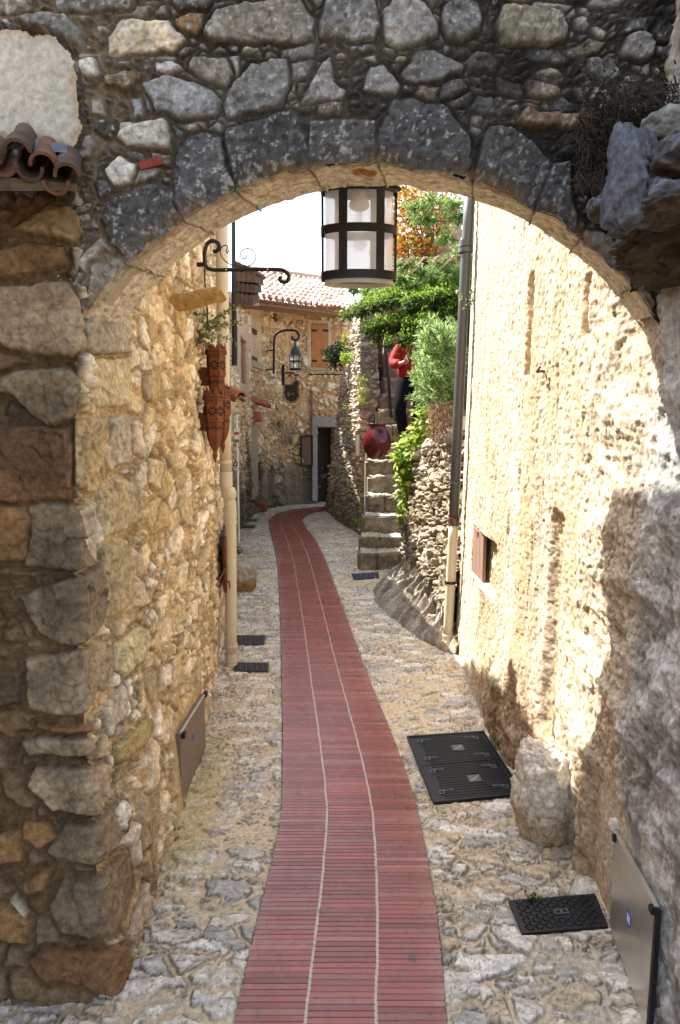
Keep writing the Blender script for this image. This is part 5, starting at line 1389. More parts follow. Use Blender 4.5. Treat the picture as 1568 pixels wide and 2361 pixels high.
# tile spouts
def tile_spout(name, label, uv0, uv1, Y0, Y1, r):
    t = thing(name, label, 'tile spout', at(*uv0, Y0), 'clay tile caps on the far left walls')
    a, b = at(*uv0, Y0), at(*uv1, Y1); d = (b - a)
    upq = Vector((0, 0, 1))
    tile(a, r, d.length, d.normalized(), upq, M['terracotta'], 'cover_tile', True, t, .02)
    tile(a + Vector((0, 0, -.05)), r * .95, d.length * .95, d.normalized(), upq, M['tile_brown'], 'under_tile', True, t, .02)
    return t
tile_spout('tile_spout', 'red clay tile spout peeking out right of the cream drainpipe', (530, 905), (556, 916), 6.5, 6.2, .07)
s_, z_ = w2hit(590, 930)
pA, pB = w2uv(583, 925, -.1), w2uv(583, 925, .55)
tc_ = thing('tiled_stub', 'pair of brown clay tiles capping a stub on the far left wall', 'tiled stub', pA, 'clay tile caps on the far left walls')
for k in range(2):
    o_ = w2p(s_ - .2 + .22 * k, z_ + .05 - .04 * k, -.05); dd = (w2p(s_ - .2 + .22 * k, z_ - .06 - .04 * k, .26) - o_)
    tile(o_, .10, dd.length, dd.normalized(), Vector((0, 0, 1)), M['tile_brown'] if k else M['terracotta'], 'cover_tile', True, tc_, .03)
mb = MB(); q = w2p(s_ - .15, z_ - .26, .06); mb.box(q, (.16, .22, .2), None, .02); mb.build('stub', M['terracotta'], tc_)
# striped plate on a pale conduit
sp = thing('striped_marker', 'red and white striped way marker plate on the left wall beside the drainpipe', 'sign', at(546, 1003, 7.0))
for k, (v0, v1, m_) in enumerate(((988, 996, M['white']), (996, 1003, M['redpaint']), (1003, 1013, M['white']), (1013, 1020, M['tile_brown']))):
    a, b = at(541, v0, 7.0), at(551, v1, 7.0); MB().box((a + b) / 2, (abs(b.x - a.x), .02, abs(a.z - b.z) - .001)).build('stripe', m_, sp)
mb = MB(); mb.tube([at(546, 955, 7.05), at(547, 1020, 7.05), at(549, 1120, 7.05), at(551, 1250, 7.05)], .012, 6)
tag(mb.build('conduit', M['white'], None), 'thin pale cable conduit running down the far left wall', 'conduit')
mb = MB(); mb.tube(bez([at(539, 1075, 6.8), at(541, 1066, 6.8), at(546, 1066, 6.8), at(546, 1073, 6.8), at(542, 1074, 6.8)], 4), .008, 6); tag(mb.build('iron_hook', M['iron'], None), 'small dark curled hook on the left wall above the drainpipe joint', 'hook')

# far street lantern on its swan neck bracket
LYf = 12.0
st = thing('street_lamp', 'black conical capped lantern hanging from a swan neck wall bracket at the far house', 'street lamp', at(680, 850, LYf))
def c5(pts, Y): return [at(516.5 + x * .2188, 701 + y * .2188, Y) for x, y in pts]
mb = MB(); mb.tube(bez(c5([(524, 735), (526, 500), (532, 360), (560, 310), (620, 282), (700, 275), (760, 285), (790, 330), (780, 365), (745, 378), (718, 360), (722, 340)], LYf), 5), .022, 8); mb.tube(bez(c5([(700, 275), (712, 262), (704, 242)], LYf), 3), .01, 6)
for v in (490, 690): mb.tube([*c5([(525, v)], LYf), *c5([(455, v)], LYf + .3), *c5([(447, v + 15)], LYf + 1.3)], .015, 6)
mb.build('bracket', M['iron'], st)
pt = c5([(750, 380)], LYf)[0]; pb_ = c5([(750, 440)], LYf)[0]; pc_ = c5([(750, 540)], LYf)[0]; pd = c5([(750, 690)], LYf)[0]
rl = .118
mb = MB(); mb.tube([pt, pb_], .015, 6); mb.build('hanger', M['iron'], st)
MB().lathe((pb_.x, pb_.y, 0), [(.012, pb_.z + .03), (.03, pb_.z), (rl * 1.05, pc_.z + .01), (rl * 1.1, pc_.z - .01), (rl * .9, pc_.z - .012)], 20).build('cap', mat('blue black enamel', (.025, .027, .035), .4, .3), st)
MB().lathe((pb_.x, pb_.y, 0), [(rl * .82, pd.z + .01), (rl * .9, pc_.z)], 20).build('glass', M['frost'], st, True)
fr = MB()
for k in range(6):
    a = k * math.pi / 3 + .26; fr.tube([(pb_.x + rl * .84 * math.cos(a), pb_.y + rl * .84 * math.sin(a), pd.z), (pb_.x + rl * .92 * math.cos(a), pb_.y + rl * .92 * math.sin(a), pc_.z)], .010, 5)
for z, q in ((pd.z + .005, .85), ((pd.z * .45 + pc_.z * .55), .9)): fr.lathe((pb_.x, pb_.y, 0), [(rl * q * .97, z - .014), (rl * q * 1.05, z - .014), (rl * q * 1.05, z + .014), (rl * q * .97, z + .014), (rl * q * .97, z - .014)], 20)
fr.build('frame', M['iron'], st)

# shield shaped shop sign
sg = thing('hanging_sign', 'dark shield shaped hanging sign with a small leaping animal on a wall bracket', 'hanging sign', c5([(705, 1030)], 12.1)[0])
mb = MB(); mb.tube(c5([(623, 640), (624, 860)], 12.1), .03, 6); mb.tube(bez(c5([(630, 728), (700, 724), (730, 726), (742, 745), (770, 748), (785, 738)], 12.1), 4), .014, 6); mb.tube(bez(c5([(632, 795), (665, 780), (690, 752), (708, 748), (706, 735), (696, 738)], 12.1), 4), .009, 6)
mb.tube(c5([(755, 748), (758, 800)], 12.1), .006, 5); mb.tube([*c5([(623, 700)], 12.1), *c5([(600, 705)], 13.4)], .012, 6); mb.build('bracket', M['iron'], sg)
out_ = [(640, 850), (660, 855), (690, 855), (715, 850), (735, 820), (755, 805), (778, 812), (780, 850), (772, 880), (775, 920), (785, 960), (770, 1005), (735, 1030), (700, 1032), (665, 1015), (642, 980), (634, 930), (640, 890)]
MB().prism(c5(out_, 12.08), (0, .03, 0)).build('panel', mat('black brown panel', (.02, .014, .010), .6, 0, .2), sg)
mb = MB(); op_ = c5([(x + (8 if x > 700 else -8), y + (8 if y > 950 else -2)) for x, y in out_], 12.08); mb.tube(op_ + [op_[0]], .010, 5); mb.build('twisted_rim', mat('bronze rim', (.16, .11, .06), .5, .4), sg)
mb = MB()
for seg_ in ([(672, 962), (688, 948), (705, 952), (722, 944), (735, 950)], [(676, 958), (670, 938), (684, 930), (690, 934)], [(722, 944), (738, 966)], [(705, 952), (728, 938)], [(690, 950), (676, 972)]): mb.tube(c5(seg_, 12.06), .007, 5)
mb.build('emblem', mat('gilt emblem', (.4, .22, .06), .5, .3), sg)

# iron rods from the ruined wall
rd = thing('iron_rod', 'twisted iron rod with a scroll end sticking out of the ruined middle wall', 'iron bracket', at(790, 812, 10.6))
MB().tube(bez([at(772, 806, 10.6), at(768, 802, 10.6), at(763, 806, 10.6), at(768, 812, 10.6), at(776, 808, 10.6), at(773, 799, 10.6), at(764, 797, 10.6), at(755, 803, 10.6), at(758, 812, 10.6), at(768, 815, 10.6), at(785, 812, 10.6), at(800, 808, 10.6), at(828, 804, 10.6)], 4), .013, 6).build('rod', M['iron'], rd)
rd2 = thing('iron_rod', 'arrow tipped iron rod wound with wire, above the far doorway', 'iron bracket', at(760, 863, 11.4))
mb = MB(); mb.tube([at(714, 863.5, 11.4), at(790, 863, 11.4)], .011, 6); mb.tube([at(713, 863.5, 11.4), at(717, 863.5, 11.4), at(723, 863.5, 11.4)], [.002, .022, .01], 6); mb.build('rod', M['iron'], rd2)
mb = MB(); mb.tube(bez([at(740 + 4 * i, 863 + 4 * math.sin(i * 1.6), 11.39) for i in range(11)], 4), .005, 5); mb.build('wire', M['iron'], rd2)
# terracotta block and planks low at the far left
o = blob('terracotta_block', G(596, 1182) + Vector((0, .1, .1)), (.16, .14, .13), 331, M['stone'], [(.2, .065, .04), (.26, .09, .055), (.16, .06, .04)], .06, 1.2, (40, 30), .9); tag(o, 'red terracotta block on the ground at the foot of the far left wall', 'block')
for (u, v, l) in ((570, 1203, .36), (568, 1217, .3)):
    p = G(u, v); mb = MB(); mb.box(p + Vector((0, 0, .03)), (l, .16, .03), None, .008)
    tag(mb.build('stone_step', mat('dark slate', (.09, .085, .08), .6, 0, .3, 20, .4), None), 'dark flat slate by the far left wall, %s of the two' % ('farther' if v == 1203 else 'nearer'), 'slate slab', 'dark slates at the far left wall')

# ================================================================== ruined middle wall
def mid_pt(S, T):
    # S<0: left face running away along the street; S>0: end face towards the camera
    zz = np.clip(T / 3.6, 0, 1.1)
    ex, ey = .30 - .0 * zz, 9.75 + .12 * zz
    fx0, fy0 = -.315, 13.3
    fx1, fy1 = .16, 12.6
    L_ = 3.6
    t = np.clip(-S / L_, 0, 1)
    fx = fx0 + (fx1 - fx0) * zz; fy = fy0 + (fy1 - fy0) * zz
    lx = ex + (fx - ex) * t; ly = ey + (fy - ey) * t
    bow = np.sin(t * np.pi) * .08 * (1 - zz)
    rx = ex + np.maximum(S, 0); ry = ey + .05 * np.maximum(S, 0)
    return np.stack([np.where(S < 0, lx - bow, rx), np.where(S < 0, ly, ry), T], -1)
s3 = np.concatenate([np.arange(-3.6, -.02, .022), np.arange(-.015, .40, .0085)]); t3 = spaced(-.05, 3.75, lambda q: .0105)
S3, T3 = np.meshgrid(s3, t3)
R3 = masonry(S3, T3, [], cw=.2, ch=.115, seed=411, mortar=.008, relief=.04, rnd=.03, warp=.04, split=.5, rough=.02, tilt=.3)
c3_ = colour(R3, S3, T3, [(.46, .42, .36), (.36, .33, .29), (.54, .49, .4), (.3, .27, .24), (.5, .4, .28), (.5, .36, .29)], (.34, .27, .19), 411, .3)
lf = sstep(.0, -.1, S3)
c3_ = mixc(c3_, (.30, .3, .10), lf * sstep(.05, .4, fbm(S3 * 3, T3 * 2.5, 3, 412)) * sstep(-2.2, -.6, S3) * .8)
c3_ = mixc(c3_, (.55, .42, .27), lf * sstep(-.1, .3, fbm(S3 * 2, T3 * 2, 3, 413)) * sstep(-1.3, -.4, S3) * sstep(1.2, 2.2, T3) * .6)
lowq = sstep(1.75, 1.55, T3) * sstep(0, .02, S3) * sstep(.13, .1, S3)
c3_ = mixc(c3_, (.55, .42, .3), lowq * .6)
c3_ = mixc(c3_, (.23, .215, .205), sstep(2.2, 2.7, T3) * sstep(0, .05, S3) * .6)
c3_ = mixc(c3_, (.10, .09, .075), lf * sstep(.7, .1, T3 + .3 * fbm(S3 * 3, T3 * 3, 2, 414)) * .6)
top3 = 3.42 + .22 * fbm(S3 * 2.4, S3 * 0, 3, 415) + .05 * fbm(S3 * 14, S3 * 0, 2, 416)
wide = np.interp(T3, [0, 1.2, 1.7, 2.2, 3.6], [.09, .10, .2, .32, .24])
fm3 = (T3 < top3) & (S3 < wide); fm3 = fm3[:-1, :-1] & fm3[1:, 1:]
ruin = thing('ruined_wall', 'mossy battered rubble wall between the street and the stone steps', 'stone wall', (.2, 11, 0))
sheet('masonry_face', mid_pt(S3, T3), R3['h'] - .03 + .03 * fbm(S3 * 2, T3 * 2, 3, 417), c3_, M['stone'], ruin, fm3)
mb = MB()
mb.hexa([(.32, 9.9, -.1), (.62, 9.9, -.1), (.5, 13.3, -.1), (-.2, 13.3, -.1), (.33, 10.02, 3.3), (.52, 10.02, 3.3), (.5, 12.9, 3.3), (.22, 12.7, 3.3)]); mb.build('wall_core', mat('rubble core 3', (.3, .26, .2), .9), ruin)
# framed menu on its end face
fb = thing('framed_menu', 'small wooden framed menu board hung on the end of the ruined middle wall', 'menu board', at(822, 1060, 9.6))
a, b = at(819, 993, 9.62), at(830, 1060, 9.62)
pz = [Vector((a.x, a.y, a.z)), Vector((b.x, b.y - .06, a.z)), Vector((b.x, b.y - .06, b.z)), Vector((a.x, a.y, b.z))]
MB().prism(pz, (.0, .03, 0)).build('frame', mat('brown frame', (.3, .15, .06), .5), fb)
cen_ = sum(pz, Vector()) / 4
MB().prism([cen_ + (p - cen_) * .72 + Vector((0, -.004, 0)) for p in pz], (0, .003, 0)).build('sheet', mat('paper', (.7, .66, .55), .7, 0, .05), fb)
mb = MB(); a, b = at(845, 1062, 9.1), at(858, 1100, 9.1); mb.box((a + b) / 2 + Vector((0, 0, .02)), (.075, .03, .22)); tag(mb.build('pale_board', mat('pale painted board', (.6, .5, .4), .7), None), 'pale narrow board standing at the wall end beside the red jar', 'board')

# ================================================================== steps
st_ = thing('stone_steps', 'flight of worn stone steps climbing from the street between rubble walls', 'stone steps', (.5, 7.2, 0))
steps = [(831, 924, 1274, 7.28), (834, 926, 1238, 7.55), (842, 930, 1189, 7.85), (849, 935, 1142, 8.15), (853, 940, 1099, 8.42), (848, 945, 1062, 8.7), (850, 955, 1025, 9.0), (862, 962, 981, 9.28), (872, 968, 944, 9.55), (878, 975, 909, 9.82), (884, 985, 872, 10.1), (890, 995, 828, 10.4), (890, 1000, 790, 10.7), (890, 1000, 755, 11.0)]
zp = -.1; STZ = []
stone_cols = [(.26, .215, .15), (.22, .18, .125), (.28, .235, .17), (.2, .165, .115)]
for i, (u0, u1, v, Y) in enumerate(steps):
    a, b = at(u0, v, Y), at(u1, v, Y); z = a.z; STZ.append((Y, z, (a.x + b.x) / 2))
    Yn = steps[i + 1][3] if i + 1 < len(steps) else Y + .8
    cuts = [0, 1] if i in (2, 4) else ([0, .42, 1] if i % 2 == 0 else [0, .45, 1])
    if i == 5: cuts = [0, 1]
    for c0, c1 in zip(cuts[:-1], cuts[1:]):
        x0 = a.x + (b.x - a.x) * c0 + .004; x1 = a.x + (b.x - a.x) * c1 - .004
        nx_, ny_, nz_ = 26, 12, 18
        # rounded stone: bent sheet over front and top
        uu = np.linspace(0, 1, nx_); ww = np.concatenate([np.linspace(0, 1, nz_), 1 + np.linspace(.04, 1, ny_)])
        Ug, Wg = np.meshgrid(uu, ww)
        hgt = z - zp
        fx_ = x0 + (x1 - x0) * Ug
        fz = zp - .03 + (hgt + .03) * np.clip(Wg, 0, 1); fy = Y + (Yn + .02 - Y) * np.clip(Wg - 1, 0, 1)
        rnd_ = .035
        dtop = np.abs(Wg - 1) * hgt; fz = fz - np.clip(rnd_ - dtop, 0, rnd_) ** 2 / rnd_ * .5 * (Wg <= 1) - np.clip(rnd_ - (Wg - 1) * .27, 0, rnd_) ** 2 / rnd_ * .5 * (Wg > 1)
        fy = fy + np.clip(rnd_ - dtop, 0, rnd_) ** 2 / rnd_ * .6 * (Wg <= 1)
        side = np.minimum(Ug, 1 - Ug) * (x1 - x0); fy = fy + np.clip(.03 - side, 0, .03) ** 2 / .03 * .8 * (Wg < 1.0)
        P = np.stack([fx_, fy, fz], -1)
        nz2 = fbm(fx_ * 14 + i, fz * 14 + fy * 14, 4, 420 + i)
        hh = .024 * nz2 + .010 * fbm(fx_ * 40, fz * 40 + fy * 40, 3, 421) + .012 * ridged(fx_ * 9 + i, fz * 9 + fy * 9, 3, 422 + i)
        cc = np.array(stone_cols[i % 4])[None, None] * (1 + .5 * nz2 + .3 * fbm(fx_ * 50, fz * 50 + fy * 50, 3, 423))[..., None]
        cc = mixc(cc, (.5, .46, .38), sstep(.92, 1.05, Wg) * .6)  # pale treads over dark risers, sun and shade put into the colour
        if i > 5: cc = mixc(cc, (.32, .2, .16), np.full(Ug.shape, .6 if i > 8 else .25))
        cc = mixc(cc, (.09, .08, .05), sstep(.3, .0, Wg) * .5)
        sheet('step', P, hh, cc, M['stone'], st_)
    mbc = MB(); mbc.hexa([(a.x + .02, Y + .03, -.1), (b.x - .02, Y + .03, -.1), (b.x - .02, Yn + .05, -.1), (a.x + .02, Yn + .05, -.1), (a.x + .02, Y + .03, z - .02), (b.x - .02, Y + .03, z - .02), (b.x - .02, Yn + .05, z - .02), (a.x + .02, Yn + .05, z - .02)])
    zp = z
# one solid behind the step stones
mbc = MB()
for i, (u0, u1, v, Y) in enumerate(steps):
    a, b = at(u0, v, Y), at(u1, v, Y); z = a.z; Yn = steps[i + 1][3] if i + 1 < len(steps) else Y + .8
    mbc.hexa([(a.x - .03, Y + .045, -.1), (b.x + .03, Y + .045, -.1), (b.x + .03, Yn + .045, -.1), (a.x - .03, Yn + .045, -.1), (a.x - .03, Y + .045, z - .03), (b.x + .03, Y + .045, z - .03), (b.x + .03, Yn + .045, z - .03), (a.x - .03, Yn + .045, z - .03)])
mbc.build('stair_core', mat('stair core', (.2, .17, .12), .95, 0, .3, 20, .8), st_)
# left cheek wall of the upper flight and rough back wall at the top
def rough_wall(name, label, cat_, p0, p1, z0, z1, seed, cols, mortar, cw=.2, ch=.13, res=.014, topn=.0, parent=None, relief=.04):
    p0, p1 = Vector(p0), Vector(p1); L_ = (p1 - p0).length
    s_, t_ = np.arange(0, L_ + res, res), np.arange(z0, z1 + res, res)
    S, T = np.meshgrid(s_, t_)
    R = masonry(S, T, [], cw=cw, ch=ch, seed=seed, mortar=.008, relief=relief, rnd=.03, warp=.04, split=.5, rough=.014, tilt=.25)
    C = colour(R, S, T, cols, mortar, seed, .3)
    d = (p1 - p0) / L_
    P = np.stack([p0.x + d.x * S, p0.y + d.y * S, T], -1)
    tp_ = z1 - topn * (.5 + .5 * fbm(S * 3, S * 0, 3, seed + 5))
    fm_ = (T < tp_); fm_ = fm_[:-1, :-1] & fm_[1:, 1:]
    par = parent or thing(name, label, cat_, (p0 + p1) / 2)
    sheet('masonry_face', P, R['h'] - .03, C, M['stone'], par, fm_)
    n_ = Vector((d.y, -d.x, 0)); bk_ = -n_ * .25
    MB().hexa([p0 - n_ * .05 + Vector((0, 0, z0 - p0.z)), p1 - n_ * .05 + Vector((0, 0, z0 - p1.z)), p1 + bk_ + Vector((0, 0, z0 - p1.z)), p0 + bk_ + Vector((0, 0, z0 - p0.z)), p0 - n_ * .05 + Vector((0, 0, z1 - topn - .1 - p0.z)), p1 - n_ * .05 + Vector((0, 0, z1 - topn - .1 - p1.z)), p1 + bk_ + Vector((0, 0, z1 - topn - .1 - p1.z)), p0 + bk_ + Vector((0, 0, z1 - topn - .1 - p0.z))]).build('wall_core', mat('core ' + name, (.2, .16, .12), .95), par)
    return par
rough_wall('stair_wall', 'reddish rubble wall closing the top of the steps behind the person', 'stone wall', (.5, 11.4, 0), (2.6, 11.2, 0), 1.8, 4.6, 431, [(.34, .2, .15), (.28, .17, .12), (.4, .27, .2)], (.2, .13, .09), topn=.4)
# black handrail
hr = thing('handrail', 'black iron handrail leaning along the upper steps', 'handrail', at(900, 960, 9.5))
MB().tube(bez([at(888, 800, 9.6), at(893, 850, 9.55), at(897, 900, 9.5), at(901, 955, 9.45), at(903, 960, 9.45)], 4), .022, 8).build('rail', M['darkmetal'], hr)
MB().tube([at(896, 870, 9.7), at(900, 965, 9.7)], .03, 6).build('post', M['iron'], hr)

# ================================================================== retaining wall right of the steps + bedrock
def ret_pt(S, T):
    a = np.array([.72, 7.25]); b = np.array([.90, 4.72])
    L_ = np.linalg.norm(b - a); d = (b - a) / L_
    s = np.clip(S, 0, None)
    x = a[0] + d[0] * s + .10 * sstep(0.2, 1.6, T); y = a[1] + d[1] * s
    xe = a[0] + np.clip(-S, 0, None); ye = a[1] + .0 * S + .02 * T
    return np.stack([np.where(S >= 0, x + .0, xe + .10 * sstep(0.2, 1.6, T)), np.where(S >= 0, y, ye), T], -1)
s4 = np.concatenate([-np.arange(.45, .004, -.008), np.arange(0, 2.56, .010)]); t4 = spaced(-.05, 2.1, lambda q: .0085)
S4, T4 = np.meshgrid(s4, t4)
R4 = masonry(S4, T4, [], cw=.19, ch=.12, seed=441, mortar=.004, relief=.05, rnd=.018, warp=.04, split=.55, rough=.022, tilt=.4)
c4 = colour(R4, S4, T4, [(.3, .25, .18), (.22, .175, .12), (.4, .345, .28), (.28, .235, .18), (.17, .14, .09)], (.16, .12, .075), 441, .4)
c4 = mixc(c4, (.23, .19, .10), sstep(.1, .5, fbm(S4 * 3, T4 * 3, 3, 442)) * .5)
top4 = np.interp(S4, [-.5, 0, .3, 1.2, 2.0, 2.5], [1.25, 1.3, 1.36, 1.5, 1.62, 1.68]) + .08 * fbm(S4 * 5, S4 * 0, 3, 443)
fm4 = T4 < top4; fm4 = fm4[:-1, :-1] & fm4[1:, 1:]
ret = thing('retaining_wall', 'rough dry stone retaining wall under the bushes right of the steps', 'stone wall', (.8, 6, 0))
sheet('masonry_face', ret_pt(S4, T4), -(R4['h'] - .02 + .05 * fbm(S4 * 1.8, T4 * 1.8, 3, 444)) * -1, c4, M['stone'], ret, fm4, flip=False)
mb = MB(); mb.hexa([(.80, 7.2, -.1), (.98, 4.76, -.1), (3.2, 4.76, -.1), (3.2, 7.2, -.1), (.90, 7.15, 1.22), (1.05, 4.76, 1.6), (3.2, 4.76, 1.6), (3.2, 7.15, 1.6)]); mb.hexa([(1.25, 7.2, -.1), (3.2, 7.2, -.1), (3.2, 11.4, -.1), (1.3, 11.4, -.1), (1.25, 7.2, 1.25), (3.2, 7.2, 1.8), (3.2, 11.4, 3.0), (1.3, 11.4, 3.0)]); mb.build('earth_fill', mat('garden earth', (.13, .09, .055), .95, 0, .4, 12, .8, 40), ret)
for k, (u, v, Y, r, cc) in enumerate(((955, 1045, 6.7, .085, (.42, .38, .32)), (985, 1030, 6.3, .10, (.5, .45, .38)), (1010, 1010, 5.9, .08, (.36, .31, .25)), (1032, 1005, 5.3, .085, (.45, .4, .34)), (975, 1065, 6.5, .07, (.4, .36, .3)), (1025, 1050, 5.5, .07, (.5, .43, .33)))):
    blob('capping_stone', at(u, v, Y) + Vector((.05, 0, 0)), (r, r * 1.4, r * .8), 450 + k, M['stone'], [cc, tuple(c * 1.25 for c in cc), (.3, .25, .18)], .2, 1.5, (44, 30), .5, ret)
tile(at(963, 1150, 6.9) + Vector((-.05, 0, -.05)), .05, .24, Vector((.1, .1, 1)).normalized(), Vector((-1, -.4, 0)), M['terracotta'], 'clay_drain', True, ret, .015)
# bedrock outcrop
xr_ = np.linspace(.0, 1.05, 150); yr_ = np.linspace(4.45, 7.4, 300)
XO, YO = np.meshgrid(xr_, yr_)
wallx = np.interp(YO, [4.5, 4.75, 7.25, 7.4], [.86, .92, .74, .74])
edge_x = np.interp(YO, [4.45, 4.6, 4.9, 5.4, 5.9, 6.3, 6.8, 7.3], [.82, .74, .58, .43, .33, .33, .5, .7])
tt = np.clip((XO - edge_x) / (wallx - edge_x + .05), -1, 1.2)
strat = ridged(XO * 2 + YO * 1.1, YO * 5 - XO * 7, 4, 461)
ho = np.where(tt > 0, (.02 + .22 * np.clip(tt, 0, 1.2) ** .8 * np.interp(YO, [4.45, 4.7, 5.3, 6.3, 7.2], [.12, .4, .8, 1.0, .5])), -.06)
lay = (YO * 1.0 - XO * 1.25 + .12 * fbm(XO * 4, YO * 4, 3, 466)) / .13
lf_ = lay - np.floor(lay); lid = _hash(np.floor(lay), np.floor(XO * 3 + .8 * fbm(XO * 3, YO * 3, 2, 467)), 9)
ho = ho + np.clip(tt + .1, 0, 1) * (.19 * (lf_ - .5) * (.3 + 1.1 * lid) + .10 * (lid - .5))
ho = ho + np.clip(tt + .15, 0, 1) * (.04 * strat + .05 * fbm(XO * 5, YO * 5, 4, 462) + .012 * ridged(XO * 20 + YO * 9, YO * 40 - XO * 40, 3, 463)) - .06 * sstep(.1, -.1, tt)
co_ = np.array([.2, .175, .145])[None, None] * (1 + .5 * strat + .3 * fbm(XO * 12, YO * 12, 3, 464))[..., None]
co_ = mixc(co_, (.45, .33, .18), sstep(.1, .5, fbm(XO * 4, YO * 3, 3, 465)) * .6)
co_ = mixc(co_, (.42, .41, .40), sstep(.25, .6, strat) * .4)
co_ = mixc(co_, (.07, .06, .05), sstep(.14, .0, lf_) * .7)
bed = sheet('rock_outcrop', np.stack([XO, YO, 0 * XO], -1), ho, co_, M['stone'])
tag(bed, 'ridged grey bedrock outcrop at the foot of the retaining wall', 'rock')
o = blob('loose_stone', at(990, 1425, 5.15) + Vector((.0, 0, -.02)), (.085, .08, .06), 471, M['stone'], [(.42, .34, .24), (.33, .24, .14), (.5, .44, .35)], .25, 1.6, (50, 36), .5); tag(o, 'brown loose stone lying on the bedrock beside the right drainpipe', 'stone')

# ================================================================== red jar
JY = 8.55; jc = at(869, 1057, JY)
jar = thing('clay_jar', 'large glazed dark red jar standing on the steps', 'jar', jc)
q = JY / F * 1.0
prof = [(.001, 0), (.085, 0), (.1, .01), (.145, .07), (.178, .15), (.185, .21), (.17, .28), (.135, .345), (.105, .39), (.1, .415), (.118, .43), (.12, .445), (.105, .447), (.088, .44), (.085, .4), (.1, .36)]
sc_ = 66 * q / (2 * .185)
MB().lathe(jc, [(r * sc_, z * sc_) for r, z in prof], 40).build('pot', mat('oxblood glaze', (.085, .006, .011), .2, 0, .45, 6, .05, 30), jar, True)
mb = MB(); mb.lathe(jc, [(.001, .42 * sc_), (.09 * sc_, .41 * sc_)], 16); mb.build('soil', M['dark'], jar)
# ------------------------------------------------------------------ foliage: many small leaf faces
RNG = np.random.default_rng(5)
def leaves(C, D, ln, wd, cols, name, mat_, parent, jit=.5, fold=.0, up=None):
    """C centres (n,3), D leaf directions (n,3); diamond leaf faces"""
    n = len(C); D = D + RNG.normal(0, jit, (n, 3)); D /= np.linalg.norm(D, axis=1, keepdims=True) + 1e-9
    A = RNG.normal(0, 1, (n, 3)); 
    if up is not None: A = np.cross(D, np.array(up)[None] + RNG.normal(0, .35, (n, 3)))
    S = A - D * (A * D).sum(1, keepdims=True); S /= np.linalg.norm(S, axis=1, keepdims=True) + 1e-9
    l = ln * RNG.uniform(.6, 1.3, (n, 1)); w = wd * RNG.uniform(.7, 1.3, (n, 1))
    V = np.stack([C, C + D * l * .45 + S * w, C + D * l, C + D * l * .45 - S * w], 1)
    c = np.asarray(cols)[RNG.integers(0, len(cols), n)] * RNG.uniform(.7, 1.25, (n, 1))
    c4 = np.repeat(c[:, None, :], 4, 1)
    me = np_mesh(name, V.reshape(-1, 3), np.arange(n * 4).reshape(n, 4), c4.reshape(-1, 3))
    o = finish(name, me, mat_, parent, False)
    return o
def along(a, b, n): t = RNG.uniform(0, 1, (n, 1)); return np.array(a)[None] * (1 - t) + np.array(b)[None] * t
def twig(pts, r, name, mat_, parent): 
    mb = MB()
    for p in pts: mb.tube(bez(p, 3), [r * (1 - .7 * i / (3 * (len(p) - 1))) for i in range(3 * (len(p) - 1) + 1)], 5)
    return mb.build(name, mat_, parent)
BARK = mat('bark', (.11, .08, .055), .9, 0, .35, 30, .6, 50)
DEAD = mat('dead twigs', (.20, .14, .09), .9, 0, .35, 40, .3)

# juniper boughs over the steps
jun = thing('juniper_tree', 'dark juniper with flat drooping green boughs overhanging the steps', 'tree', (1.95, 8.7, 2.0))
base = Vector((1.75, 8.9, 1.9))
tips = [((812, 716), (1120, 640), 8.1, .30), ((835, 690), (1120, 640), 8.5, .26), ((850, 752), (1110, 740), 7.9, .26), ((893, 790), (1100, 750), 7.7, .15), ((872, 768), (1100, 735), 8.0, .17), ((940, 690), (1110, 680), 7.6, .22), ((905, 655), (1110, 640), 8.8, .2), ((980, 740), (1110, 720), 7.7, .22), ((935, 768), (1110, 745), 8.1, .16), ((1000, 780), (1110, 740), 7.8, .16), ((900, 725), (1110, 700), 8.3, .22), ((960, 765), (1110, 730), 8.4, .22), ((1030, 700), (1120, 680), 7.7, .2), ((1020, 650), (1120, 640), 8.2, .2)]
Cs, Ds = [], []; tw = []; dk_c, dk_d = [], []
for (t, s, Y, wdt) in tips:
    a = at(*s, Y + .5); b = at(*t, Y); ax = (b - a); L_ = ax.length; ax.normalize(); side = ax.cross(Vector((0, 0, 1))).normalized()
    m_ = a.lerp(b, .5) + Vector((0, 0, .06)); tw.append([a, m_, b])
    n = int(26 * L_ / 1.2) + 8
    for k in range(n):
        q = (k + RNG.uniform(0, 1)) / n
        p0 = np.array(a.lerp(b, q) + Vector((0, 0, .06 * 4 * q * (1 - q))))
        for sgn in (-1, 1):
            if RNG.uniform() < .22: continue
            wl_ = wdt * (1 - .55 * q) * RNG.uniform(.45, 1.5)
            d = np.array(ax) * RNG.uniform(.5, 1.2) + sgn * np.array(side) * RNG.uniform(.5, 1.1) + np.array([0, 0, RNG.uniform(-.75, .12)]); d /= np.linalg.norm(d)
            e = p0 + d * wl_; m = int(40 * wl_ / .2)
            c = along(p0, e, m) + RNG.normal(0, .03, (m, 3)) + [0, 0, RNG.normal(0, .035)]; Cs.append(c); Ds.append(np.repeat((d + [0, 0, .15])[None], m, 0))
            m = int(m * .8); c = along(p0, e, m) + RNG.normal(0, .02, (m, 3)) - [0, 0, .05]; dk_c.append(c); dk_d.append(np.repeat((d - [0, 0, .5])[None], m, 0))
JG = [(.17, .29, .03), (.22, .34, .04), (.12, .21, .025), (.26, .36, .05), (.09, .15, .02)]
leaves(np.concatenate(Cs), np.concatenate(Ds), .055, .012, JG, 'foliage', M['leaf'], jun, .7, up=(0, 0, 1))
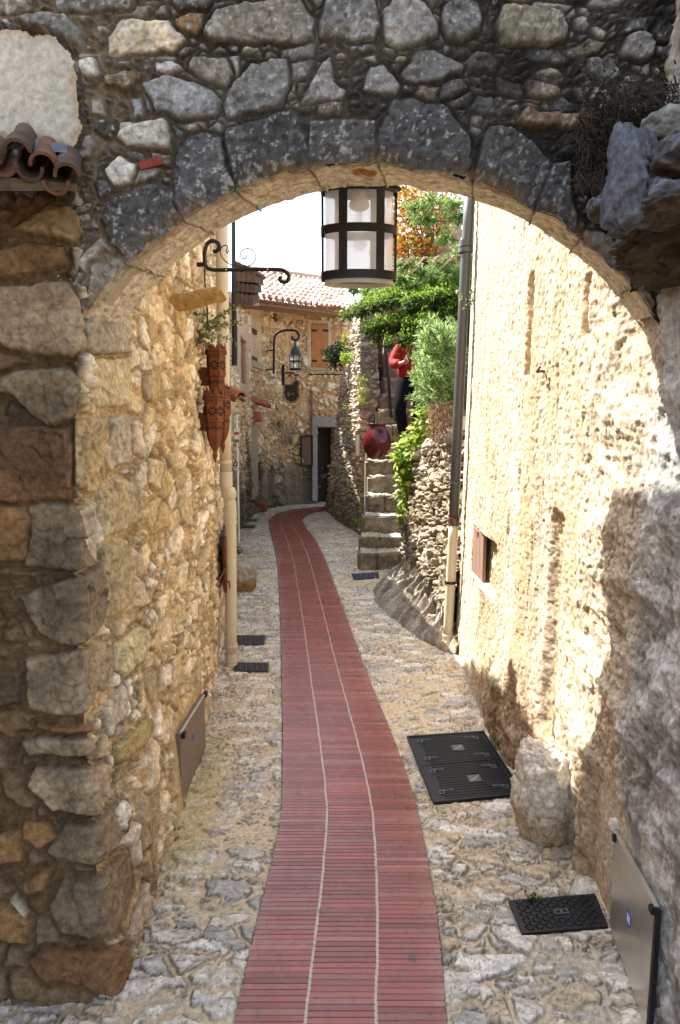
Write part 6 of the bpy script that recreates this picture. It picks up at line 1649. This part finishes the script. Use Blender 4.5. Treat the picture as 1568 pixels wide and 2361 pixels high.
leaves(np.concatenate(dk_c), np.concatenate(dk_d), .05, .012, [(.03, .06, .015), (.045, .08, .02)], 'inner_foliage', M['leaf'], jun, .6)  # inner leaves coloured dark to paint the shadow gaps between boughs
twig(tw, .022, 'branches', BARK, jun)
mb = MB(); mb.tube(bez([base, Vector((1.8, 8.8, 3)), Vector((1.72, 8.7, 3.8)), Vector((1.8, 8.8, 4.8))], 4), .09, 9); mb.build('trunk', BARK, jun)

# lighter conifer sprays above
pine = thing('cypress_tree', 'light green feathery cypress between the lantern and the grey drainpipe', 'tree', (2.1, 9.4, 2.2))
Cs, Ds, tw = [], [], []
for (u, v, Y, r_) in ((1000, 460, 8.6, .26), (960, 478, 8.8, .22), (1045, 470, 8.4, .25), (1055, 500, 8.4, .2), (985, 505, 8.7, .18), (940, 610, 8.2, .2), (980, 625, 8.2, .22), (1020, 605, 8.0, .24), (1050, 590, 8.0, .22), (920, 640, 8.4, .18), (1000, 645, 8.1, .2), (1045, 630, 8.0, .2), (960, 655, 8.4, .2), (1030, 545, 8.4, .14), (850, 672, 8.9, .12), (818, 668, 9.1, .1)):
    p = np.array(at(u, v, Y))
    for k in range(26):
        d = RNG.normal(0, 1, 3); d[2] = d[2] * .5 - .25; d[0] -= .3; d /= np.linalg.norm(d)
        e = p + d * r_ * RNG.uniform(.5, 1.1); m = 26
        Cs.append(along(p, e, m) + RNG.normal(0, .012, (m, 3))); Ds.append(np.repeat(d[None], m, 0))
    if u > 900: tw.append([Vector(p), Vector(p).lerp(Vector((1.95, 9.2, p[2] + .1)), .5), Vector((1.95, 9.2, p[2] + .3))])
leaves(np.concatenate(Cs), np.concatenate(Ds), .05, .009, [(.2, .32, .08), (.26, .38, .12), (.16, .27, .06), (.3, .4, .17), (.11, .2, .05)], 'foliage', M['leaf'], pine, .5)
twig(tw, .014, 'branches', BARK, pine)
mb = MB(); mb.tube(bez([Vector((2.0, 9.5, 2)), Vector((1.95, 9.3, 4)), Vector((1.9, 9.2, 5.6)), Vector((1.9, 9.2, 6.6))], 4), .08, 8); mb.build('trunk', BARK, pine)

# autumn tree
aut = thing('autumn_tree', 'autumn tree with orange and yellow leaves right of the hanging lantern', 'tree', (1.5, 10.6, 2.5))
Cs, tw = [], []
for k in range(60):
    u, v = RNG.uniform(895, 1030), RNG.uniform(430, 600); 
    if u > 985 and v > 545: continue
    p = np.array(at(u, v, RNG.uniform(9.9, 11.2))); m = 80 if u < 985 else 40
    Cs.append(p + RNG.normal(0, .13, (m, 3)))
    if k % 3 == 0: tw.append([Vector((1.55, 10.6, 4.0)), Vector((1.5, 10.6, 4.3)).lerp(Vector(p), .5) + Vector((0, 0, .1)), Vector(p)])
for k in range(22):
    p = np.array(at(RNG.uniform(905, 1000), RNG.uniform(590, 650), 10.4)); Cs.append(p + RNG.normal(0, .12, (30, 3)))
C = np.concatenate(Cs)
leaves(C, np.repeat(np.array([[-.3, -.3, -.5]]), len(C), 0), .075, .024, [(.42, .15, .025), (.5, .2, .03), (.36, .11, .02), (.5, .36, .05), (.55, .27, .05), (.3, .33, .06), (.2, .09, .03)], 'foliage', M['leaf'], aut, .9)
twig(tw, .02, 'branches', BARK, aut)
mb = MB(); mb.tube(bez([Vector((1.62, 10.7, 2.2)), Vector((1.58, 10.6, 3.2)), Vector((1.52, 10.6, 4.2)), Vector((1.35, 10.5, 5.2))], 4), [.09, .088, .086, .084, .08, .078, .075, .07, .066, .06, .05, .045, .04], 9); mb.build('trunk', BARK, aut)
# bare branch with hanging twigs
tw = [[at(1070, 588, 6.0), at(1000, 594, 6.0), at(950, 596, 6.0), at(905, 598, 6.0)]]
for k in range(12):
    u = RNG.uniform(925, 1065); q = at(u, 596 - (u - 905) * .05, 6.0); r1 = RNG.uniform(.4, 1.2); tw.append([q, q + Vector((-.05 * r1, RNG.uniform(-.05, .05), -.05 * r1 + RNG.uniform(-.02, .02))), q + Vector((-.13 * r1 + RNG.uniform(-.05, .04), RNG.uniform(-.06, .06), -.12 * r1))])
tag(twig(tw, .008, 'bare_branch', mat('grey dry wood', (.34, .27, .21), .85, 0, .3), None), 'bare grey branch with drooping twigs reaching left from the grey drainpipe', 'branch')
# ruined stone stack among the trees
st_k = thing('stone_pillar', 'stack of big grey brown stones standing among the trees', 'stone pillar', (1.9, 11.6, 2.2))
for k, (v, r_) in enumerate(((640, .3), (612, .28), (580, .26), (545, .24), (515, .22), (490, .2))):
    blob('stone', at(1030, v, 11.4), (r_, r_, .17), 480 + k, M['stone'], [(.34, .29, .22), (.42, .37, .3), (.25, .21, .16)], .15, 1.4, (40, 30), .7, st_k)
mb = MB(); mb.hexa([(1.7, 11.3, 1.9), (2.3, 11.3, 1.9), (2.3, 11.8, 1.9), (1.7, 11.8, 1.9), (1.72, 11.3, 4.6), (2.25, 11.3, 4.6), (2.25, 11.8, 4.6), (1.72, 11.8, 4.6)]); mb.build('core', M['tile_brown'], st_k)

# rosemary like bush
bush = thing('rosemary_bush', 'bright feathery green bush on the retaining wall in front of the person', 'bush', at(1010, 960, 5.7))
Cs, Ds, tw = [], [], []
outline = [(955, 800), (965, 770), (990, 762), (1020, 745), (1050, 725), (1060, 760), (955, 840), (950, 870), (960, 905), (975, 935), (1000, 930), (1030, 930), (1050, 920)]
for k in range(330):
    u = RNG.uniform(978, 1066); v = RNG.uniform(768 + max(0, (1010 - u)) * .7, 940 - max(0, u - 1000) * .3)
    Y = 5.75 + RNG.uniform(-.45, .6)
    p = np.array(at(u, v, Y)); 
    d = np.array([-.55, -.25, .75]) + RNG.normal(0, .35, 3); d /= np.linalg.norm(d)
    l = RNG.uniform(.10, .19); m = 44
    t = RNG.uniform(0, 1, (m, 1)); Cs.append(p + d * l * t); Ds.append(np.repeat(d[None] * .9, m, 0))
    if k % 3 == 0: tw.append([Vector(p), Vector(p + d * l * .5), Vector(p + d * l)])
leaves(np.concatenate(Cs), np.concatenate(Ds), .052, .0062, [(.26, .38, .12), (.32, .46, .18), (.19, .3, .08), (.4, .52, .26), (.1, .17, .05)], 'foliage', M['leaf'], bush, .75)
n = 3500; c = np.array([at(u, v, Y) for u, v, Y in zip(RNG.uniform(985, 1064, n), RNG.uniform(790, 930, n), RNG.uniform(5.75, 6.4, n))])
leaves(c, np.repeat(np.array([[-.4, -.2, .6]]), n, 0), .05, .007, [(.05, .09, .025), (.08, .14, .035)], 'inner_foliage', M['leaf'], bush, .8)  # darker copy of the leaves, the bush's inner shade put into colour
twig(tw, .003, 'stems', BARK, bush)
# dead straw under it
dead = thing('dry_shrub', 'dead brown tangle of twigs under the bright bush', 'dry shrub', at(1025, 1000, 5.3))
tw = []
for k in range(150):
    q = at(RNG.uniform(985, 1048), RNG.uniform(925, 1010), 5.4 + RNG.uniform(-.3, .3)); e = q + Vector(RNG.normal(0, .07, 3)) + Vector((-.02, 0, -.05)); tw.append([q, q.lerp(e, .5) + Vector(RNG.normal(0, .02, 3)), e])
twig(tw, .004, 'twigs', DEAD, dead)
n = 900; c = np.array([at(u, v, Y) for u, v, Y in zip(RNG.uniform(990, 1050, n), RNG.uniform(930, 1010, n), RNG.uniform(5.2, 5.8, n))])
leaves(c, np.repeat(np.array([[0, 0, -1.]]), n, 0), .04, .006, [(.25, .14, .06), (.33, .2, .09), (.18, .1, .05)], 'dry_leaves', M['leaf'], dead, .7)

# vine
vine = thing('vine', 'yellow green leafy vine spilling down the retaining wall beside the steps', 'vine', at(950, 1100, 6.9))
pts_ = [(985, 950, .030, 60), (970, 975, .035, 70), (965, 1005, .04, 90), (950, 1030, .045, 110), (930, 1045, .035, 80), (975, 1035, .04, 80), (950, 1065, .04, 90), (935, 1090, .03, 70), (945, 1115, .028, 60), (932, 1125, .02, 40), (940, 1150, .02, 40), (930, 1175, .012, 16), (928, 1195, .01, 12), (1000, 985, .03, 30), (935, 1062, .03, 60), (850, 1180, .01, 0)]
Cs, tw = [], []
for (u, v, r_, m) in pts_:
    p = np.array(at(u, v, 6.85 + (u - 950) * -.006)); Cs.append(p + RNG.normal(0, 1, (m, 3)) * [r_ * 1.6, r_ * 1.6, r_ * 1.7])
C = np.concatenate(Cs)
leaves(C, np.repeat(np.array([[-.4, -.6, -.5]]), len(C), 0), .085, .03, [(.3, .42, .04), (.36, .5, .05), (.25, .36, .03), (.42, .5, .08), (.14, .24, .03)], 'foliage', M['leaf'], vine, .6, up=(-.5, -.5, .9))
for k in range(12):
    q = at(RNG.uniform(930, 985), RNG.uniform(990, 1060), 6.95); tw.append([q, q + Vector((-.05, -.05, -.2)), q + Vector((-.07, -.02, -.5))])
twig(tw, .004, 'stems', BARK, vine)

# left wall plant
lpn = thing('wall_plant', 'scraggly green and brown plant growing out of the left wall under the log stub', 'wall plant', at(455, 760, 3.35))
tw, Cs, Ds, Db = [], [], [], []
root = at(452, 770, 3.35)
for (u, v) in ((550, 705), (530, 722), (552, 745), (545, 790), (520, 755), (500, 742), (480, 722), (470, 715), (455, 712), (500, 790), (475, 795), (460, 800), (515, 735), (490, 760), (470, 745), (530, 748)):
    e = at(u, v, 3.35 + RNG.uniform(-.12, .25)); m_ = root.lerp(e, .5) + Vector((0, 0, .02)); tw.append([root, m_, e])
    for a_, b_, n_ in ((.25, .6, 12), (.6, 1.0, 22)):
        for t in RNG.uniform(a_, b_, n_):
            p = root.lerp(m_, min(1, t * 2)) if t < .5 else m_.lerp(e, t * 2 - 1)
            Cs.append(np.array(p) + RNG.normal(0, .009, 3)); Ds.append(np.array((e - root).normalized()))
leaves(np.array(Cs), np.array(Ds), .019, .0065, [(.1, .17, .04), (.15, .23, .06), (.2, .27, .1), (.2, .15, .06)], 'foliage', M['leaf'], lpn, .8)
for k in range(40):
    e = root + Vector((RNG.uniform(.0, .11), RNG.uniform(-.1, .1), RNG.uniform(-.09, .05))); tw.append([root, root.lerp(e, .5) + Vector(RNG.normal(0, .012, 3)), e])
twig(tw, .0022, 'stems', DEAD, lpn)
# sprig at the right pipe
spg = thing('wall_sprig', 'small pale leafy sprig crossing the grey drainpipe', 'wall plant', at(1085, 690, 4.6))
tw, Cs = [], []
for (u, v) in ((1050, 672), (1062, 690), (1078, 705), (1072, 712), (1090, 672)):
    a = at(1098, 690, 4.72); e = at(u, v, 4.6); tw.append([a, a.lerp(e, .5) + Vector((0, 0, .01)), e])
    for t in RNG.uniform(.3, 1, 9): Cs.append(np.array(a.lerp(e, t)) + RNG.normal(0, .008, 3))
leaves(np.array(Cs), np.repeat(np.array([[-.6, -.3, 0]]), len(Cs), 0), .028, .010, [(.35, .42, .27), (.25, .34, .16), (.45, .5, .38)], 'foliage', M['leaf'], spg, .8); twig(tw, .003, 'stems', DEAD, spg)

# tufts on the ruined wall
def tuft(label, spots, cols, nm='wall_tuft', ln=.06, wd=.008, n=130, Y=None, d=(-.3, -.4, .5), jit=.5, r_=.05, group='weeds and tufts growing from walls and paving'):
    t = thing(nm, label, 'wall plant', at(*spots[0][:2], spots[0][2]), group)
    C = np.concatenate([np.array(at(u, v, Y_)) + RNG.normal(0, 1, (n, 3)) * r_ for (u, v, Y_) in spots])
    leaves(C, np.repeat(np.array([d]), len(C), 0), ln, wd, cols, 'foliage', M['leaf'], t, jit)
    k_ = len(spots) * 4; tw = []
    for i in range(k_):
        q = Vector(C[RNG.integers(0, len(C))]); tw.append([q - Vector(d).normalized() * ln * 1.2, q, q + Vector(d).normalized() * ln * .6])
    twig(tw, ln * .03, 'stems', DEAD, t)
    return t
tuft('bright green tuft on the ruined wall just below the scrolled iron rod', [(803, 822, 10.3), (797, 832, 10.3)], [(.3, .42, .05), (.2, .3, .04)])
tuft('yellowing tuft high on the edge of the ruined wall beside the wall top', [(797, 778, 11.2), (801, 790, 11.2)], [(.4, .33, .05), (.3, .35, .05)], r_=.04, n=70)
tuft('green trailing tuft on the right edge of the ruined wall', [(833, 880, 9.7), (838, 905, 9.66), (836, 925, 9.66)], [(.25, .36, .05), (.35, .3, .08)], r_=.035, n=70)
tuft('mossy streak of plants on the street face of the ruined wall', [(792, 1010, 10.4), (800, 1060, 10.1), (808, 1100, 10.0), (798, 980, 10.5), (795, 940, 10.6), (803, 1130, 9.95)], [(.22, .27, .04), (.3, .34, .07)], r_=.05, n=45, ln=.045)
tuft('small weed at the foot of the ruined wall by the steps', [(843, 1172, 9.3), (826, 1205, 9.6)], [(.28, .4, .05)], r_=.035, n=60)
tuft('dark leafy bush growing behind the scrolled iron rod', [(770, 822, 11.2), (778, 832, 11.2), (764, 812, 11.2), (784, 815, 11.3), (772, 838, 11.2), (790, 803, 11.3)], [(.03, .05, .02), (.05, .08, .03)], 'wall_bush', .08, .02, 110, r_=.07)
tuft('small green tuft on the facade of the far house', [(644, 985, 13.2), (641, 975, 13.2)], [(.05, .09, .02), (.08, .13, .03)], r_=.07, n=70)
tuft('small weed at the foot of the right wall beside the large cover', [(1150, 1715, 3.1)], [(.12, .18, .05)], r_=.012, n=40, ln=.035, wd=.008)
tuft('tiny weed in the cobbles by the small cover', [(1228, 2073, 2.02)], [(.07, .13, .03), (.1, .17, .04)], r_=.01, n=60, ln=.018, wd=.006)
tuft('small green weed at the foot of the left wall by the drainpipe', [(548, 1272, 7.6)], [(.1, .17, .04)], r_=.03, n=60)
tuft('sprouting plant in the mouth of the red jar', [(868, 996, 8.55), (876, 998, 8.55)], [(.3, .42, .06), (.22, .34, .05)], 'jar_plant', .05, .014, 40, r_=.03)
tuft('mossy weeds along the foot of the left wall under the meter cabinet', [(430, 1870, 2.62), (440, 1850, 2.7), (455, 1830, 2.8), (412, 1925, 2.42), (405, 1950, 2.35), (447, 1842, 2.72), (420, 1890, 2.55)], [(.2, .2, .05), (.14, .13, .04), (.28, .24, .07)], r_=.010, n=90, ln=.03, wd=.003, d=(.2, -.2, .6))

# dead brush hanging on the arch at upper right
brush = thing('dry_brush', 'dark dead brush clinging to the arch under the upper right rocks', 'dry shrub', at(1440, 300, 1.78))
tw = []
for k in range(900):
    u, v = RNG.uniform(1330, 1568), RNG.uniform(185, 440)
    if u < 1390 and v < 240: continue
    if u - 1330 < (v - 300) * .2: pass
    q = at(u, v, RNG.uniform(1.68, 1.83)); e = q + Vector(RNG.normal(0, .03, 3)) + Vector((0, -.012, -.02)); tw.append([q, q.lerp(e, .5) + Vector(RNG.normal(0, .01, 3)), e])
twig(tw, .0014, 'twigs', mat('dark dead twigs', (.05, .035, .028), .95, 0, .3), brush)
n = 3200; c = np.array([at(u, v, Y) for u, v, Y in zip(RNG.uniform(1335, 1568, n), RNG.normal(310, 62, n), RNG.uniform(1.70, 1.84, n))])
leaves(c, np.repeat(np.array([[0, -.3, -1.]]), n, 0), .018, .003, [(.05, .035, .03), (.035, .028, .024), (.08, .05, .035), (.03, .04, .015)], 'dry_leaves', M['leaf'], brush, .8)
# ------------------------------------------------------------------ the person coming down the steps
def skin_mesh(name, verts, edges, radii, mat_, parent, sub=2, root=0):
    me = bpy.data.meshes.new(name); me.from_pydata([tuple(v) for v in verts], edges, [])
    o = bpy.data.objects.new(name, me); COL.objects.link(o)
    md = o.modifiers.new('skin', 'SKIN'); md.use_smooth_shade = True
    if not me.skin_vertices:
        raise RuntimeError('no skin layer')
    for i, r in enumerate(radii):
        me.skin_vertices[0].data[i].radius = (r, r) if not isinstance(r, tuple) else r
        me.skin_vertices[0].data[i].use_root = (i == root)
    s_ = o.modifiers.new('sub', 'SUBSURF'); s_.levels = sub; s_.render_levels = sub
    dg = bpy.context.evaluated_depsgraph_get(); dg.update()
    m2 = bpy.data.meshes.new_from_object(o.evaluated_get(dg)); m2.name = name
    bpy.data.objects.remove(o)
    m2.materials.clear()
    return finish(name, m2, mat_, parent)
Yp = 9.12
zf = STZ[6][1]
P0 = Vector((.955, Yp, zf))
per = thing('person', 'person in a red sweater and black trousers coming down the stone steps holding a phone', 'person', P0)
skin = mat('skin', (.48, .27, .18), .5, 0, .06, 12, .03)
def W(x, y, z): return Vector((P0.x + x, P0.y + y, P0.z + z))
# joints: x right in the photo, y away from the camera, z up from the lower foot
pel = W(.06, .16, .93); waist = W(.05, .17, 1.05); chest = W(.05, .17, 1.26); neck = W(.05, .17, 1.42); head0 = W(.04, .14, 1.5); head = W(.03, .12, 1.60); crown_ = W(.03, .13, 1.68)
hipR = W(-.03, .14, .88); kneeR = W(-.11, -.06, .52); ankR = W(-.03, .06, .09); toeR = W(.0, -.12, .04)
hipL = W(.14, .17, .88); kneeL = W(.20, .10, .58); ankL = W(.18, .30, .33); toeL = W(.2, .14, .27)
shR = W(-.12, .14, 1.36); elR = W(-.19, .05, 1.13); wrR = W(-.10, -.14, 1.13)
shL = W(.22, .18, 1.36); elL = W(.37, .12, 1.18); wrL = W(.30, -.08, 1.12)
bv = [pel, waist, chest, neck, head0, head, crown_, hipR, kneeR, ankR, toeR, hipL, kneeL, ankL, toeL, shR, elR, wrR, shL, elL, wrL]
be = [(0, 1), (1, 2), (2, 3), (3, 4), (4, 5), (5, 6), (0, 7), (7, 8), (8, 9), (9, 10), (0, 11), (11, 12), (12, 13), (13, 14), (2, 15), (15, 16), (16, 17), (2, 18), (18, 19), (19, 20)]
brd = [.11, .10, .115, .05, .07, .085, .05, .08, .052, .035, .03, .08, .052, .035, .03, .055, .038, .026, .055, .038, .026]
hv = []; hb = 17
# right hand fingers grow out of the palm and close on the phone
palm = wrR + Vector((.045, -.05, .012)); bv.append(palm); be.append((17, 21)); brd.append(.026)
for k in range(4):
    a = palm + Vector((.012, -.022, -.028 + .019 * k)); b = a + Vector((.028 - .003 * abs(k - 1.5), -.012, .006)); c = b + Vector((.004, .026, .002))
    i = len(bv); bv += [a, b, c]; be += [(21, i), (i, i + 1), (i + 1, i + 2)]; brd += [.009, .008, .007]
a = palm + Vector((-.004, -.022, .034)); b = a + Vector((.012, -.016, .022)); i = len(bv); bv += [a, b]; be += [(21, i), (i, i + 1)]; brd += [.010, .008]
body = skin_mesh('body', bv, be, brd, skin, per)
MB().box(palm + Vector((.03, -.022, .045)), (.012, .035, .09), Matrix.Rotation(-.35, 3, 'Y'), .004).build('phone_case', M['white'], None)
ph = bpy.data.objects['phone_case']; ph.name = 'phone'; tag(ph, 'white phone held up in the hand of the person on the steps', 'phone')
red = mat('red knit', (.32, .006, .01), .85, 0, .3, 18, .5, 160)
skin_mesh('sweater', [waist + Vector((0, 0, -.16)), waist + Vector((0, 0, .05)), chest, neck + Vector((0, 0, -.03)), shR, elR, wrR + (elR - wrR) * .16, shL, elL, wrL], [(0, 1), (1, 2), (2, 3), (2, 4), (4, 5), (5, 6), (2, 7), (7, 8), (8, 9)], [(.19, .15), (.2, .16), (.19, .15), .08, .11, .085, .06, .11, .085, .06], red, per, 2)
blk_ = mat('black trousers', (.006, .0065, .009), .95, 0, .2, 20, .3, 90, spec=.08)
skin_mesh('trousers', [pel + Vector((0, 0, .10)), pel, hipR, kneeR, ankR + Vector((0, 0, .03)), hipL, kneeL, ankL + Vector((0, 0, .03))], [(0, 1), (1, 2), (2, 3), (3, 4), (1, 5), (5, 6), (6, 7)], [(.155, .13), (.165, .14), .125, .092, .078, .125, .092, .078], blk_, per, 2)
shoe_m = mat('dark shoe', (.014, .014, .018), .4)
skin_mesh('shoe', [ankR + Vector((0, .03, -.04)), ankR + Vector((.01, -.05, -.05)), toeR + Vector((0, -.02, -.005))], [(0, 1), (1, 2)], [.045, .045, .035], shoe_m, per)
skin_mesh('shoe', [ankL + Vector((0, .03, -.04)), ankL + Vector((.01, -.05, -.05)), toeL + Vector((0, -.02, -.005))], [(0, 1), (1, 2)], [.045, .045, .035], shoe_m, per)
hairm = mat('auburn hair', (.36, .16, .05), .5, 0, .4, 60, .3, 120)
mb = MB()
for k in range(70):
    a = RNG.uniform(-2.6, .5); r_ = .095
    s0 = head + Vector((math.cos(a) * r_ * .6, math.sin(a) * r_ * .6 + .02, .075)); s1 = head + Vector((math.cos(a) * r_ * 1.02, math.sin(a) * r_ * .95 + .02, -.02))
    if -2.2 < a < -1.0: s1 = head + Vector((math.copysign(.08, math.cos(a)), -.06, -.02))
    e = W(.03 + RNG.uniform(-.08, .11), .02 + RNG.uniform(-.02, .04), 1.24 + RNG.uniform(-.06, .08))
    mb.tube(bez([s0, s1, s1.lerp(e, .5) + Vector(RNG.normal(0, .012, 3)), e], 4), [.012] * 8 + [.010, .009, .008, .006, .003], 5)
mb.lathe(head + Vector((0, .015, 0)), [(.001, .1), (.05, .092), (.085, .06), (.096, .01), (.085, -.03)], 14, math.radians(-30), math.radians(210))
mb.build('hair', hairm, per)
fc = MB()
for sx in (-1, 1): fc.lathe(head + Vector((.032 * sx, -.075, .005)), [(.001, .008), (.007, .004), (.009, 0), (.007, -.004), (.001, -.008)], 8)
fc.build('eyes', M['dark'], body)
fc = MB(); fc.hexa([head + Vector((x, y, z)) for x, y, z in ((-.012, -.078, -.03), (.012, -.078, -.03), (.012, -.06, -.03), (-.012, -.06, -.03), (-.005, -.088, -.026), (.005, -.088, -.026), (.004, -.075, .012), (-.004, -.075, .012))]); fc.build('nose', skin, body)
fc = MB(); fc.tube([head + Vector((-.022, -.07, -.052)), head + Vector((0, -.077, -.054)), head + Vector((.022, -.07, -.052))], .005, 6); fc.build('mouth', mat('lips', (.4, .12, .1), .5), body)
SUN_K, SUN_S, SKY_STR, EXPO = .8, 1.7, .15, 1.72
# ------------------------------------------------------------------ camera, sun, sky
cam = bpy.data.cameras.new('camera'); co = bpy.data.objects.new('camera', cam); COL.objects.link(co)
cam.sensor_fit = 'VERTICAL'; cam.sensor_height = 36; cam.lens = 36 * F / 2361; cam.clip_start = .05; cam.clip_end = 500
co.location = (0, 0, EYE); co.rotation_euler = (math.pi / 2 - PITCH, 0, 0)
SC.camera = co
sd = Vector((-1, SUN_K, SUN_S)).normalized()
sun = bpy.data.lights.new('sun', 'SUN'); so = bpy.data.objects.new('sun', sun); COL.objects.link(so)
sun.energy = 5.0; sun.angle = math.radians(.5); sun.color = (1, .93, .82)
so.rotation_euler = sd.to_track_quat('Z', 'Y').to_euler()
w = bpy.data.worlds.new('World'); SC.world = w; w.use_nodes = True
nt = w.node_tree; bg = nt.nodes['Background']
sky = nt.nodes.new('ShaderNodeTexSky'); sky.sky_type = 'NISHITA'; sky.sun_disc = False
sky.sun_elevation = math.asin(sd.z); sky.sun_rotation = math.atan2(sd.x, sd.y)
sky.air_density = 1.2; sky.dust_density = 2.5; sky.ozone_density = 1.2
hs_ = nt.nodes.new('ShaderNodeHueSaturation'); hs_.inputs['Saturation'].default_value = .6
nt.links.new(sky.outputs['Color'], hs_.inputs['Color']); nt.links.new(hs_.outputs['Color'], bg.inputs['Color']); bg.inputs['Strength'].default_value = SKY_STR
vs = SC.view_settings; vs.view_transform = 'Standard'; vs.look = 'None'; vs.exposure = EXPO; vs.gamma = 1
SC.cycles.max_bounces = 10; SC.cycles.diffuse_bounces = 6; SC.cycles.glossy_bounces = 4; SC.cycles.transparent_max_bounces = 12
SC.cycles.use_denoising = True
